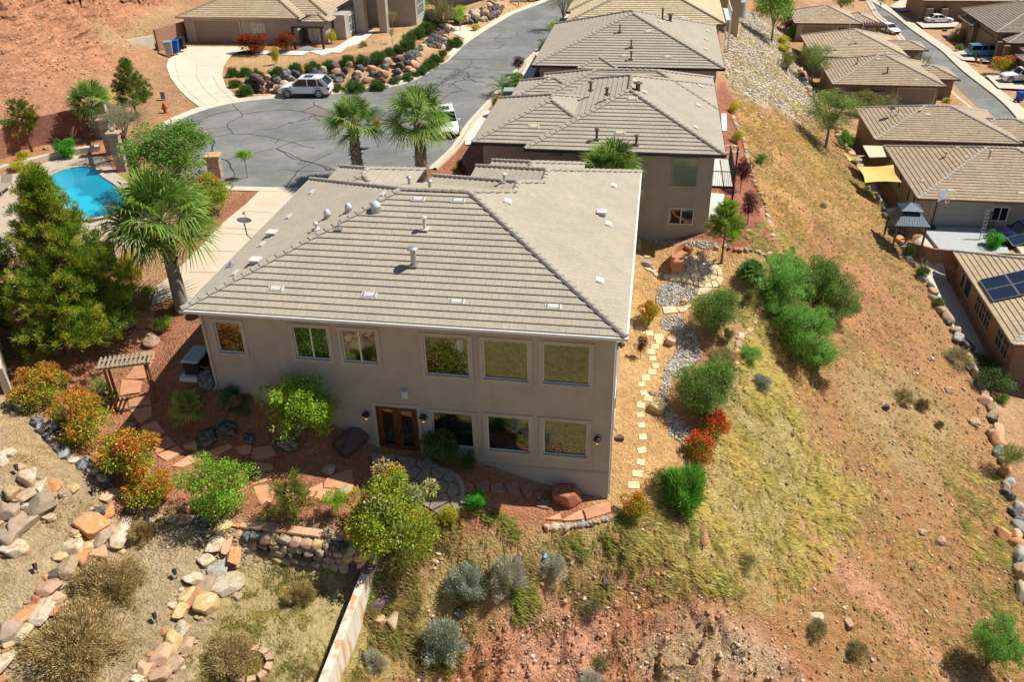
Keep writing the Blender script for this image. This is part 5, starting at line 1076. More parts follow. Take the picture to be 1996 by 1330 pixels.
for k in range(11):
    a = k / 11 * 6.283; mb = MB(); mb.prism([(-.17, -.13), (.17, -.1), (.13, .12), (-.13, .12)], -.15, .12); o = P("block", mb, rock_mat('p'), rt); x, y = .72 * math.cos(a), .62 * math.sin(a); o.location = (x, y, float(H(rt.location[0] + x, rt.location[1] + y)) - rt.location[2] + .06); o.rotation_euler = (0, 0, a + 1.57)
# basalt and sandstone walls along the far street
def stacked(name, label, bot, top, zb, zt, n, rows, keys, smin, smax, seed=1, lean=.5):
    q = random.Random(seed); B = smoothline([tuple(atz(u, v, zb)[:2]) for u, v in bot], .5, 1); d = np.r_[0, np.cumsum(np.hypot(*np.diff(B, axis=0).T))]
    Tt = smoothline([tuple(atz(u, v, zt)[:2]) for u, v in top], .5, 1); dT = np.r_[0, np.cumsum(np.hypot(*np.diff(Tt, axis=0).T))]
    t_ = T(name, label, "boulder wall", (B[0][0], B[0][1], zb)); cnt = 0; per = n // rows
    for r in range(rows):
        for i in range(per):
            f = (i + q.uniform(.3, .7) + (.5 if r % 2 else 0)) / per; f = min(f, 1); g = (r + .35) / rows
            b = np.array([np.interp(f * d[-1], d, B[:, k]) for k in (0, 1)]); tt = np.array([np.interp(f * dT[-1], dT, Tt[:, k]) for k in (0, 1)])
            p = b * (1 - g) + tt * g; s = q.uniform(smin, smax); o = link("boulder", rock_me(q.randrange(9), q.choice(keys), 'angular', False), t_)
            o.location = (p[0] - t_.location[0], p[1] - t_.location[1], (zb * (1 - g) + zt * g) + .05 - zb); o.scale = (s * q.uniform(.9, 1.25), s * q.uniform(.8, 1.1), s * q.uniform(.8, 1.05)); o.rotation_euler = (q.uniform(-.4, .4), q.uniform(-.4, .4), q.uniform(0, 6))
    return t_
stacked("boulder_wall", "long wall of black and tan boulders curving behind the white car", [(480,172),(540,179),(600,172),(650,163),(700,160),(760,162),(800,150),(835,120),(862,97),(880,66)], [(466,148),(520,146),(560,142),(620,134),(680,118),(720,113),(765,116),(800,104),(830,80),(868,42)], .2, 1.5, 100, 4, 'kkkdptwkd', .36, .56, 2)
stacked("boulder_wall", "second black and tan boulder wall by the bend of the street", [(865,42),(900,50),(920,47),(950,40),(975,28),(985,5)], [(862,28),(900,33),(920,22),(945,8),(965,-5),(975,-25)], .3, 1.4, 60, 3, 'kkkdptwd', .38, .58, 5)
stacked("boulder_wall", "dark boulders at the top of the street beside the small sign", [(985,5),(1003,10),(1030,4),(1055,-3)], [(985,-8),(1003,-6),(1030,-12),(1060,-16)], .2, .9, 16, 2, 'kdtr', .4, .6, 6)
LW = [(1560,140),(1580,190),(1600,215),(1625,240),(1650,295),(1680,340),(1700,372),(1725,420),(1745,450),(1762,490),(1785,530),(1810,562),(1832,602),(1855,642),(1882,684),(1902,722),(1920,770),(1935,830),(1945,880),(1958,930),(1978,990),(1988,1060),(1998,1120),(2002,1180)]
lwt = T("boulder_wall", "long line of rocks along the foot of the dry slope above the lower gardens", "boulder wall", tuple(at(1760, 490))); q = random.Random(9)
Bp = smoothline([tuple(at(u, v)[:2]) for u, v in LW], .5, 1); dd_ = np.r_[0, np.cumsum(np.hypot(*np.diff(Bp, axis=0).T))]; cand = []
for i in range(100):
    f = ((i + q.uniform(.2, .8)) / 100) ** 1.2; p = [np.interp((1 - f) * dd_[-1], dd_, Bp[:, k]) for k in (0, 1)]; s = q.uniform(.40, .68) * (1.0 + .35 * f)
    o = link("boulder", rock_me(q.randrange(9), q.choice('kbtpokwtb'), 'angular', False), lwt); x, y = p[0] + q.uniform(-.25, .25), p[1]; o.location = (x - lwt.location[0], y - lwt.location[1], float(H(x, y)) + .15 - lwt.location[2]); o.scale = (s * .8, s * q.uniform(.9, 1.4), s * .7); o.rotation_euler = (q.uniform(-.3, .3), q.uniform(-.3, .3), q.uniform(-.6, .6))
def edging(label, l, n, s0, s1, keys, seed, name="stone_edging"):
    q = random.Random(seed); B = smoothline([tuple(at(u, v)[:2]) for u, v in l], .3, 1); d = np.r_[0, np.cumsum(np.hypot(*np.diff(B, axis=0).T))]; t_ = T(name, label, "stone edging", (B[0][0], B[0][1], float(H(*B[0]))))
    for i in range(n):
        f = (i + q.uniform(.25, .75)) / n; x, y = [np.interp(f * d[-1], d, B[:, k]) for k in (0, 1)]; s = q.uniform(s0, s1)
        o = link("stone", rock_me(q.randrange(9), q.choice(keys), 'angular', False), t_); o.location = (x - t_.location[0], y - t_.location[1], float(H(x, y)) + s * .25 - t_.location[2]); o.scale = (s, s * q.uniform(.8, 1.3), s * .7); o.rotation_euler = (q.uniform(-.3, .3), q.uniform(-.3, .3), q.uniform(0, 6))
    return t_
edging("ragged line of pale stones edging the red gravel yard", [(1424,212),(1432,240),(1440,258),(1452,285),(1458,320),(1464,345),(1478,372),(1493,400),(1500,440),(1506,470),(1505,492),(1480,497),(1440,492),(1405,478)], 80, .14, .26, 'wwptob', 21)
edging("two short arcs of grey stones crossing the red gravel yard", [(1405,287),(1420,285),(1437,286)], 14, .1, .17, 'bwt', 22)
edging("second arc of grey stones in the red gravel yard, nearer the main house", [(1405,297),(1418,300),(1430,299),(1440,297)], 16, .12, .19, 'bwt', 23)
edging("line of reddish stones running down the orange bank", [(1478,220),(1495,262),(1502,290),(1505,315)], 26, .12, .22, 'ptro', 24)
edging("rough stones edging the shrub bed on the brow of the slope", [(1483,590),(1475,615),(1468,640),(1440,660),(1436,690),(1433,722)], 34, .12, .28, 'ptwow', 25)
edging("dark and pale rocks under the orange shrubs on the left", [(70,825),(95,855),(110,872),(128,895),(150,905),(175,915),(195,935),(212,950)], 26, .18, .36, 'kkdwrbw', 26)
edging("loose stones propping the orange slabs at the foot of the house corner", [(1062,1030),(1090,1030),(1110,1028),(1130,1024),(1160,1020),(1185,1012)], 16, .14, .26, 'wpbt', 27)
# single rocks
SB = [(40,797,37,30,'k',"angular dark basalt boulder beside the leftmost orange shrub"),(95,840,38,26,'k',"dark flat-sided boulder between the two left orange shrubs"),(72,824,20,16,'k',"small dark boulder just behind the angular basalt one"),(254,836,27,22,'b',"round grey-green boulder near the red flagstone path bend"),
 (404,856,37,34,'k',"dark boulder with a pale chipped top near the fan palm"),(444,846,40,32,'k',"smooth black boulder in the house's shadow beside the chipped one"),(373,872,30,22,'t',"tan block at the edge of the red flagstone path"),(298,668,34,26,'t',"tan angular boulder beside the upper garden path"),
 (406,746,38,40,'k',"shiny black boulder against the house wall below the downspout"),(250,636,24,22,'b',"blue-grey boulder half under the pine tree"),(488,858,24,20,'k',"small black rock beside the shaded red slabs"),(680,872,44,60,'d',"tall dark reddish rock leaning against the house by the door"),
 (560,868,50,30,'k',"low black boulder under the bright green tree"),(1101,975,56,46,'r',"big red sandstone boulder at the foot of the front wall"),(641,918,24,20,'b',"bluish rock in the shade before the front door"),(672,961,24,19,'w',"speckled white rock at the end of the orange slabs"),
 (1281,801,31,32,'y',"ochre boulder beside the stepping stones"),(1272,768,15,12,'p',"small pinkish rock next to the stepping stones"),(1206,856,19,13,'d',"brown rock at the right-hand corner of the main house"),(1201,838,10,8,'w',"small white stone against the right-hand wall"),
 (1308,668,22,28,'p',"upright pinkish rock in the river-stone bed"),(1334,589,16,11,'y',"ochre rock beside the flat stone bridge"),(1244,478,13,28,'y',"tall ochre rock leaning by the roof edge behind the house"),(750,1172,26,60,'d',"long dark rock standing beside the rust-streaked wall"),
 (739,1213,26,22,'p',"rounded pink rock at the foot of the rust-streaked wall"),(766,1208,27,38,'t',"tan upright rock beside the pink one"),(1370,1048,17,38,'r',"red rock standing in the pale grass on the bank"),(893,1196,20,20,'k',"black and orange rock beside the grey-green bush"),
 (1898,826,25,15,'t',"smooth tan boulder on the slope near the lower rock line"),(1849,762,18,12,'p',"pale pink rock high on the right-hand slope"),(1725,796,13,12,'k',"black rock in the middle of the dry slope"),(1958,1046,30,22,'o',"large orange-brown rock just inside the right edge"),
 (1797,1039,18,12,'t',"flat tan rock in yellow weeds on the slope"),(1833,1058,20,16,'p',"rounded pink rock below the flat tan one"),(1655,1218,16,28,'p',"upright pale rock on the lower bank"),(1589,1206,28,14,'w',"whitish rock above the small green bush on the bank"),(1181,1137,18,18,'d',"dark rock at the lip of the eroded bank"),
 (1280,1122,12,14,'o',"small orange rock on the lip of the eroded bank"),(1397,485,10,8,'w',"white rock at the corner of the neighbouring wall"),(1260,516,22,9,'b',"grey flat rock on the sand near the bench"),(1397,316,14,8,'o',"orange rock in the red gravel below the balcony"),(93,290,18,10,'t',"pale rock in the bed behind the pool"),(67,278,18,10,'w',"whitish boulder beside the small pine behind the pool"),
 (1820,45,8,5,'k',"dark landscaping rock by the white saloon car's drive"),(1842,60,10,6,'k',"dark flat rock between the two drives of the lower street")]
for u, v, w_, h_, k_, lb in SB: boulder(u, v, w_, h_, k_, None, "boulder", lb)
# ------------------------------------------------------------------ flagstones
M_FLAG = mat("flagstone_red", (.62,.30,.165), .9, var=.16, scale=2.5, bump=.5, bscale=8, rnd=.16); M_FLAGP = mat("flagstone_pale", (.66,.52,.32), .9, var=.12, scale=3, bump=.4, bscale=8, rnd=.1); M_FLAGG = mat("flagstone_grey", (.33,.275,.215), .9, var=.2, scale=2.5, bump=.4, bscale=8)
ORD = "first second third fourth fifth sixth seventh eighth ninth tenth eleventh twelfth thirteenth fourteenth fifteenth sixteenth seventeenth eighteenth nineteenth twentieth twenty-first twenty-second twenty-third twenty-fourth twenty-fifth twenty-sixth twenty-seventh twenty-eighth".split()
def slab(pl, m_, label, group, name="flagstone", th=.09, cat="flagstone", raise_=.05, seed=0):
    q = random.Random(seed + int(pl[0][0])); P3 = [at(u, v) for u, v in pl]; c = np.mean(P3, axis=0); pts = []
    for i in range(len(P3)):      # chip the edges
        a = P3[i]; b = P3[(i + 1) % len(P3)]; pts.append(a[:2] + (c[:2] - a[:2]) * q.uniform(0, .05))
        pts.append(a[:2] * .5 + b[:2] * .5 + (c[:2] - (a + b)[:2] / 2) * q.uniform(-.06, .08))
    A = np.c_[[p[:2] for p in P3], np.ones(len(P3))]; co, *_ = np.linalg.lstsq(A, np.array([float(H(p[0], p[1])) for p in P3]), rcond=None)
    zz = [float(co @ [p[0], p[1], 1]) + raise_ for p in pts]; mb = MB(tuple(c)); mb.prism([tuple(p) for p in pts], [z - th for z in zz], zz)
    return S(name, mb, m_, label, cat, tuple(c), group)
PS = [zp(l, K, 0, 600) for l in ([(1110,0),(1240,0),(1190,60),(1060,80)],[(1060,90),(1200,60),(1190,160),(1060,170)],[(1040,180),(1175,175),(1130,270),(960,290)],[(1110,350),(1210,345),(1200,410),(1120,420)],[(1080,420),(1190,415),(1130,560),(970,560)],[(950,565),(1110,570),(1090,670),(930,690)],[(880,710),(985,705),(990,790),(900,800)],[(1000,705),(1170,700),(1180,760),(1000,780)],
 [(1010,800),(1180,770),(1180,860),(1080,910)],[(1090,930),(1215,880),(1290,970),(1170,1035),(1110,1010)],[(1175,1060),(1300,1000),(1370,1070),(1215,1140)],[(1230,1155),(1375,1080),(1440,1120),(1300,1200)],[(1335,1240),(1545,1110),(1570,1190),(1420,1250)],[(1575,1140),(1790,1060),(1810,1090),(1575,1195)])]
PS += [zp(l, K, 400, 850) for l in ([(240,100),(360,60),(360,140),(280,150)],[(370,100),(520,80),(555,150),(430,190),(360,185)],[(390,210),(530,230),(530,265),(400,290)],[(400,310),(545,290),(540,345),(370,390)],[(370,400),(530,380),(545,440),(510,530),(430,545)],[(780,430),(915,370),(915,490),(780,505)],[(920,415),(1010,425),(1000,530),(890,510)],[(950,330),(1150,260),(1160,420),(920,410)],[(600,440),(760,400),(770,480),(640,500)])]
for i, l in enumerate(PS): slab(l, M_FLAG, f"{ORD[i]} red slab of the garden path, counted from the palm trunk down to the door", "red flagstones of the garden path", seed=i)
PS = [zp(l, K, 750, 900) for l in ([(1255,460),(1365,415),(1375,465)],[(1378,465),(1530,388),(1555,460),(1400,475)],[(1542,382),(1745,322),(1762,400),(1570,465)])]
for l, w_ in zip(PS, ("smallest", "middle", "largest")): slab(l, M_FLAG, f"{w_} of the three orange slabs under the house corner", "orange slabs under the house corner", th=.14, raise_=.1)
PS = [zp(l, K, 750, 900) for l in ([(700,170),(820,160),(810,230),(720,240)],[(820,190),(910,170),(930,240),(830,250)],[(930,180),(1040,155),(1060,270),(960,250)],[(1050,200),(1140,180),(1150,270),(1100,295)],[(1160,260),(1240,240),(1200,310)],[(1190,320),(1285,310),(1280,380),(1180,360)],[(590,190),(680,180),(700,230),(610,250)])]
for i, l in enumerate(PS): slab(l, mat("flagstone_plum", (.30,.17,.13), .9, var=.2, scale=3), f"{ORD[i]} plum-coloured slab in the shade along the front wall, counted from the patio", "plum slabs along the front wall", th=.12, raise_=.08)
ST = [(1248,644,19),(1266,650,16),(1284,658,20),(1285,667,15),(1277,676,17),(1269,687,16),(1272,700,16),(1278,714,14),(1271,726,17),(1259,738,18),(1251,750,15),(1255,766,16),(1264,777,20),(1249,791,18),(1248,810,16),(1251,830,15),(1253,853,18),(1251,879,18),(1249,902,19),(1243,925,22),(1235,947,24)]
for i, (u, v, s) in enumerate(ST):
    q = random.Random(i * 7 + 2); a0 = q.uniform(-.25, .25); hs = s / 2; cs = [(-1, -.7), (.85, -.8), (1, .75), (-.9, .7)]
    pl = [(u + hs * (x * math.cos(a0) - y * math.sin(a0)) * q.uniform(.85, 1.1), v + hs * (x * math.sin(a0) + y * math.cos(a0)) * .85 * q.uniform(.85, 1.1)) for x, y in cs]
    slab(pl, M_FLAGP, f"{ORD[i]} pale stepping stone beside the right-hand wall, counted from the far end", "stepping stones on the sandy side path", "stepping_stone", .06, "stepping stone", .035, i)
for i, (l, lb) in enumerate(zip([[(560,795),(660,790),(690,840),(600,850),(575,850)],[(670,800),(760,805),(750,830),(700,840)],[(830,705),(850,650),(950,650),(960,690),(900,700)],[(730,790),(790,775),(800,800),(740,808)],[(420,395),(480,395),(480,412),(425,412)],[(405,435),(460,432),(488,465),(415,468)],[(420,490),(470,495),(490,510),(450,515)],[(460,510),(525,510),(500,535)],[(495,535),(560,530),(540,560),(505,555)],[(575,545),(640,550),(610,580),(575,570)],[(470,478),(505,485),(495,503)]],
    ["long peach slab bridging the river-stone bed","smaller peach slab at the right end of the bridge slab","peach slab at the lower edge of the round patio","narrow peach slab beside the big green bush","small pale slab farthest behind the roof edge","square grey slab on the sand near the bench","pale slab next to the grey square one","broken pale slab leading to the round patio","pale slab next nearest the round patio","pale slab touching the round patio","little blue-grey slab beside the grey square one"])):
    slab(zp(l, K, 1150, 400), M_FLAGP if i not in (5, 10) else rock_mat('b'), lb, None, seed=i, raise_=.07, th=.15)
def mosaic(name, poly, n, m_, label, gap=.05, seed=0, th=.06, cat="flagstone patio", base=None):
    q = np.random.default_rng(seed); P_ = [np.array(at(u, v)) for u, v in poly]; pl = [tuple(p[:2]) for p in P_]; xs, ys = zip(*pl); pts = []
    while len(pts) < n:
        c = np.array([q.uniform(min(xs), max(xs)), q.uniform(min(ys), max(ys))])
        if inside(c[:1], c[1:], pl)[0] and all(np.hypot(*(c - p)) > .62 * math.sqrt((max(xs)-min(xs)) * (max(ys)-min(ys)) / n) for p in pts) or q.random() < .002: pts.append(c)
    mb = MB()
    for i, c in enumerate(pts):
        cell = list(pl)
        for j, o_ in enumerate(pts):
            if i == j: continue
            m = (c + o_) / 2; d = (o_ - c) / np.hypot(*(o_ - c)); m = m - d * gap / 2; out = []
            for k in range(len(cell)):
                a = np.array(cell[k]); b = np.array(cell[(k+1) % len(cell)]); da = (a - m) @ d; db = (b - m) @ d
                if da <= 0: out.append(tuple(a))
                if da * db < 0: out.append(tuple(a + (b - a) * da / (da - db)))
            cell = out
            if len(cell) < 3: break
        if len(cell) < 3: continue
        cell = [tuple(c + (np.array(p) - c) * .985) for p in cell]; h = q.uniform(0, .015); zz = [float(H(*p)) + .07 + h for p in cell]; mb.add([(p[0], p[1], z) for p, z in zip(cell, zz)] + [(p[0], p[1], z - th) for p, z in zip(cell, zz)], [tuple(range(len(cell)))] + [(k, k + len(cell), (k+1) % len(cell) + len(cell), (k+1) % len(cell)) for k in range(len(cell))])
    me = mb.mesh(name, m_); o = link(name, me); import bmesh; bm = bmesh.new(); bm.from_mesh(me); bmesh.ops.recalc_face_normals(bm, faces=bm.faces); bm.to_mesh(me); bm.free(); tag(o, label, cat); return o
mosaic("flagstone_patio", zp([(640,480),(720,410),(840,400),(950,440),(1020,500),(1035,580),(1010,640),(880,650),(760,610),(620,590)], K, 1150, 400), 26, M_FLAGP, "round pale sandstone patio in front of the clay bench", .05, 3)
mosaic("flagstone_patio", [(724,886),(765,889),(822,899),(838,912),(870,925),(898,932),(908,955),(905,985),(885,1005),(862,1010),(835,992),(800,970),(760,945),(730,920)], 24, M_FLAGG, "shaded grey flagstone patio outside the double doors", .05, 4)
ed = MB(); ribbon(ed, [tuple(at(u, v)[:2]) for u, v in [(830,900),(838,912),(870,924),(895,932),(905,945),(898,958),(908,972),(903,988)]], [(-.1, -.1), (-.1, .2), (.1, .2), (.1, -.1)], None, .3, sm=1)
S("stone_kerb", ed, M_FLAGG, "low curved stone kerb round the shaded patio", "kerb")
# ------------------------------------------------------------------ loose stone, one mass each
def stones(name, polys, n, smin, smax, cols, seed, label, flat=.6, lift=.3):
    q = np.random.default_rng(seed); X = []; Y = []
    for poly, frac in polys:
        xs = [p[0] for p in poly]; ys = [p[1] for p in poly]; need = int(n * frac); bx_ = []; 
        while sum(len(b) for b in bx_) < need:
            a = np.c_[q.uniform(min(xs), max(xs), need * 2), q.uniform(min(ys), max(ys), need * 2)]; bx_.append(a[inside(a[:, 0], a[:, 1], poly)])
        a = np.concatenate(bx_)[:need]; X.append(a)
    A = np.concatenate(X); n = len(A); s = smin * (smax / smin) ** (q.random(n) ** 1.6)
    O = np.array([(1,0,0),(0,1,0),(-1,0,0),(0,-1,0),(.3,.3,1),(-.3,-.2,-1),(-.4,.3,.85)], float); Fo = np.array([(0,1,4),(1,6,4),(1,2,6),(2,3,6),(6,3,4),(3,0,4),(1,0,5),(2,1,5),(3,2,5),(0,3,5)])
    V = O[None] * q.uniform(.6, 1.2, (n, 7, 3)); a = q.uniform(0, 6.28, n); c, sn = np.cos(a)[:, None], np.sin(a)[:, None]; x = V[..., 0] * c - V[..., 1] * sn * .8; y = V[..., 0] * sn + V[..., 1] * c * .8; t_ = q.normal(0, .25, (n, 1)); z = V[..., 2] * flat + x * t_
    V = np.stack([x, y, z], -1) * s[:, None, None]; V[..., 0] += A[:, 0:1]; V[..., 1] += A[:, 1:2]; V[..., 2] += (H(A[:, 0], A[:, 1]) + s * lift)[:, None]
    F_ = (Fo[None] + np.arange(n)[:, None, None] * 7).reshape(-1, 3); cc = np.array([c_ for c_ in cols])[q.integers(0, len(cols), n)] * q.uniform(.7, 1.25, (n, 1))
    me = fast_mesh(name, V.reshape(-1, 3), F_, leaf_mat("loose_stone", 0.0, .9), np.repeat(cc, 7, axis=0)); o = link(name, me); tag(o, label, kind="stuff"); return o
BED1 = px(zp([(590,600),(720,610),(850,660),(800,720),(760,770),(600,790),(510,770),(530,650)], K, 1150, 400)); BED0 = px(zp([(370,165),(480,215),(640,270),(750,290),(1000,300),(1010,330),(900,345),(620,315),(460,275),(370,205)], K, 1150, 400))
BED2 = px(zp([(560,880),(700,850),(745,930),(830,1000),(862,1100),(862,1190),(780,1260),(700,1340),(640,1330),(600,1260),(650,1180),(680,1100),(650,1000),(540,950)], K, 1150, 400))
BED3 = px(zp([(620,0),(860,0),(700,80),(640,140),(600,300),(640,420),(740,500),(800,580),(780,630),(710,650),(620,600),(590,450),(540,300),(560,150)], K, 1150, 700))
GREYS = [(.50,.47,.42),(.36,.35,.33),(.60,.56,.49),(.44,.36,.28),(.25,.25,.25),(.52,.42,.31)]
stones("river_stones", [(BED0, .18), (BED1, .27), (BED2, .32), (BED3, .23)], 5200, .05, .12, GREYS, 31, "grey and cream river stones filling the winding bed beside the house", .55, .25)
RUB = px([(1412,146),(1412,55),(1418,30),(1436,18),(1462,22),(1500,32),(1530,80),(1562,132),(1600,215),(1585,238),(1550,222),(1510,205),(1450,190)])
stones("rubble", [(RUB, 1)], 15000, .09, .26, [(.60,.53,.42),(.48,.42,.34),(.66,.58,.45),(.30,.27,.23),(.56,.45,.33)], 32, "pale grey rubble covering the upper bank", .6, .2)
RUB2 = px([(1550,215),(1600,228),(1650,300),(1668,350),(1640,345),(1600,290),(1545,245)])
stones("loose_rocks", [(SLOPE, .62), (RUB2, .08), (CLIFF, .05), ([(-53,48),(-49.5,50),(-49,75),(-53,88),(-60,90),(-64,60)], .18)], 30000, .022, .17, [(.50,.28,.17),(.56,.36,.24),(.42,.22,.13),(.62,.52,.40),(.16,.12,.10),(.50,.33,.2),(.34,.16,.09)], 33, "loose red and pale stones scattered over the slope", .6, .25)
GARD = px([(250,640),(392,660),(420,750),(730,890),(900,960),(1000,1020),(700,1050),(450,1010),(340,990),(300,900),(240,800)])
SAND = px([(1215,690),(1240,600),(1260,500),(1400,480),(1450,560),(1380,620),(1320,700),(1310,860),(1250,980),(1195,970)])
YARD = px([(480,120),(700,70),(860,30),(850,60),(760,105),(600,140),(470,150)])
stones("gravel", [(GARD, .5), (SAND, .3), (YARD, .2)], 9000, .012, .04, [(.50,.27,.17),(.62,.44,.28),(.40,.19,.12),(.68,.55,.4)], 34, "fine gravel chips on the garden soil", .6, .3)
for l, nm in ((zp([(365,170),(460,250),(380,300),(330,260)], K, 700, 1000), None),): pass
# ------------------------------------------------------------------ foliage makers
LB = 1.45
def leaf_quads(C, D, L, W, q, droop=.2):
    """C centres (n,3), D leaf directions (n,3), L length, W width -> folded diamond leaves"""
    n = len(C); D = D / (np.linalg.norm(D, axis=1)[:, None] + 1e-9); r = q.normal(size=(n, 3)); S_ = np.cross(D, r); S_ /= np.linalg.norm(S_, axis=1)[:, None] + 1e-9
    L = (L * q.uniform(.7, 1.3, n))[:, None]; W = (W * q.uniform(.75, 1.25, n))[:, None]
    a = C; b = C + D * L * .5 + S_ * W * .5; c = C + D * L; c = c.copy(); c[:, 2:3] -= droop * L; d = C + D * L * .5 - S_ * W * .5
    V = np.stack([a, b, c, d], 1).reshape(-1, 3); F_ = np.arange(n * 4).reshape(n, 4); return V, F_
def pick(q, n, cols, wts=None):
    c = np.array(cols)[q.choice(len(cols), n, p=None if wts is None else np.array(wts) / sum(wts))]; return np.minimum(c * q.uniform(.75, 1.25, (n, 1)) * LB, .85)
def unit_dirs(q, n, up=0.0):
    d = q.normal(size=(n, 3)); d[:, 2] += up; return d / np.linalg.norm(d, axis=1)[:, None]
def crown_broad(seed, n=3200, leaf=.055, cols=None, tips=None, tipf=.35, nc=34, flat=1.0, gap=.0, aspect=.45, bloom=0):
    """unit crown: radius about 1 wide, 0..2 high (base at z = 0)"""
    q = np.random.default_rng(seed); cd = unit_dirs(q, nc, .25); rad = q.uniform(.32, .92, nc); cc = cd * rad[:, None] * np.array([.92, .92, .86]); cr = q.uniform(.18, .36, nc) * (1.15 if nc < 40 else .8); ctip = q.normal(0, .17, nc); cbri = q.uniform(.8, 1.2, nc)
    k = q.integers(0, nc, n); d = unit_dirs(q, n, .35); rr = cr[k] * q.uniform(.55, 1.08, n); p = cc[k] + d * rr[:, None]
    if gap: keep = vnoise(p[:, 0] * 3.2 + seed, p[:, 1] * 3.2 + p[:, 2] * 2.7, seed) > gap; p, d, k = p[keep], d[keep], k[keep]
    m = len(p); ld = d + q.normal(size=(m, 3)) * .7 + np.array([0, 0, .25]); V, F_ = leaf_quads(p, ld, leaf, leaf * aspect, q)
    C = pick(q, m, cols) * cbri[k][:, None]
    if tips is not None:
        depth = np.linalg.norm(p, axis=1) + .35 * p[:, 2] + ctip[k] + q.normal(0, .08, m) + .25 * fbm(p[:, 0] * 2 + 5, p[:, 1] * 2 + p[:, 2], 2, seed); t_ = (depth > np.quantile(depth, 1 - tipf)) & (q.random(m) < .85); C[t_] = pick(q, int(t_.sum()), tips)
    if bloom:
        bc = np.where(q.random(nc) < bloom)[0]; s_ = np.isin(k, bc) & (d[:, 2] > .1) & (q.random(m) < .55); C[s_] = pick(q, int(s_.sum()), [(.50,.48,.32),(.42,.42,.26)])
    V[:, 2] = V[:, 2] * flat + 1.0; return V, F_, np.repeat(C, 4, axis=0)
def crown_wire(seed, n=2600, ln=.34, w=.018, cols=None, up=.9, flat=1.0, tips=None, tipf=.3):
    """fine twigs or needles fanning out of a low dome; unit radius 1, height about 1"""
    q = np.random.default_rng(seed); nc = 60; cd = unit_dirs(q, nc, .5); cd[:, 2] = np.abs(cd[:, 2]); cc = cd * q.uniform(.30, .80, nc)[:, None]
    k = q.integers(0, nc, n); d = unit_dirs(q, n, .0) * .55 + cd[k] + np.array([0, 0, up * .4]); d /= np.linalg.norm(d, axis=1)[:, None]; p = cc[k] + unit_dirs(q, n) * (q.uniform(.05, .27, n))[:, None]
    V, F_ = leaf_quads(p, d + q.normal(size=(n, 3)) * .25, ln, w, q, .05); C = pick(q, n, cols)
    if tips is not None: t_ = q.random(n) < tipf * np.clip(p[:, 2] * 1.6, 0, 1.5); C[t_] = pick(q, int(t_.sum()), tips)
    V[:, 2] = np.maximum(V[:, 2] * flat, -.05) + .05; return V, F_, np.repeat(C, 4, axis=0)
def stems_mesh(seed, n=6, h=.9, spread=.5, r=.035, trunk=0.0, m=None):
    q = random.Random(seed); mb = MB()
    for i in range(n):
        a = 6.28 * i / n + q.uniform(-.4, .4); s = spread * q.uniform(.4, 1); z0 = trunk
        pts = [(0, 0, z0), (math.cos(a) * s * .35, math.sin(a) * s * .35, z0 + (h - z0) * .4), (math.cos(a + .2) * s * .7, math.sin(a + .2) * s * .7, z0 + (h - z0) * .72), (math.cos(a) * s, math.sin(a) * s, h)]
        mb.tube(pts, [r, r * .7, r * .45, r * .2], 5)
        for j in range(2): b = pts[1 + j]; mb.tube([b, (b[0] + q.uniform(-.3, .3) * spread, b[1] + q.uniform(-.3, .3) * spread, b[2] + .25 * h)], [r * .4, r * .12], 4)
    if trunk: mb.tube([(0, 0, -.05), (q.uniform(-.03, .03), q.uniform(-.03, .03), trunk * .5), (0, 0, trunk + .05)], [r * 1.9, r * 1.5, r * 1.2], 8)
    return mb.mesh("stems", m or M_BARK)
M_BARK = mat("bark_brown", (.20,.135,.085), .95, var=.3, scale=12, bump=.6, bscale=25); M_BARKG = mat("bark_grey", (.30,.26,.21), .95, var=.25, scale=10, bump=.5); M_LEAF = leaf_mat("foliage"); M_TWIG = leaf_mat("twigs", .15, .8); M_GRASS = leaf_mat("grass_blades", .5, .8)
YG = [(.30,.36,.03),(.22,.30,.03),(.14,.22,.02),(.38,.38,.05)]; OR = [(.50,.13,.03),(.42,.08,.02),(.55,.22,.04),(.36,.06,.015)]; GR = [(.10,.22,.03),(.15,.30,.03),(.07,.15,.02),(.20,.36,.05)]
DG = [(.055,.11,.025),(.08,.15,.035),(.04,.08,.02),(.11,.17,.05)]; FG = [(.11,.19,.035),(.15,.24,.05),(.07,.13,.025),(.20,.29,.08)]; LG = [(.13,.32,.04),(.10,.25,.03),(.18,.40,.06)]; SAGE = [(.26,.30,.21),(.32,.35,.27),(.18,.21,.15),(.40,.41,.32)]
PALE = [(.42,.40,.30),(.36,.34,.25),(.28,.26,.19),(.50,.46,.35)]; DRY = [(.36,.26,.10),(.28,.20,.08),(.43,.33,.14),(.19,.14,.06)]; PU = [(.085,.025,.03),(.13,.04,.04),(.05,.018,.022)]; YE = [(.50,.46,.03),(.42,.36,.03),(.28,.30,.03)]
BG = [(.30,.46,.03),(.22,.38,.03),(.14,.26,.02),(.38,.52,.06)]; OL = [(.13,.14,.035),(.19,.19,.05),(.09,.10,.03),(.25,.22,.06)]; GT = [(.22,.24,.12),(.30,.30,.16),(.16,.19,.09)]; BRN = [(.20,.12,.05),(.28,.17,.07),(.14,.10,.04)]
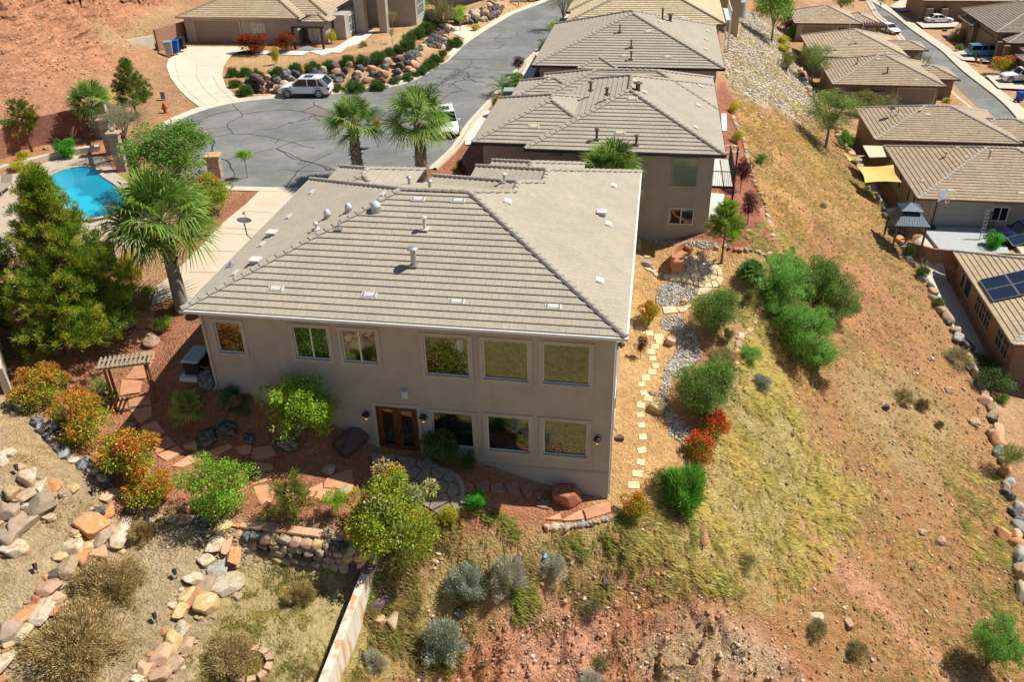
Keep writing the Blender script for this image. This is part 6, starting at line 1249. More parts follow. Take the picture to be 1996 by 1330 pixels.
KINDS_ = {
 'photinia': dict(f='b', cols=YG + [(.16,.24,.02),(.42,.40,.05)], tips=OR + [(.55,.30,.04),(.45,.42,.05)], tipf=.30, n=8500, leaf=.10, nc=26, gap=.2), 'photinia_red': dict(f='b', cols=YG[:3] + [(.10,.05,.02)], tips=[(.50,.04,.02),(.42,.03,.02),(.55,.10,.03)], tipf=.42, n=6500, leaf=.11, gap=.2),
 'photinia_bloom': dict(f='b', cols=YG + [(.16,.24,.02),(.34,.38,.04)], tips=[(.50,.20,.03),(.46,.14,.02),(.45,.36,.05)], tipf=.05, n=16000, leaf=.07, nc=60, gap=.15, bloom=.25), 'maroon': dict(f='b', cols=[(.12,.05,.02),(.16,.06,.02),(.09,.09,.02)], tips=[(.26,.05,.02),(.18,.04,.02)], tipf=.5, n=6000, leaf=.11),
 'green': dict(f='b', cols=GR, n=7000, leaf=.085), 'lime': dict(f='b', cols=BG, n=9000, leaf=.08, gap=.28, nc=50), 'yellowgreen': dict(f='b', cols=GR + BG, n=10000, leaf=.07, gap=.22, nc=56), 'yellow': dict(f='b', cols=YE, n=5000, leaf=.10, gap=.2),
 'dark': dict(f='b', cols=DG, n=6000, leaf=.09), 'olive': dict(f='b', cols=OL + GR[:1], n=6000, leaf=.085, gap=.2), 'purple': dict(f='b', cols=PU, n=6500, leaf=.09, gap=.28), 'vivid': dict(f='b', cols=[(.06,.32,.03),(.10,.40,.04),(.05,.22,.02)], n=5500, leaf=.11),
 'feather': dict(f='b', cols=FG + GR[:1], n=24000, leaf=.06, aspect=.28, nc=75), 'feather_green': dict(f='b', cols=[(.12,.28,.04),(.17,.36,.06),(.09,.19,.03),(.24,.42,.10)], n=24000, leaf=.06, aspect=.28, nc=75, gap=.15), 'brightfeather': dict(f='w', cols=LG, n=6000, ln=.40, w=.03, up=1.6), 'rosemary': dict(f='w', cols=DG + FG[:2], n=9000, ln=.11, w=.035),
 'sage': dict(f='w', cols=SAGE, n=18000, ln=.11, w=.02), 'pale': dict(f='w', cols=PALE + SAGE[:1], n=16000, ln=.13, w=.016), 'dry': dict(f='w', cols=DRY, n=22000, ln=.10, w=.014), 'drygreen': dict(f='w', cols=GT + DRY[:2], n=2800, ln=.28, w=.018), 'brown': dict(f='w', cols=BRN, n=2200, ln=.3, w=.02),
 'mesquite': dict(f='b', cols=FG + [(.20,.26,.05),(.26,.30,.10)], n=14000, leaf=.05, gap=.30, nc=70), 'mesquite_grey': dict(f='b', cols=GT + [(.20,.17,.12)], n=11000, leaf=.05, gap=.34, nc=60, aspect=.25), 'bloomtree': dict(f='b', cols=GR + [(.12,.19,.03)], tips=GR + [(.22,.06,.14)], tipf=.12, n=20000, leaf=.06, gap=.34, nc=70),
}
CRN = {}
def crown_me(kind, var):
    key = (kind, var)
    if key not in CRN:
        k = dict(KINDS_[kind]); f = k.pop('f'); sd_ = hash_(kind) + var * 101
        V, F_, C = (crown_broad if f == 'b' else crown_wire)(sd_, **k); CRN[key] = (fast_mesh("foliage", V, F_, M_LEAF if f == 'b' else M_TWIG, C), f)
    return CRN[key]
def hash_(s): return sum((i + 3) * ord(c) for i, c in enumerate(s)) % 9973
STM = {}
VQ = random.Random(77)
def plant(kind, u, v, w, ratio, label, cat="shrub", name="shrub", group=None, trunk=0.0, nvar=3, z=None, squash=1.0, tr_m=None):
    """(u, v) centre and w width of the plant in the photograph; ratio = height / width; trunk = bare share of its height"""
    base = np.array(at(u, v))
    for _ in range(4):
        k = ppm(base); W = w / k; Ht = W * ratio / (1 - trunk) if trunk else W * ratio
        up = base + np.array([0, 0, Ht * (.5 if not trunk else (.5 + trunk / 2))]); q_ = CM.T @ (up - CAM); uu, vv = CX + F_PX * q_[0] / q_[2], CY + F_PX * q_[1] / q_[2]
        q0 = CM.T @ (base - CAM); u0, v0 = CX + F_PX * q0[0] / q0[2], CY + F_PX * q0[1] / q0[2]
        base = np.array(at(u + (u0 - uu), v + (v0 - vv))) if z is None else np.array(atz(u + (u0 - uu), v + (v0 - vv), z))
    me, f = crown_me(kind, VQ.randrange(nvar)); t_ = T(name, label, cat, tuple(base), VQ.uniform(0, 6.28), group)
    c = link("foliage" if not trunk else "crown", me, t_); r_ = W / 2 * 1.06; ch = Ht * (1 - trunk)
    if f == 'b': c.scale = (r_ * VQ.uniform(.88, 1.12), r_ * VQ.uniform(.88, 1.12), ch / 2 * 1.02); c.location = (0, 0, Ht * trunk - .03)
    else: c.scale = (r_, r_, ch * .9); c.location = (0, 0, Ht * trunk - .02)
    sk = (round(trunk, 2), tr_m, VQ.randrange(2))
    if sk not in STM: STM[sk] = stems_mesh(hash_(str(sk)), 6, .86, .5, .028 if not trunk else .022, trunk, tr_m)
    s_ = link("trunk" if trunk else "stems", STM[sk], t_); s_.scale = (r_ * 1.3 if trunk else r_, r_ * 1.3 if trunk else r_, Ht)
    return t_
# ---- palms
def fan_palm(u0, v0, trunk_h, R_, label, nl=38, seed=1, z=None, tr=.24, skirt=True, cols=None, name="palm_tree", cat="palm tree", seg=26, bw=1.0):
    p0 = np.array(at(u0, v0)) if z is None else np.array(atz(u0, v0, z)); q = np.random.default_rng(seed); t_ = T(name, label, cat, tuple(p0))
    cols = cols or [(.13,.24,.03),(.18,.31,.045),(.27,.40,.09),(.09,.17,.025)]; Vs = []; Fs = []; Cs = []; n0 = 0; pet = MB()
    for i in range(nl):
        a = i * 2.39996 + q.uniform(-.2, .2); e = math.radians(80 - 96 * (i / nl) ** 1.0 + q.uniform(-8, 8)); pl = R_ * q.uniform(.42, .55); bl = R_ * q.uniform(.50, .62)
        d = np.array([math.cos(a) * math.cos(e), math.sin(a) * math.cos(e), math.sin(e)]); sag = np.array([0, 0, -.16 * pl * math.cos(e)]); top = np.array([0, 0, trunk_h]); hub = top + d * pl + sag
        pet.tube([tuple(top + d * .05), tuple(top + d * pl * .5 + sag * .2), tuple(hub)], [.028, .022, .014], 4, False)
        f = d * .9 + np.array([0, 0, -.35 * math.cos(e)]); f /= np.linalg.norm(f); s = np.cross(f, [0, 0, 1.]); s /= np.linalg.norm(s) + 1e-9; nn = np.cross(s, f)
        roll = q.uniform(-.6, .6); s, nn = s * math.cos(roll) + nn * math.sin(roll), nn * math.cos(roll) - s * math.sin(roll); th = np.linspace(-1.95, 1.95, seg) + q.normal(0, .03, seg)
        sdv = np.cos(th)[:, None] * f + np.sin(th)[:, None] * s + nn * (.10 + .12 * np.cos(th * 2))[:, None]; L_ = bl * (.72 + .28 * np.cos(th * .8)) * q.uniform(.9, 1.1, seg); perp = -np.sin(th)[:, None] * f + np.cos(th)[:, None] * s
        w0, w1 = .010 * R_ / 2, .026 * R_ / 2 * bw; A0 = hub - perp * w0; A1 = hub + perp * w0; mid = hub + sdv * (L_ * .6)[:, None]; B0 = mid - perp * w1; B1 = mid + perp * w1
        tip = hub + sdv * L_[:, None] + np.array([0, 0, -1.]) * (L_ * q.uniform(.08, .42, seg))[:, None]; V = np.stack([A0, A1, B1, B0, tip], 1)
        kk = n0 + np.arange(seg) * 5; Fs.append(np.stack([kk, kk + 1, kk + 2, kk + 3], 1)); Fs.append(np.stack([kk + 3, kk + 2, kk + 4, kk + 4], 1)); Vs.append(V.reshape(-1, 3)); n0 += seg * 5
        c = np.array(cols)[q.integers(0, len(cols))] * q.uniform(.85, 1.2); tipc = np.minimum(c * np.array([2.2, 1.7, 1.9]), .8); Cs.append(np.tile(np.stack([c, c, c * 1.1, c * 1.1, tipc]), (seg, 1)))
    V = np.concatenate(Vs); F_ = np.concatenate(Fs); tri = F_[:, 2] == F_[:, 3]
    me = bpy.data.meshes.new("crown"); me.from_pydata(V.tolist(), [], [tuple(f[:3]) if f[2] == f[3] else tuple(f) for f in F_.tolist()]); me.materials.append(M_LEAF); at_ = me.color_attributes.new("Col", 'FLOAT_COLOR', 'POINT'); at_.data.foreach_set("color", np.c_[np.concatenate(Cs), np.ones(len(V))].astype(np.float32).ravel()); me.update()
    cr_ = link("crown", me, t_); P("petioles", pet, mat("petiole_green", (.30,.32,.10), .6, var=.15), cr_)
    if trunk_h > .35:
        tk = MB(); n = 9; tk.tube([(0, 0, -.3)] + [(0, 0, trunk_h * i / n) for i in range(n + 1)], [tr * 1.35] + [tr * (1.25 - .35 * i / n) for i in range(n + 1)], 14); P("trunk", tk, M_BARKG, t_, True)
        if skirt:
            sk = MB(); qq = random.Random(seed)
            h0 = trunk_h * (skirt if skirt < 1 else .35)
            for i in range(170):
                a = qq.uniform(0, 6.28); zz = qq.uniform(h0, trunk_h + .05); r = tr * 1.0; b = Vector((math.cos(a) * r, math.sin(a) * r, zz)); o_ = Vector((math.cos(a), math.sin(a), qq.uniform(-.5, .9))).normalized() * qq.uniform(.12, .26); sd_ = Vector((-math.sin(a), math.cos(a), 0)) * .05
                sk.add([tuple(b - sd_), tuple(b + sd_), tuple(b + o_ + sd_ * .6), tuple(b + o_ - sd_ * .6)], [(0, 1, 2, 3)]); sk.add([tuple(b - sd_ + Vector((0, 0, .03))), tuple(b + sd_ + Vector((0, 0, .03))), tuple(b + o_ + sd_ * .6), tuple(b + o_ - sd_ * .6)], [(3, 2, 1, 0)])
            P("leaf_bases", sk, mat("leaf_base_brown", (.17,.09,.045), .9, var=.4, scale=9), t_)
    return t_
fan_palm(357, 606, 4.95, 3.15, "tall fan palm with a thick grey trunk at the left corner of the main house", 50, 1, tr=.30, skirt=.58)
fan_palm(700, 352, 3.8, 2.35, "fan palm on the left of the pair behind the main roof", 38, 2, z=0, tr=.32, skirt=.02)
fan_palm(824, 352, 4.1, 2.65, "fan palm on the right of the pair, half hiding a white car", 42, 3, z=0, tr=.34, skirt=.02)
_p = atz(1200, 330, 3.0); fan_palm(*(lambda a: a)((0, 0)), 4.4, 2.6, "fan palm rising behind the right end of the main roof", 42, 4, tr=.28, skirt=False) if False else None
def place_palm(x, y, *a, **k): t_ = fan_palm(1000, 700, *a, **k); t_.location = (x, y, float(H(x, y))); return t_
place_palm(-2.3, 50.25, 2.1 - float(H(-2.3, 50.25)), 2.3, "fan palm rising behind the right end of the main roof", 44, 4, tr=.28, skirt=False)
fan_palm(196, 268, 2.6, 2.1, "fan palm against the block wall behind the pool", 38, 5, z=.3, tr=.3, skirt=False)
fan_palm(1462, 548, .5, 1.05, "bushy dark green palm on the brow beside the round patio", 34, 6, seg=18, bw=2.2, cols=[(.08,.17,.03),(.12,.23,.04),(.17,.30,.06)])
fan_palm(370, 812, .35, 1.15, "small bright yellow-green fan palm in the sunlit front garden", 17, 7, cols=[(.30,.42,.05),(.22,.36,.05),(.36,.46,.10)], seg=16, bw=2.6)
fan_palm(458, 792, .2, 1.0, "small dark fan palm in the shade of the house wall", 14, 8, cols=[(.06,.12,.03),(.09,.16,.04)], seg=16, bw=2.4)
fan_palm(207, 782, .4, .8, "small fan palm beside the left posts of the arbour", 11, 9, cols=[(.22,.34,.06),(.16,.28,.05)], seg=12, bw=2.4)
fan_palm(192, 760, .3, .55, "smaller fan palm just behind the arbour's left posts", 10, 10, seg=14)
fan_palm(370, 350, .8, 1.5, "pale-leaved fan palm between the flowering tree and the pillar", 22, 12, z=.05, skirt=False, cols=[(.20,.28,.10),(.26,.34,.14)])
def feather_palm(u, v, h, R_, label, seed=1, nl=26):
    p0 = at(u, v); t_ = T("palm_tree", label, "palm tree", tuple(p0)); q = np.random.default_rng(seed); mb = MB(); V = []; C = []
    for i in range(nl):
        a = i * 2.4; e0 = math.radians(80 - 75 * i / nl); pts = []; 
        for k in range(7): s = k / 6 * R_; e = e0 - .9 * (k / 6) ** 1.3; pts.append((pts[-1] + np.array([math.cos(a) * math.cos(e), math.sin(a) * math.cos(e), math.sin(e)]) * R_ / 6) if pts else np.array([0, 0, h]))
        mb.tube([tuple(p) for p in pts], [.03, .025, .02, .017, .014, .01, .006], 4, False); side = np.array([-math.sin(a), math.cos(a), 0])
        for k in range(1, 7):
            for f in (0, .33, .66):
                b = pts[k - 1] * (1 - f) + pts[k] * f; fw = pts[k] - pts[k - 1]; fw /= np.linalg.norm(fw)
                for sg in (1, -1):
                    d = side * sg * .8 + fw * .7 + np.array([0, 0, .1]); L_ = .34 * R_ * (1 - .4 * k / 6); V += [b, b + d * L_ * .4 + fw * .02, b + d * L_ - np.array([0, 0, .1 * L_]), b + d * L_ * .4 - fw * .02]; C += [np.array([.10,.22,.05]) * q.uniform(.6, 1.4)] * 4
    V = np.array(V); cr_ = link("crown", fast_mesh("crown", V, np.arange(len(V)).reshape(-1, 4), M_LEAF, np.array(C)), t_); P("rachis", mb, mat("petiole_green", (.3,.32,.1)), cr_); tk = MB(); tk.tube([(0, 0, -.2), (0, 0, h + .05)], [.2, .17], 10); P("trunk", tk, M_BARK, t_)
feather_palm(985, 186, .6, 1.7, "feathery date palm beside the street kerb", 3)
# ---- conifers
def pine(u, v, h, rad, label, seed=1, n_br=120, tuft=30, cols=None, base=.12, lean=0, needle=.13, z=None, tipc=(.50,.30,.06), pw=.8, cones=.10):
    p0 = np.array(at(u, v)) if z is None else np.array(atz(u, v, z)); t_ = T("pine_tree", label, "pine tree", tuple(p0)); q = np.random.default_rng(seed); cols = [tuple(np.array(c) * 1.3) for c in (cols or [(.13,.17,.02),(.18,.21,.025),(.10,.14,.02),(.24,.24,.03)])]
    tk = MB(); tk.tube([(0, 0, -.3), (lean * .1, 0, h * .3), (lean * .4, 0, h * .65), (lean, 0, h * .97)], [rad * .055 + .03, rad * .045, rad * .03, .015], 8); P("trunk", tk, M_BARK, t_, True)
    br = MB(); CC = []; DD = []
    for i in range(n_br):
        f = base + (1 - base) * ((i + q.random()) / n_br); a = q.uniform(0, 6.28); R_ = rad * (1 - ((f - base) / (1 - base)) ** 1.25) ** pw * q.uniform(.45, 1.12) + .12 * rad; el = q.uniform(-.05, .35) + .5 * f; z0 = f * h; b = np.array([lean * f ** 1.5, 0, z0])
        tip = b + np.array([math.cos(a) * R_, math.sin(a) * R_, el * R_]); md = (b + tip) / 2 + np.array([0, 0, -.08 * R_]); br.tube([tuple(b), tuple(md), tuple(tip)], [.02 + rad * .010, .012 + rad * .005, .008], 4, False)
        m = max(3, int(R_ / rad * 12)); 
        for k in range(m):
            g = .35 + .65 * (k + q.random()) / m; c = b * (1 - g) ** 2 + md * 2 * g * (1 - g) + tip * g * g; CC.append(c + q.normal(size=3) * R_ * .07); DD.append((tip - b) / np.linalg.norm(tip - b) + np.array([0, 0, .55]))
    CC = np.array(CC); DD = np.array(DD); k = np.repeat(np.arange(len(CC)), tuft); d = DD[k] * .8 + q.normal(size=(len(k), 3)) * .55; p = CC[k] + q.normal(size=(len(k), 3)) * .085 * (rad / 3) ** .5
    V, F_ = leaf_quads(p, d, needle, needle * .16, q, .05); cl = np.array(cols)[q.integers(0, len(cols), len(CC))] * (1 + .3 * fbm(CC[:, 0], CC[:, 1] + CC[:, 2], 3, 9))[:, None]; C = cl[k] * q.uniform(.7, 1.3, (len(k), 1)); m = q.random(len(k)) < cones * (q.random(len(CC))[k] > .55); C[m] = np.array(tipc) * q.uniform(.7, 1.2, (int(m.sum()), 1))
    link("crown", fast_mesh("crown", V, F_, M_LEAF, np.repeat(C, 4, axis=0)), t_); P("branch", br, M_BARK, t_); return t_
pine(165, 665, 8.7, 3.15, "huge bushy golden-tipped pine tree filling the left side", 1, 330, 60, lean=.1, base=.04, pw=1.1, needle=.19, cols=[(.17,.28,.025),(.24,.34,.03),(.10,.19,.02),(.36,.38,.04)])
pine(20, 640, 5.0, 2.2, "darker pine behind the huge one at the left edge", 14, 120, 36, cols=[(.045,.06,.015),(.07,.09,.02)], needle=.2, cones=0)
pine(62, 295, 3.6, 1.5, "small open pine in the bed behind the pool", 2, 46, 26, base=.35, needle=.2, z=.4, cones=.02)
pine(268, 232, 4.6, 1.55, "upright cypress-like tree on the dirt bank beside the turning circle", 3, 90, 26, base=.22, needle=.2, cols=[(.12,.20,.02),(.16,.25,.03),(.08,.14,.02)], cones=.05, z=.3)
pine(576, 1010, 1.9, 1.05, "small open young pine in the front garden", 4, 44, 26, base=.12, needle=.13, cols=[(.20,.22,.04),(.26,.28,.05),(.14,.17,.03)], pw=.5)
pine(1406, 513, 3.9, 1.15, "slim bright green tree with a bare trunk beside the round patio", 5, 95, 28, base=.42, needle=.14, cols=[(.20,.34,.03),(.28,.44,.05),(.13,.24,.02)], cones=.0, pw=.6)
# ---- shrubs and trees, each where the photograph shows it
SH = [
 ('photinia',70,752,98,.95,"leftmost orange-red shrub beside the pale wall end"),('photinia',152,812,104,1.1,"second orange-red shrub from the left, above the dark boulders"),('photinia',248,890,140,.85,"largest orange-yellow shrub of the left bed"),('photinia',288,950,84,.9,"lowest orange-red shrub of the left bed, beside the bare soil"),
 ('yellowgreen',425,945,150,.95,"yellow-green shrub with a grey twiggy middle beside the red path"),('lime',582,795,166,.95,"bright lime-green tree against the shaded front wall"),('photinia_bloom',772,1005,184,1.15,"very large yellow-green shrub with cream blossom and orange tips"),
 ('yellow',873,1002,36,1.1,"small yellow-green shrub at the end of the shaded patio"),('vivid',930,975,46,1.0,"bright green bush beside the stone kerb"),('dark',855,872,78,1.05,"dark green bush between the double doors and the first lower window"),('dark',914,897,34,1.2,"smaller dark bush under the lower left window"),
 ('photinia',1240,988,76,.85,"orange-red shrub at the house corner by the orange slabs"),('brightfeather',1335,945,84,1.1,"vivid green feathery bush on the edge of the slope"),('olive',1288,935,54,.9,"dark olive shrub between the vivid feathery bush and the path"),('photinia_red',1366,876,62,1.0,"bright red shrub beside the river stones"),('photinia_red',1392,832,66,.9,"red and yellow shrub below the big grey-green bush"),
 ('feather',1380,758,158,.82,"biggest dense grey-green bush beside the lower river-stone bed"),('feather',1400,606,126,.78,"dense round green bush above the sandy side path"),('photinia',1266,610,56,1.0,"rounded orange-green shrub by the right eave"),('olive',1420,655,36,1.1,"yellowish-green shrub below the dense round bush"),('olive',1462,578,32,1.2,"narrow olive shrub beside the dark palm"),
 ('feather_green',1520,545,120,.8,"green feathery bush at the top left of the slope group"),('feather',1600,548,122,.9,"dark green bush at the top of the slope group"),('feather_green',1516,598,80,.7,"small green bush behind the dry brown one"),('feather_green',1570,645,135,.9,"large green bush in the middle of the slope group"),('feather',1634,592,86,.9,"grey-green bush at the right side of the slope group"),('feather_green',1598,694,88,.8,"lowest green bush of the slope group"),('feather_green',1530,515,84,.6,"highest pale green bush of the slope group"),
 ('dry',1545,594,88,.35,"dry brown bush lying among the green ones on the slope"),('sage',1482,742,50,.6,"small blue-green bush in yellow grass"),('feather_green',1462,690,52,.6,"small green bush beside the yellow grass"),('drygreen',1408,692,60,.6,"dark grassy clump above the biggest bush"),('feather_green',1540,487,26,.7,"small blue-green bush above the slope group"),
 ('photinia_bloom',410,375,92,.9,"orange and cream shrub beside the stone pillar at the drive"),('yellow',250,525,62,1.2,"golden-orange shrub between the pine and the palm"),('brightfeather',236,578,42,1.0,"grassy green clump at the foot of the pine"),('lime',287,565,26,.8,"small bright shrub beside the drive corner"),('lime',316,630,42,.8,"small leafy bush on the upper garden path"),('yellow',341,590,26,.6,"yellow flowering clump beside the palm trunk"),
 ('vivid',128,287,42,1.0,"bright green bush in the bed behind the pool"),('yellow',44,303,36,.6,"wide yellow-green bush near the block wall corner"),('yellow',33,322,28,.8,"round yellow-green bush at the left end of the pool bed"),
 ('feather_green',1940,1255,124,1.1,"large pale green bush in the bottom right corner"),('sage',905,1125,86,.8,"grey-green sagebrush left of a paler one"),('pale',985,1110,86,.95,"pale grey bushy sagebrush below the house"),('sage',860,1242,98,.95,"round silvery green sagebrush near the rust-streaked wall"),('pale',727,1282,56,.7,"dead grey bush at the foot of the rust-streaked wall"),('pale',1078,1098,62,.6,"thin grey tuft with blue litter on the bank"),
 ('drygreen',1592,1222,46,.7,"small green bush under the whitish rock on the bank"),('drygreen',1672,1262,48,.7,"small yellow-green bush on the lower bank"),('dry',205,1130,150,.62,"big dry tumbleweed bush between the left boulder rows"),('dry',125,1245,210,.5,"largest dry tumbleweed bush at the bottom left"),('dry',272,1030,58,.8,"small dry bush beside the orange boulders"),('dry',445,1268,118,.5,"dry bush next to the pink stone ring"),
 ('dry',582,1152,66,.8,"dry bush on the grassy terrace below the dry-stone wall"),('dry',112,806,34,.9,"dry tuft between the two left orange shrubs"),('drygreen',1760,770,50,.5,"dull grassy tussock in the middle of the slope"),('brown',1798,787,32,.8,"dark brown tussock on the right-hand slope"),('brown',1832,826,20,.8,"small dark tussock below the brown one"),('brown',1600,745,42,.5,"greyish dead tussock below the green slope group"),('drygreen',1865,690,70,.4,"grey-green weeds near the rock line"),
 ('drygreen',1455,1090,46,.6,"olive weeds at the top of the eroded bank"),('dry',720,1190,40,.5,"dry weeds behind the rust-streaked wall"),('drygreen',1170,1290,40,.8,"green tuft in the gully of the eroded bank"),('drygreen',1160,1180,34,1.0,"upright green tuft on the lip of the bank"),('pale',1150,1325,60,.5,"grey weeds at the bottom edge of the photo"),('drygreen',1604,400,16,.8,"lone small tussock high on the slope"),
 ('dark',1940,742,74,.7,"dark green creeper mound beside the brown house with solar panels"),('dark',1918,705,50,.6,"green creeper strip below the garden windows"),('dark',1830,590,26,1.0,"green creeper at the corner of the brown house"),('dark',1800,530,30,1.1,"green creeper beyond the retaining block wall"),('dark',1776,490,26,1.2,"green creeper beside the end of the retaining block wall"),('green',1956,778,26,.7,"small yellowish bush in the lower right garden"),
 ('vivid',1940,468,46,.9,"bright green bush at the end of the retaining block wall"),('yellow',1430,208,26,.9,"yellow bush beside the middle neighbour's yard"),('yellow',1437,264,28,1.0,"yellow bush on the edge of the red gravel yard"),('green',1484,310,28,.9,"round green bush on the orange bank"),
 ('maroon',495,82,66,.62,"wide dark red shrub under the small window of the house across the circle"),('maroon',555,80,50,.8,"dark red shrub next to the porch pergola"),('yellow',536,106,18,2.0,"thin yellow-green shrub in the tan gravel"),('yellow',645,70,22,1.2,"yellowish shrub by the curtained windows"),
 ('photinia',972,203,34,1.3,"clipped reddish-green shrub beside the green utility box"),('green',1007,158,42,.9,"bright green shrub behind the date palm"),('dark',1047,150,16,1.6,"dark green shrub at the neighbour's wall"),('lime',1086,56,42,1.0,"bright green shrub by the far pavement"),('pale',1066,84,40,.7,"grey wispy shrub by the far pavement"),
 ('yellow',1528,76,26,.7,"upper bright yellow bush of the lower gardens"),('yellow',1530,92,30,.6,"lower bright yellow bush of the lower gardens"),('green',1546,60,24,1.2,"green shrub beside the yellow bushes"),('olive',1535,120,34,1.2,"olive shrub behind the rock line"),('olive',1710,56,26,.7,"green shrub beside the parked white car"),('photinia',1956,128,46,.8,"orange-yellow shrub beside the white pickup"),
 ('drygreen',1866,66,32,.8,"pale ornamental grass across the lower street"),('green',1870,92,18,.8,"small green shrub before the blue minivan"),('yellow',1834,184,13,.8,"upper round yellow shrub by the lower street"),('yellow',1846,194,17,.6,"lower round yellow shrub by the lower street"),('lime',1818,20,18,.8,"small lime shrub near the farthest brown house"),
 ('olive',1690,198,70,.7,"dense olive bush before the brown garage"),('mesquite_grey',1738,200,52,.8,"thin grey bush beside the brown garage"),('green',1648,272,36,1.1,"bright green shrub behind the shade sails"),('mesquite_grey',1800,122,52,.9,"wispy grey shrub by the blue recycling bin"),('green',1690,366,14,.8,"small yellow-green shrub by the shade sail"),('dark',1870,428,22,.8,"dark shrub by the play court gate"),
 ('rosemary',764,18,28,.7,"low green shrub beside the curtained bay"),('rosemary',787,22,26,.7,"next low green shrub beside the curtained bay"),('green',825,6,26,1.0,"bright green shrub at the top yard"),('rosemary',833,24,44,.5,"wide low shrub at the top yard"),('yellow',928,52,20,.7,"yellowish clump where the short drive meets the kerb"),('drygreen',708,84,18,.7,"pale desert clump in the tan gravel"),
 ('rosemary',897,318,18,1.2,"spiky dark shrub beside the neighbour's corner"),('yellow',888,326,18,.6,"yellow flowers beside the neighbour's corner"),('brown',903,330,16,1.0,"reddish twiggy shrub beside the neighbour's corner"),
]
for k_, u, v, w_, r_, lb in SH: plant(k_, u, v, w_, r_, lb)
ROS = [(452,138,26),(475,137,26),(498,143,34),(537,139,36),(572,131,34),(608,128,36),(641,123,28),(675,114,32),(704,113,28),(737,108,36),(758,100,28),(777,92,24),(792,81,34),(796,70,30),(815,60,32),(831,50,34),(843,36,40)]
for i, (u, v, w_) in enumerate(ROS): plant('rosemary', u, v, w_ * 1.15, .68, f"{ORD[i]} green mounded shrub along the top of the boulder wall, counted from the curved driveway", group="mounded shrubs on top of the boulder wall")
ROS = [(457,160,26),(475,172,36),(659,168,26),(690,165,40),(737,162,36),(768,155,24),(793,148,26),(807,141,20),(820,134,28),(836,122,32),(849,111,30),(862,101,20),(873,94,13),(886,79,34)]
for i, (u, v, w_) in enumerate(ROS): plant('rosemary', u, v, w_ * 1.12, .62, f"{ORD[i]} green mounded shrub at the foot of the boulder wall, counted from the curved driveway", group="mounded shrubs at the foot of the boulder wall")
TR = [('bloomtree',335,292,190,.6,.28,"loose tree with small mauve flowers beside the pool pillars"),('mesquite_grey',235,228,116,.62,.4,"grey thin-leaved tree over the pool pillars"),('lime',475,302,34,.8,.55,"tiny staked tree beside the turning circle"),('photinia',734,245,18,1.6,.5,"thin sapling behind the left of the palm pair"),('lime',655,975,52,.9,.3,"leggy green sapling beside the blossoming shrub"),
 ('purple',1250,672,26,1.5,.25,"little purple-leaved sapling on the sandy path"),('purple',1448,332,40,1.25,.3,"upper purple-leaved tree at the edge of the red gravel yard"),('purple',1462,398,46,1.0,.3,"lower purple-leaved tree at the edge of the red gravel yard"),('mesquite',1622,215,124,.65,.3,"wide airy mesquite tree above the brown-tiled roofs"),('mesquite',1590,112,72,.8,.3,"airy mesquite tree beside the sand-tiled house"),
 ('green',1512,14,84,.8,.3,"full green tree at the top of the rubble slope"),('purple',1534,42,34,.9,.25,"purple-leaved tree under the full green one"),('mesquite_grey',1098,2,72,.8,.3,"grey airy tree shading the far street"),('mesquite_grey',763,30,30,.9,.35,"small bare desert tree in the tan gravel yard"),('drygreen',860,12,54,.8,.35,"multi-stemmed desert tree above the second boulder wall"),('purple',1010,122,28,.9,.3,"little dark red tree beside the street"),
 ('mesquite',1968,885,66,.8,.25,"bare-branched olive tree at the lower right edge"),('mesquite_grey',1718,2,20,.9,.3,"leafless little tree at the far road edge"),('olive',1642,2,44,.6,.2,"dark tree at the top edge beyond the last lower roof"),('lime',895,25,36,1.0,.3,"yellow-green desert tree beside the second boulder wall"),('mesquite_grey',763,62,20,.9,.4,"tiny bare tree beside the curtained bay")]
for k_, u, v, w_, r_, tr_, lb in TR:
    plant(k_, u, v, w_, r_, lb, "tree", "tree", trunk=tr_, tr_m=M_BARKG)
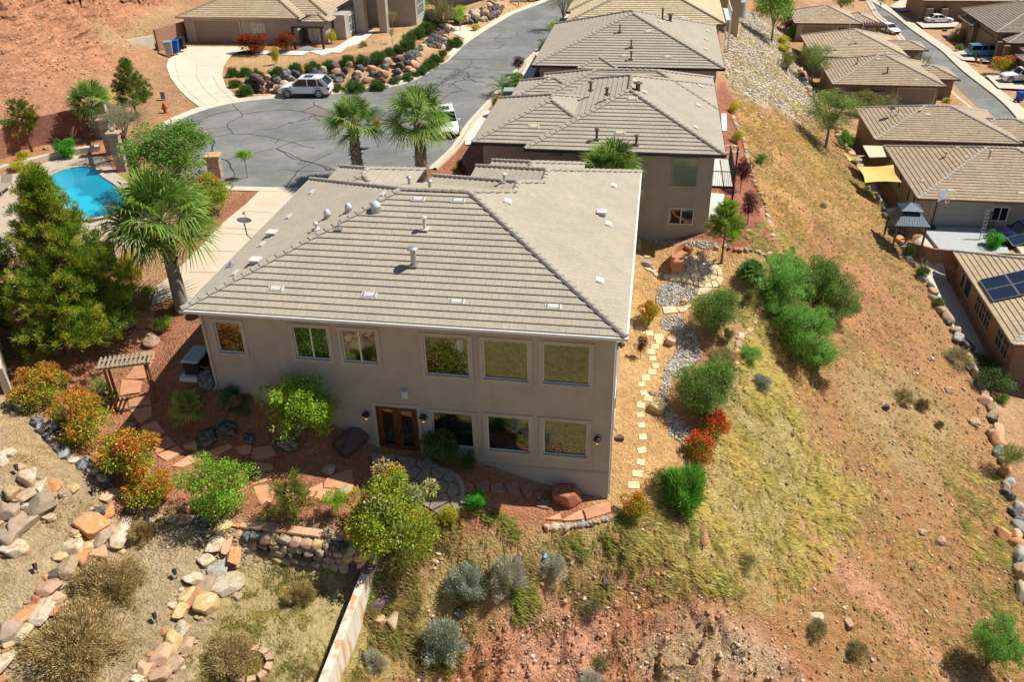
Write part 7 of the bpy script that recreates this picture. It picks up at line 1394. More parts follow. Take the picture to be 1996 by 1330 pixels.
# ---- grass and weeds: nobody could count them
def tufts(name, polys, n, h0, h1, cols, seed, label, blades=6, lean=(.5, -.35), wd=.013, mask=None, clump=.12):
    q = np.random.default_rng(seed); A = []
    for poly, frac in polys:
        poly = expand(poly, .7)
        xs = [p[0] for p in poly]; ys = [p[1] for p in poly]; need = int(n * frac); got = []; c = 0
        while c < need:
            a = np.c_[q.uniform(min(xs), max(xs), need * 2), q.uniform(min(ys), max(ys), need * 2)]; a = a[inside(a[:, 0], a[:, 1], poly)]
            ed = smooth(-sdist(a[:, 0], a[:, 1], poly) / 2.2 + fbm(a[:, 0] * .7, a[:, 1] * .7, 3, seed + 9) * 1.6 + .25); a = a[q.random(len(a)) < ed]
            if mask: a = a[fbm(a[:, 0] * mask[0], a[:, 1] * mask[0], 4, seed) + .5 > q.uniform(mask[1], mask[2], len(a))]
            a = a[fbm(a[:, 0] * 3.1, a[:, 1] * 3.1, 3, seed + 3) + .5 > q.uniform(.3, .62, len(a))]
            got.append(a); c += len(a)
        A.append(np.concatenate(got)[:need])
    A = np.concatenate(A); n = len(A); k = np.repeat(np.arange(n), blades); m = len(k); hh = q.uniform(h0, h1, n)[k] * q.uniform(.6, 1.2, m); b = A[k] + q.normal(0, clump, (m, 2)) * hh[:, None] * 2
    dirn = fbm(A[:, 0] * .5, A[:, 1] * .5, 2, seed + 5)[k] * 5 + q.normal(0, 1.2, m); lx = np.cos(dirn) * .5 + lean[0]; ly = np.sin(dirn) * .5 + lean[1]; z0 = H(b[:, 0], b[:, 1]) - .02
    ax = q.uniform(0, 6.28, m); wx, wy = np.cos(ax) * wd, np.sin(ax) * wd; V = np.empty((m, 4, 3)); V[:, 0] = np.c_[b[:, 0] - wx, b[:, 1] - wy, z0]; V[:, 1] = np.c_[b[:, 0] + wx, b[:, 1] + wy, z0]
    V[:, 2] = np.c_[b[:, 0] + lx * hh * .6 + wx * .8, b[:, 1] + ly * hh * .6 + wy * .8, z0 + hh * .42]; V[:, 3] = np.c_[b[:, 0] + lx * hh * 1.4, b[:, 1] + ly * hh * 1.4, z0 + hh * .45]
    ci = np.clip(((fbm(A[:, 0] * .9, A[:, 1] * .9, 3, seed + 2) + .5) * 1.5 - .25 + q.normal(0, .22, n)) * len(cols), 0, len(cols) - 1).astype(int); C = np.minimum(np.array(cols)[ci][k] * q.uniform(.75, 1.25, (m, 1)) * 1.3, .9); F_ = np.arange(m * 4).reshape(-1, 4); o = link(name, fast_mesh(name, V.reshape(-1, 3), F_[:, [0, 1, 3, 2]], M_GRASS, np.repeat(C, 4, axis=0))); tag(o, label, kind="stuff"); return o
YEL = [(.66,.54,.22),(.62,.50,.18),(.70,.60,.32),(.56,.50,.17),(.44,.43,.12),(.50,.38,.16)]; TAN = [(.50,.38,.18),(.42,.32,.14),(.55,.44,.23),(.36,.31,.12)]; GRN = [(.30,.36,.08),(.38,.40,.11),(.48,.44,.15),(.24,.31,.07)]
ZY = px([(1350,960),(1420,790),(1440,700),(1480,560),(1530,560),(1500,700),(1560,850),(1690,960),(1620,1060),(1540,1130),(1440,1150),(1340,1110),(1230,1050),(1250,1005)])
tufts("dry_grass", [(ZY, 1)], 8500, .09, .26, YEL, 51, "long yellow grass flattened down the bank beside the house", 7, mask=(.6, .38, .62))
ZG = px([(740,1120),(800,1040),(900,1030),(1000,1040),(1180,1030),(1330,1010),(1420,1130),(1290,1115),(1180,1130),(1080,1180),(960,1210),(830,1300),(720,1330)])
tufts("green_grass", [(ZG, 1)], 8000, .10, .26, GRN + TAN, 52, "patchy green and tan grass on the bank below the front wall", 6, mask=(.8, .42, .62))
tufts("sparse_grass", [(SLOPE, 1)], 30000, .08, .22, TAN + YEL[:2], 53, "thin tan grass scattered over the dry slope", 5, mask=(.35, .34, .62))
ZR = px([(1860,900),(1960,930),(1985,1080),(1990,1200),(1930,1190),(1900,1080),(1850,980)]); ZR2 = px([(1650,330),(1700,370),(1770,500),(1740,480),(1660,400),(1600,330),(1560,230)])
tufts("weeds", [(ZR, .5), (ZR2, .25), (px([(1440,480),(1540,470),(1560,560),(1500,540)]), .25)], 4200, .10, .28, YEL + TAN + GRN[:1], 54, "yellow-green weeds along the rock line", 6, mask=(.6, .35, .6))
ZT = px([(470,1110),(700,1120),(640,1330),(380,1330),(400,1250),(455,1130)])
tufts("terrace_grass", [(ZT, 1)], 5200, .05, .14, YEL + GRN + TAN, 55, "short green and straw-coloured turf of the walled terrace", 6, mask=(1.1, .36, .60))
ZL = px([(0,800),(60,800),(170,920),(230,960),(330,1010),(440,1040),(400,1130),(320,1280),(200,1330),(0,1330)])
tufts("terrace_weeds", [(ZL, 1)], 4200, .04, .11, TAN + YEL + GRN[:1], 56, "sparse dry turf on the left terraces", 5, mask=(.9, .45, .66))
tufts("orange_grass", [(px([(1430,200),(1500,230),(1580,260),(1640,330),(1690,430),(1600,460),(1530,450),(1480,380),(1450,270)]), 1)], 3500, .08, .2, [(.50,.36,.13),(.44,.30,.10),(.52,.42,.18)], 57, "low orange-tan grass on the upper bank", 5, mask=(.6, .38, .6))
# ------------------------------------------------------------------ vehicles
M_PWHITE = mat("car_paint_white", (.86,.87,.88), .22, .6, var=0); M_PBLUE = mat("car_paint_blue", (.10,.34,.48), .25, .6, .1, var=0); M_PNAVY = mat("car_paint_navy", (.008,.016,.05), .2, .6, var=0); M_PBLACK = mat("car_paint_black", (.02,.02,.022), .25, .6, var=0)
M_TYRE = mat("tyre_rubber", (.02,.02,.02), .8, var=0); M_RIM = mat("alloy_rim", (.45,.46,.48), .3, .5, .7, var=0); M_PLAST = mat("dark_plastic", (.025,.025,.028), .6, var=0); M_TAIL = mat("tail_lamp_red", (.45,.01,.015), .2, .6, var=0); M_HEAD = mat("head_lamp", (.55,.58,.62), .1, .8, .2, var=0)
def loft(mb, secs, close=True):
    n = len(secs[0]); vs = [p for s in secs for p in s]; fs = [(i * n + j, i * n + (j + 1) % n, (i + 1) * n + (j + 1) % n, (i + 1) * n + j) for i in range(len(secs) - 1) for j in range(n)]
    if close: fs += [tuple(range(n - 1, -1, -1)), tuple((len(secs) - 1) * n + j for j in range(n))]
    mb.add(vs, fs)
def car(kind, label, x, y, z, heading, paint, cat="car", name="parked_car", roofbox=False, sunroof=False):
    """front points along +X before turning; heading in degrees"""
    t_ = T(name, label, cat, (x, y, z), R(heading))
    if kind == 'suv': L, W, zb, zr, hood, G0, G1, top0, top1, wr = 4.65, 1.88, 1.00, 1.63, .98, 1.15, -2.2, .30, -1.55, .37
    elif kind == 'sedan': L, W, zb, zr, hood, G0, G1, top0, top1, wr = 4.75, 1.80, .92, 1.44, .88, .95, -1.85, .15, -1.05, .33
    elif kind == 'van': L, W, zb, zr, hood, G0, G1, top0, top1, wr = 5.1, 1.98, 1.05, 1.75, 1.0, 1.75, -2.4, .85, -2.15, .35
    else: L, W, zb, zr, hood, G0, G1, top0, top1, wr = 5.7, 2.0, 1.15, 1.88, 1.15, 1.0, -.85, .45, -.7, .42
    h = L / 2; body = MB(); secs = []
    prof = [(-h, .42, .80 if kind != 'truck' else .95, .80), (-h + .08, .34, zb - .02, .93), (-h + .5, .30, zb, 1), (-.9, .28, zb, 1), (.6, .28, zb, 1), (G0 - .05, .28, zb - .01, 1), (G0 + .5, .28, hood - .02, .99), (h - .45, .30, hood - .10, .96), (h - .12, .34, hood - .25, .88), (h, .42, hood - .40, .74)]
    for xx, zl, zt, ws in prof:
        w = W / 2 * ws; zm = (zl + zt) / 2; secs.append([(xx, -w * .90, zl), (xx, -w, zl + .14), (xx, -w, zm + .08), (xx, -w * .955, zt - .05), (xx, -w * .86, zt), (xx, w * .86, zt), (xx, w * .955, zt - .05), (xx, w, zm + .08), (xx, w, zl + .14), (xx, w * .90, zl)])
    loft(body, secs); me = body.mesh("body", paint, True); b = link("body", me, t_)
    if hasattr(me, "set_sharp_from_angle"): me.set_sharp_from_angle(angle=R(38))
    g = MB(); tw = W / 2 * (.80 if kind != 'sedan' else .76); bw = W / 2 * .90
    def sec(xx, f, dz=0):      # f 0 at belt, 1 at roof
        z_ = zb + (zr - zb) * f - .03 + dz; w = bw + (tw - bw) * f; return (xx, w, z_)
    def green(mb, dw, zt, zlow, xs):
        s0 = [(xs[0], -bw - dw, zlow), (xs[1], -tw - dw, zt), (xs[1], tw + dw, zt), (xs[0], bw + dw, zlow)]; 
        mid = [[(xx, -bw - dw, zlow), (xx, -tw - dw, zt + .03), (xx, tw + dw, zt + .03), (xx, bw + dw, zlow)] for xx in np.linspace(xs[1] - .02, xs[2] + .02, 3)]
        s1 = [(xs[3], -bw - dw, zlow), (xs[2], -tw - dw, zt), (xs[2], tw + dw, zt), (xs[3], bw + dw, zlow)]; return s0, mid, s1
    s0, mid, s1 = green(g, 0, zr - .05, zb - .06, (G0, top0, top1, G1)); A = s0; Bq = s1
    q0 = [A[0], A[1], A[2], A[3]]; q1 = [Bq[0], Bq[1], Bq[2], Bq[3]]
    g.add(q0 + q1, [(0, 1, 2, 3), (7, 6, 5, 4), (0, 4, 5, 1), (1, 5, 6, 2), (2, 6, 7, 3)]); P("window_glass", g, M_CARGLASS, t_)
    r_ = MB(); zt = zr - .05; r_.add([(top0 + .05, -tw * .97, zt), (top0 + .05, tw * .97, zt), (top1 - .05, tw * .97, zt), (top1 - .05, -tw * .97, zt), (top0 - .15, -tw * .8, zr), (top0 - .15, tw * .8, zr), (top1 + .12, tw * .8, zr), (top1 + .12, -tw * .8, zr)], [(4, 5, 6, 7), (0, 1, 5, 4), (1, 2, 6, 5), (2, 3, 7, 6), (3, 0, 4, 7), (0, 3, 2, 1)])
    r_.add([(top0 + .07, -tw - .01, zt - .03), (top0 + .07, tw + .01, zt - .03), (top1 - .07, tw + .01, zt - .03), (top1 - .07, -tw - .01, zt - .03), (top0 + .05, -tw * .96, zt + .02), (top0 + .05, tw * .96, zt + .02), (top1 - .05, tw * .96, zt + .02), (top1 - .05, -tw * .96, zt + .02)], [(0, 1, 5, 4), (1, 2, 6, 5), (2, 3, 7, 6), (3, 0, 4, 7)])
    for sg in (-1, 1):
        for a_, b_, wd in (((G0, sg * bw, zb - .05), (top0, sg * tw, zt), .10), ((G1, sg * bw, zb - .05), (top1, sg * tw, zt), .30 if kind == 'suv' else .16), ((top0 - .75, sg * bw, zb - .05), (top0 - .68, sg * tw, zt), .08)) + ((((top0 - 1.65, sg * bw, zb - .05), (top0 - 1.55, sg * tw, zt), .10),) if kind in ('suv', 'van') else ()):
            r_.bar(a_, b_, .03, wd, (1, 0, 0)) if False else r_.bar(tuple(np.array(a_) + [0, sg * .012, 0]), tuple(np.array(b_) + [0, sg * .012, 0]), wd, .035, (0, sg, .2))
        if kind in ('suv', 'van'): r_.bar((top0 - .2, sg * tw * .82, zr + .035), (top1 + .25, sg * tw * .82, zr + .035), .04, .035)
    P("roof", r_, paint, t_)
    if sunroof: s_ = MB(); s_.box(top1 + .75, -.42, zr + .002, top0 - .3, .42, zr + .012); P("sunroof", s_, M_CARGLASS, t_)
    wx = h - .92
    for xx in (wx, -wx + .05):
        for sg in (-1, 1):
            yy = sg * (W / 2 - .10); w_ = MB()
            w_.tube([(xx, yy - .11, wr), (xx, yy + .11, wr)], wr, 20); wo = P("wheel", w_, M_TYRE, t_, False)
            ri = MB(); yo = yy + sg * .112; ri.tube([(xx, yo, wr), (xx, yo + sg * .01, wr)], wr * .20, 10)
            for k in range(10): a = k / 10 * 6.283; ri.bar((xx + math.cos(a) * wr * .15, yo + sg * .006, wr + math.sin(a) * wr * .15), (xx + math.cos(a) * wr * .66, yo + sg * .006, wr + math.sin(a) * wr * .66), .045, .012, (0, 1, 0))
            n = 24; vs = []; 
            for r__ in (wr * .62, wr * .72): vs += [(xx + math.cos(6.283 * j / n) * r__, yo + sg * .008, wr + math.sin(6.283 * j / n) * r__) for j in range(n)]
            ri.add(vs, [(j, (j + 1) % n, n + (j + 1) % n, n + j) for j in range(n)]); P("rim", ri, M_RIM, wo)
            ar = MB(); vs = []; 
            for r__, yq in ((wr + .05, yy + sg * .06), (wr + .13, yy + sg * .115)): vs += [(xx + math.cos(math.pi * j / 14) * r__, yq, wr + math.sin(math.pi * j / 14) * r__) for j in range(15)]
            ar.add(vs, [(j, j + 1, 16 + j, 15 + j) for j in range(14)]); P("wheel_arch", ar, M_PLAST if kind in ('suv', 'truck') else paint, t_)
    for sg in (-1, 1):
        d_ = MB(); d_.box(h - .34, sg * W / 2 * .60 - .17, hood - .42, h - .10, sg * W / 2 * .60 + .17, hood - .28); P("headlight", d_, M_HEAD, t_)
        d_ = MB(); d_.box(-h + .0, sg * W / 2 * .80 - .14, zb - .30, -h + .22, sg * W / 2 * .80 + .14, zb - .10); P("tail_light", d_, M_TAIL, t_)
        d_ = MB(); d_.box(G0 - .28, sg * (W / 2 + .09) - .10, zb - .02, G0 - .12, sg * (W / 2 + .09) + .10, zb + .13); P("mirror", d_, paint, t_)
    d_ = MB(); d_.box(h - .10, -.38, hood - .55, h + .012, .38, hood - .36); d_.box(h - .14, -W / 2 * .7, .36, h - .02, W / 2 * .7, .46); P("grille", d_, M_PLAST, t_)
    d_ = MB(); d_.box(-1.35 - .6, -W / 2 * .99, .26, 1.4, W / 2 * .99, .40) if False else d_.box(-wx + .5, -W / 2 - .005, .27, wx - .5, W / 2 + .005, .37); P("sill_trim", d_, M_PLAST if kind in ('suv', 'truck') else paint, t_)
    if kind == 'truck': d_ = MB(); d_.box(-h + .15, -.8, zb - .02, G1 - .1, .8, zb + .012); P("bed", d_, M_PLAST, t_)
    return t_
p = atz(598, 186, 0); car('suv', "white sport utility car parked by the boulder wall, seen from its side", p[0], p[1], 0.04, 185, M_PWHITE, sunroof=True)
p = atz(868, 255, 0); car('suv', "white sport utility car facing us behind the right palm of the pair", p[0], p[1], 0.04, -72, M_PWHITE, sunroof=True)
p = atz(1732, 62, -12.1); car('sedan', "white car parked at the near kerb of the lower street, facing us", p[0], p[1], -12.12, -68, M_PWHITE)
p = atz(1829, 43, -12.0); car('sedan', "white saloon car in a drive across the lower street", p[0], p[1], -12.0, 8, M_PWHITE)
p = atz(1916, 108, -12.0); car('van', "blue-grey minivan in a drive across the lower street", p[0], p[1], -12.0, 6, M_PBLUE, "van")
p = atz(1990, 158, -12.0); car('truck', "white pickup truck at the right edge by the orange shrub", p[0], p[1], -12.0, 187, M_PWHITE, "pickup truck")
p = atz(1993, 470, -11.7); car('suv', "dark navy car at the right edge beside the play court", p[0], p[1], -11.68, 192, M_PNAVY)
p = atz(1700, -2, -12.1); car('suv', "black car at the very top of the lower street", p[0], p[1], -12.12, 190, M_PBLACK)
p = atz(1770, -3, -12.0); car('sedan', "teal-blue car in the topmost drive", p[0], p[1], -12.0, 5, M_PBLUE)
# ------------------------------------------------------------------ street furniture and yard things
def wheelie(u, v, z, m_, label, rz, lid=None, sc=1.0, open_=False):
    p = atz(u, v, z); t_ = T("wheelie_bin", label, "wheelie bin", tuple(p), rz); b = MB()
    b.add([(-.24,-.28,.06),(.24,-.28,.06),(.24,.26,.06),(-.24,.26,.06),(-.30,-.36,.95),(.30,-.36,.95),(.30,.34,.95),(-.30,.34,.95)], [(0,3,2,1),(4,5,6,7),(0,1,5,4),(1,2,6,5),(2,3,7,6),(3,0,4,7)]); b.box(-.31,-.37,.90,.31,.35,.96); P("bin_body", b, m_, t_)
    l = MB(); l.box(-.32,-.40,.965,.32,.38,1.02) if not open_ else l.add([(-.32,.34,.97),(.32,.34,.97),(.32,.62,1.5),(-.32,.62,1.5),(-.32,.38,.97),(.32,.38,.97),(.32,.66,1.5),(-.32,.66,1.5)], [(0,1,2,3),(7,6,5,4),(0,3,7,4),(1,5,6,2),(3,2,6,7)]); l.bar((-.25,.42,.93),(.25,.42,.93),.04); P("lid", l, lid or m_, t_)
    for sg in (-1, 1): w_ = MB(); w_.tube([(sg*.25,.30,.12),(sg*.31,.30,.12)], .12, 12); P("wheel", w_, M_TYRE, t_)
    t_.scale = (sc,) * 3; return t_
M_BGREY = mat("bin_grey", (.26,.30,.31), .6, var=.05); M_BBLUE = mat("bin_blue", (.01,.09,.42), .5, var=.05); M_BBLK = mat("bin_black", (.02,.022,.028), .5, var=0)
wheelie(331, 105, .5, M_BGREY, "grey wheelie bin nearest the hillside by the garage", .4, sc=1.25); wheelie(344, 101, .35, M_BBLUE, "blue wheelie bin standing behind the grey one", .3, sc=1.2); wheelie(355, 96, .3, M_BBLK, "black wheelie bin against the garage corner", .2, sc=1.2)
wheelie(1784, 112, -12.1, M_BGREY, "grey recycling bin with a raised blue lid by the lower street", 1.2, M_BBLUE, 1.1, True); wheelie(1986, 197, -12.1, M_BBLUE, "blue bin at the right edge below the pickup", .4, sc=1.2)
def hydrant(u, v, z, label, m_, sc=1.0):
    p = at(u, v) if z is None else atz(u, v, z); t_ = T("fire_hydrant", label, "fire hydrant", tuple(p), .5); b = MB(); b.lathe([(.19,0),(.19,.05),(.12,.07),(.12,.5),(.15,.52),(.15,.58),(.13,.62),(.10,.72),(.03,.78),(.03,.83)], n=14); P("hydrant_body", b, m_, t_)
    for a in (0, math.pi / 2, math.pi): n_ = MB(); n_.tube([(math.cos(a)*.1, math.sin(a)*-.1, .40),(math.cos(a)*.21, math.sin(a)*-.21, .40)], .065, 10); P("hydrant_cap", n_, m_, t_)
    t_.scale = (sc,) * 3
hydrant(323, 221, .15, "red fire hydrant on the dirt beside the turning circle", mat("hydrant_red", (.42,.06,.03), .5, var=.1), 1.15); hydrant(1901, 122, -12.0, "orange-red hydrant post by the lower street", mat("hydrant_red", (.42,.06,.03)), 1.1)
b = MB(); b.box(-.2,-.15,0,.2,.15,.55); b.box(-.22,-.17,.55,.22,.17,.62); S("utility_box", b, mat("box_grey", (.30,.27,.24), .8), "small grey utility pedestal above the red hydrant", "utility box", tuple(atz(320,192,.3)))
b = MB(); b.box(-.18,-.14,-.02,.18,.14,.8); S("utility_box", b, mat("box_tan", (.42,.40,.34), .8), "grey-tan pedestal beside the lower street hydrant", "utility box", tuple(atz(1911,124,-12)))
p = atz(1000, 203, .05); t_ = T("transformer_box", "pale green electrical cabinet by the neighbour's drive", "electrical cabinet", tuple(p), .1); b = MB(); b.box(-.75,-.6,0,.75,.6,1.25); P("cabinet", b, mat("cabinet_green", (.28,.38,.30), .6, var=.05), t_); b = MB(); b.box(-.70,-.62,.1,.70,-.601,1.1); P("cabinet_door", b, mat("cabinet_green_dark", (.14,.20,.17), .6, var=.05), t_)
p = atz(1003, 12, .3); t_ = T("street_sign", "small red and white board among the boulders at the top of the street", "sign", tuple(p)); b = MB(); b.box(-.6,-.03,.5,.6,.03,1.2); P("board", b, mat("sign_white", (.7,.7,.7), .5, var=0), t_); b = MB(); b.box(-.6,-.04,.95,.6,-.031,1.2); b.box(-.6,-.04,.5,.6,-.031,.6); P("sign_stripe", b, M_TAIL, t_)
for x_ in (-.5, .5): b = MB(); b.box(x_-.04,-.03,-.1,x_+.04,.03,.5); P("post", b, M_BROWNF, t_)
# generator beside the house
p = at(388, 722); t_ = T("generator", "dark standby generator with a pale lid beside the left wall", "generator", (p[0], p[1], p[2] + .05), .03); b = MB(); b.box(-.36,-.62,.1,.36,.62,.78); P("housing", b, M_BBLK, t_)
b = MB(); b.add([(-.42,-.70,.78),(.42,-.70,.78),(.42,.70,.78),(-.42,.70,.78),(-.36,-.66,.88),(.36,-.66,.88),(.36,.66,.88),(-.36,.66,.88)], [(0,3,2,1),(4,5,6,7),(0,1,5,4),(1,2,6,5),(2,3,7,6),(3,0,4,7)])
for k in (-.12,.12): b.box(k-.01,-.66,.88,k+.01,.66,.895)
P("lid", b, mat("generator_lid", (.36,.43,.43), .5, var=.05), t_); b = MB(); b.box(-.55,-.85,-.15,.6,.85,.07); P("pad", b, M_CONCW, t_); b = MB(); b.tube([(.3,-.4,.5),(.5,-.42,.38),(.75,-.45,.42)], .02, 6); b.tube([(.3,-.5,.25),(.6,-.5,.2),(.8,-.5,.22)], .02, 6); P("hose", b, M_TRIML, t_)
# arbour
pr = at(303, 784); pl_ = at(228, 801); t_ = T("arbour", "rustic timber arbour with a slatted top over the garden path", "arbour", tuple(pl_)); M_LOG = mat("peeled_log", (.27,.12,.05), .8, var=.25, scale=8); M_SLAT = mat("weathered_slat", (.34,.30,.22), .85, var=.15, scale=6)
d_ = (pr - pl_)[:2]; Lx = np.hypot(*d_); d_ /= Lx; bk = np.array([-d_[1], d_[0]]); topz = max(pr[2], pl_[2]) + 2.15
for s_, o_ in ((0, 0), (Lx, 0), (0, .6), (Lx - .05, .6)):
    q = pl_[:2] + d_ * s_ + bk * o_; b = MB(); b.tube([(q[0]-pl_[0], q[1]-pl_[1], float(H(*q))-pl_[2]-.2), (q[0]-pl_[0], q[1]-pl_[1], topz-pl_[2])], [.075, .06], 8); P("post", b, M_LOG, t_)
for o_ in (0, .6): b = MB(); a_ = d_ * -.25 + bk * o_; c_ = d_ * (Lx + .25) + bk * o_; b.bar((a_[0],a_[1],topz-pl_[2]), (c_[0],c_[1],topz-pl_[2]), .09, .12); P("beam", b, M_SLAT, t_)
for k in range(12): b = MB(); s_ = -.2 + (Lx + .4) * k / 11; a_ = d_ * s_ - bk * .18; c_ = d_ * s_ + bk * .8; b.bar((a_[0],a_[1],topz-pl_[2]+.1), (c_[0],c_[1],topz-pl_[2]+.1), .065, .09); P("slat", b, M_SLAT, t_)
# clay bench
p = at(1316, 512); t_ = T("garden_bench", "terracotta-coloured curved bench with scroll arms beside the round patio", "bench", tuple(p), R(74)); M_CLAY = mat("terracotta", (.46,.21,.11), .85, var=.12, scale=4)
def arc(r0, r1, z0, z1, a0=-.55, a1=.55, n=12, cy_=2.2):
    mb = MB(); secs = []
    for k in range(n + 1): a = a0 + (a1 - a0) * k / n; secs.append([(math.sin(a) * r_, math.cos(a) * r_ - cy_, z_) for r_, z_ in ((r0, z0), (r1, z0), (r1, z1), (r0, z1))])
    loft(mb, secs); return mb
P("seat", arc(1.75, 2.3, .36, .46), M_CLAY, t_); P("backrest", arc(2.26, 2.42, .10, .92), M_CLAY, t_)
for sg in (-1, 1):
    a = .55 * sg; mb = MB(); c_ = (math.sin(a) * 2.03, math.cos(a) * 2.03 - 2.2); dr = (math.sin(a), math.cos(a)); mb.tube([(c_[0] - dr[0] * .30, c_[1] - dr[1] * .30, .58), (c_[0] + dr[0] * .36, c_[1] + dr[1] * .36, .62)], .15, 14); P("armrest", mb, M_CLAY, t_)
    mb = MB(); mb.bar((c_[0] - dr[0] * .28, c_[1] - dr[1] * .28, .25), (c_[0] + dr[0] * .34, c_[1] + dr[1] * .34, .25), .12, .55); P("leg", mb, M_CLAY, t_)
# pool pillars with beams
M_STONEP = mat("stacked_stone", (.40,.31,.23), .95, var=.35, scale=9, bump=.9, bscale=14)
def pillar(u, v, z, h, label, w=.62):
    p = atz(u, v, z); t_ = T("stone_pillar", label, "stone pillar", tuple(p), .25); b = MB(); q = random.Random(int(u))
    n = int(h / .16)
    for k in range(n): a = w / 2 + q.uniform(-.025, .02); b.box(-a, -a + q.uniform(-.015,.015), h * k / n, a, a, h * (k + 1) / n - .012)
    b.box(-w/2+.05,-w/2+.05,-.4,w/2-.05,w/2-.05,h); P("shaft", b, M_STONEP, t_); b = MB(); b.box(-w/2-.12,-w/2-.12,h,w/2+.12,w/2+.12,h+.12); P("cap_stone", b, mat("cap_sandstone", (.50,.33,.20), .9, var=.12), t_); return t_, p
a1, p1 = pillar(219, 300, .2, 2.5, "stone pillar of the pool pergola nearest the block wall"); a2, p2 = pillar(240, 332, .2, 2.6, "middle stone pillar of the pool pergola"); a3, p3 = pillar(222, 270, .2, 2.6, "rear stone pillar of the pool pergola under the grey tree")
b = MB(); b.bar((p3[0], p3[1], 2.95), (p2[0], p2[1], 2.95), .18, .2); b.bar((p1[0]-.3, p1[1], 2.95), (p1[0]+1.6, p1[1]+1.2, 2.95), .14, .16); S("pergola_beam", b, M_SLAT, "weathered timber beams across the pool pillars", "beam")
pillar(424, 352, .0, 1.7, "stone pillar with an orange cap beside the turning circle", .8); pillar(222, 512, -.2, 1.4, "stone pillar with an orange cap between the pine and the palm", .8); pillar(300, 470, -.2, 1.0, "low stone pillar hidden behind the tall palm's fronds", .8)
# lounger glimpsed at the left edge
p = atz(8, 372, .3); t_ = T("sun_lounger", "striped lounger at the left edge beside the pool", "sun lounger", tuple(p), .2); b = MB(); b.box(-.35,-1,.28,.35,.5,.36); P("seat", b, M_SLAT, t_); b = MB(); b.add([(-.35,.5,.3),(.35,.5,.3),(.35,1.0,.75),(-.35,1.0,.75),(-.35,.5,.36),(.35,.5,.36),(.35,.95,.8),(-.35,.95,.8)], [(0,3,2,1),(4,5,6,7),(0,1,5,4),(1,2,6,5),(2,3,7,6),(3,0,4,7)]); P("backrest", b, M_SLAT, t_)
for x_, y_ in ((-.3,-.9),(.3,-.9),(-.3,.6),(.3,.6)): b = MB(); b.box(x_-.03,y_-.03,0,x_+.03,y_+.03,.28); P("leg", b, M_SLAT, t_)
# basketball hoop, gazebo, shade sails, trampoline-like table, gate, slatted cover
pb_ = atz(1814, 445, -11.7); t_ = T("basketball_hoop", "basketball hoop on a black pole before the grey garage door", "basketball hoop", tuple(pb_)); b = MB(); b.tube([(0,0,0),(0,0,2.4),(.25,-.15,3.1)], .06, 8); b.box(-.4,-.3,0,.4,.3,.12); P("pole", b, M_BLACK, t_)
b = MB(); b.bar((.25,-.15,2.75),(.25,-.15,3.75),1.25,.04,(.6,-.6,0)); P("backboard", b, mat("backboard", (.55,.60,.72), .2, .6, var=0), t_); b = MB()
for k in range(16): a, c_ = k/16*6.283, (k+1)/16*6.283; b.bar((.62+.23*math.cos(a),-.5+.23*math.sin(a),3.0),(.62+.23*math.cos(c_),-.5+.23*math.sin(c_),3.0),.03)
P("rim", b, M_TAIL, t_); b = MB()
for k in range(12): a = k/12*6.283; b.bar((.62+.22*math.cos(a),-.5+.22*math.sin(a),3.0),(.62+.12*math.cos(a+.5),-.5+.12*math.sin(a+.5),2.6),.012); b.bar((.62+.22*math.cos(a),-.5+.22*math.sin(a),3.0),(.62+.12*math.cos(a-.5),-.5+.12*math.sin(a-.5),2.6),.012)
P("net", b, M_WHITED, t_)
M_GAZ = mat("gazebo_steel", (.055,.085,.11), .45, .5, .3, var=.05); ga = atz(1745, 440, -9.3); gb = atz(1813, 441, -9.3); gc_ = atz(1723, 407, -9.3); gx0, gx1, gy0, gy1 = ga[0], gb[0], ga[1], gc_[1]
t_ = T("gazebo", "hard-topped gazebo with a blue-grey two-tier metal roof", "gazebo", ((gx0+gx1)/2,(gy0+gy1)/2,-12)); W2, D2 = (gx1-gx0)/2, (gy1-gy0)/2; b = MB()
def frus(b, w0, d0, w1, d1, z0, z1): b.add([(-w0,-d0,z0),(w0,-d0,z0),(w0,d0,z0),(-w0,d0,z0),(-w1,-d1,z1),(w1,-d1,z1),(w1,d1,z1),(-w1,d1,z1)], [(0,3,2,1),(4,5,6,7),(0,1,5,4),(1,2,6,5),(2,3,7,6),(3,0,4,7)])
frus(b, W2, D2, .6, .6, 2.7, 3.5); frus(b, .9, .9, .05, .05, 3.65, 4.1); b.box(-W2,-D2,2.6,W2,D2,2.699); b.box(-.55,-.55,3.4,.55,.55,3.66)
for k in range(1, 14):
    f = k / 14 * 2 - 1; g_0 = max(0, (abs(f) * W2 - .6) / (W2 - .6)); 
    for sg in (-1, 1): b.bar((f*W2, sg*D2, 2.71), (f*.6 if abs(f)*W2 > .6 else f*W2, sg*.6, 3.51), .03, .03) if abs(f) < .28 else b.bar((f*W2, sg*D2, 2.71), (f*W2, sg*(D2 - (D2-.6)*(1-g_0)), 2.7+.8*(1-g_0)+.01), .03, .03)
P("roof", b, M_GAZ, t_)
for x_, y_ in ((-1,-1),(1,-1),(1,1),(-1,1)): b = MB(); b.box(x_*(W2-.25)-.07,y_*(D2-.25)-.07,0,x_*(W2-.25)+.07,y_*(D2-.25)+.07,2.6); P("post", b, M_BROWNF, t_)
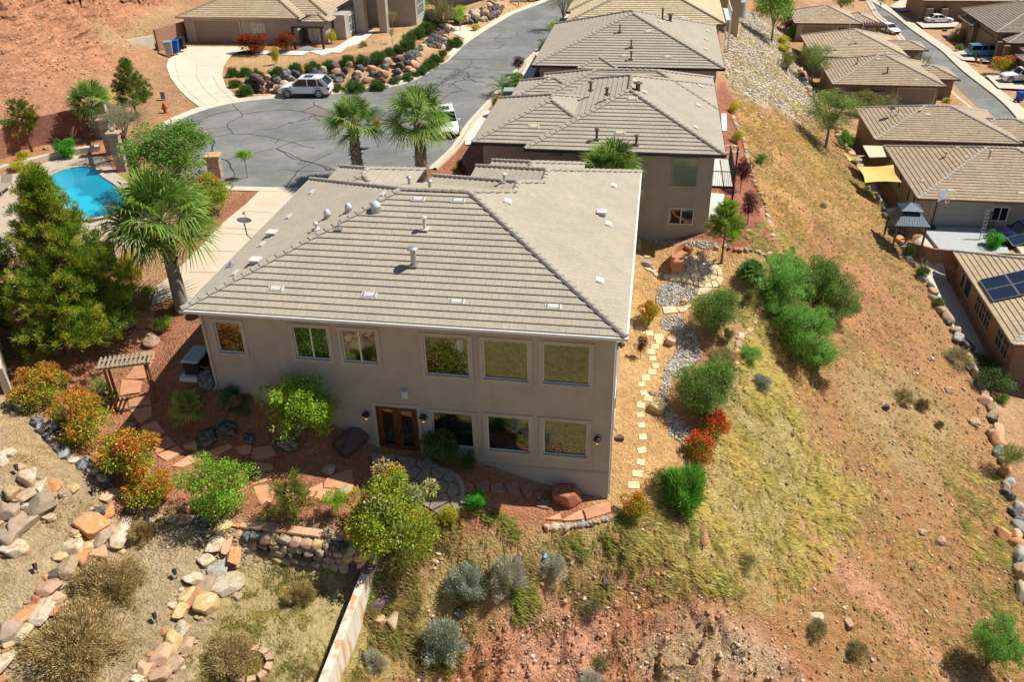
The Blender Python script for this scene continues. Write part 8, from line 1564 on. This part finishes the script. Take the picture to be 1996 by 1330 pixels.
def sail(corners, label):
    c = [Vector(q) for q in corners]; n = 10; mb = MB(); vs = []
    if len(c) == 3: c.append(c[2])
    for i in range(n + 1):
        for j in range(n + 1):
            a, b_ = i / n, j / n; p = (c[0]*(1-a)+c[1]*a)*(1-b_) + (c[3]*(1-a)+c[2]*a)*b_; m_ = (c[0]+c[1]+c[2]+c[3])/4; e = 1 - (2*a-1)**2, 1 - (2*b_-1)**2; ed_ = max((2*a-1)**8 * e[1], (2*b_-1)**8 * e[0]); k = .13 * ed_ + .0; p = p + (m_ - p) * k; p.z -= .35 * e[0] * e[1] * .6; vs.append(tuple(p))
    mb.add(vs, [(i*(n+1)+j, (i+1)*(n+1)+j, (i+1)*(n+1)+j+1, i*(n+1)+j+1) for i in range(n) for j in range(n)]); return S("shade_sail", mb, M_SAIL, label, "shade sail", smooth=True)
M_SAIL = mat("sail_cloth_yellow", (.72,.50,.16), .85, var=.06)
sail([atz(1669,324,-9.2),atz(1742,321,-8.9),atz(1758,355,-9.3),atz(1686,356,-9.4)], "larger yellow shade sail with four corners beside the tiled houses")
sail([atz(1643,297,-9.2),atz(1687,303,-9.1),atz(1656,314,-9.6)], "smaller triangular yellow shade sail beside the rock line")
p = atz(1703, 326, -11); t_ = T("patio_table", "pale round table between the two shade sails", "table", (p[0], p[1], -12)); b = MB(); b.lathe([(.75,.72),(.78,.75),(.75,.78)], n=24); P("tabletop", b, M_WHITE, t_); b = MB(); b.lathe([(.3,0),(.05,.05),(.05,.72)], n=10); P("leg", b, M_BLACK, t_)
p = atz(1668, 322, -11.5); t_ = T("barbecue", "black and steel barbecue between the shade sails", "barbecue", (p[0], p[1], -12)); b = MB(); b.box(-.6,-.35,.1,.6,.35,.9); P("cabinet", b, M_BLACK, t_); b = MB(); b.tube([(-.5,0,.95),(.5,0,.95)], .3, 12); P("lid", b, M_GALV, t_)
t_ = T("patio_cover", "cream slatted patio cover against the tiled house", "patio cover", tuple(atz(1712, 320, -12))); off = t_.location[:]; b = MB(off); c1, c2, c3, c4 = (np.array(atz(*q)) for q in ((1685,284,-9.1),(1720,285,-9.1),(1735,306,-9.3),(1698,307,-9.3)))
for k in range(7): f = k / 6; a_ = c1 * (1-f) + c2 * f; d_ = c4 * (1-f) + c3 * f; b.bar(tuple(a_), tuple(d_), .36, .08)
P("roof_panel", b, mat("cream_panel", (.66,.55,.38), .7, var=.04), t_); b = MB(off); b.bar(tuple(c4 - [0,0,.12]), tuple(c3 - [0,0,.12]), .12, .16); P("beam", b, M_BROWNF, t_)
for q in (c4, c3): b = MB(off); b.box(q[0]-.06,q[1]-.06,-12.2,q[0]+.06,q[1]+.06,q[2]-.1); P("post", b, M_BROWNF, t_)
p = atz(1916, 440, -11.7); t_ = T("iron_gate", "black iron gate on the right of the play court", "gate", tuple(p), 1.9); b = MB(); b.box(-1.3,-.03,1.5,1.3,.03,1.56); b.box(-1.3,-.03,.1,1.3,.03,.16)
for k in range(18): b.box(-1.3+k*.152,-.015,.16,-1.28+k*.152,.015,1.5)
P("gate_frame", b, M_BLACK, t_)
p = atz(1912, 468, -11.7); t_ = T("ladder_rack", "silver folded ladder and frame leaning by the green bush", "ladder", tuple(p), .5); b = MB()
for x_ in (-.2,.2): b.bar((x_,0,0),(x_+.5,.5,2.6),.06)
P("rail", b, M_GALV, t_)
for k in range(9): b = MB(); f = (k + .5) / 9; b.bar((-.2+.5*f,.5*f,2.6*f),(.2+.5*f,.5*f,2.6*f),.04); P("rung", b, M_GALV, t_)
p = atz(1754, 418, -12); t_ = T("patio_chair", "small orange timber seat beside the gazebo", "chair", (p[0]-6, p[1], -12)) if False else None
# water tank beside the tall tan house
p = at(1439, 30); b = MB(); b.lathe([(1.05,-1.5),(1.05,2.1),(1.0,2.2),(.1,2.35)], n=24); S("water_tank", b, mat("tank_grey", (.32,.35,.40), .6, var=.05), "grey cylindrical water tank under the tall tan house", "water tank", tuple(p), smooth=False)
p = at(1722, 1218) if False else None
# garden spotlights
def spot(u, v, label):
    p = at(u, v); t_ = T("garden_spotlight", label, "garden light", tuple(p), .6); b = MB(); b.tube([(0,0,-.05),(-.02,.02,.22)], .011, 6); P("stake", b, M_BLACK, t_); b = MB(); b.tube([(-.02,-.02,.20),(-.03,.12,.32)], [.05,.07], 12); P("lamp_head", b, M_BLACK, t_); t_.scale = (1.25,) * 3
for u, v, lb in ((38,925,"black garden spotlight behind the topmost cream boulders"),(187,968,"black garden spotlight on the upper terrace above the orange boulders"),(75,1119,"black garden spotlight alone on the lower left terrace"),(292,1026,"black garden spotlight beside the small dry bush"),(400,1058,"black garden spotlight close to the cream boulder row"),(346,1129,"black garden spotlight below the one near the cream boulders"),(307,1215,"lowest black garden spotlight of the right terrace")): spot(u, v, lb)
b = MB(); b.tube([(0,0,0),(0,0,.75),(-.16,.1,.75)], .012, 6); S("irrigation_pipe", b, M_BLACK, "thin black hooked pipe standing among the middle boulders", "pipe", tuple(at(124, 1148)))
p = at(1395, 470)
b = MB(); b.lathe([(.02,.0),(.16,.04),(.2,.2),(.15,.42),(.08,.5),(.1,.62),(.06,.75)], n=10); S("clay_figure", b, M_CLAY, "red-brown clay garden ornament in the shade by the neighbour's wall", "garden ornament", tuple(at(1287, 450)))
b = MB(); b.box(-.06,-.16,0,.06,.16,.04); S("litter", b, mat("litter_blue", (.1,.45,.7), .5, var=0), "scrap of blue litter on the bank", "litter", tuple(at(1063, 1088) + np.array([0,0,.12])))
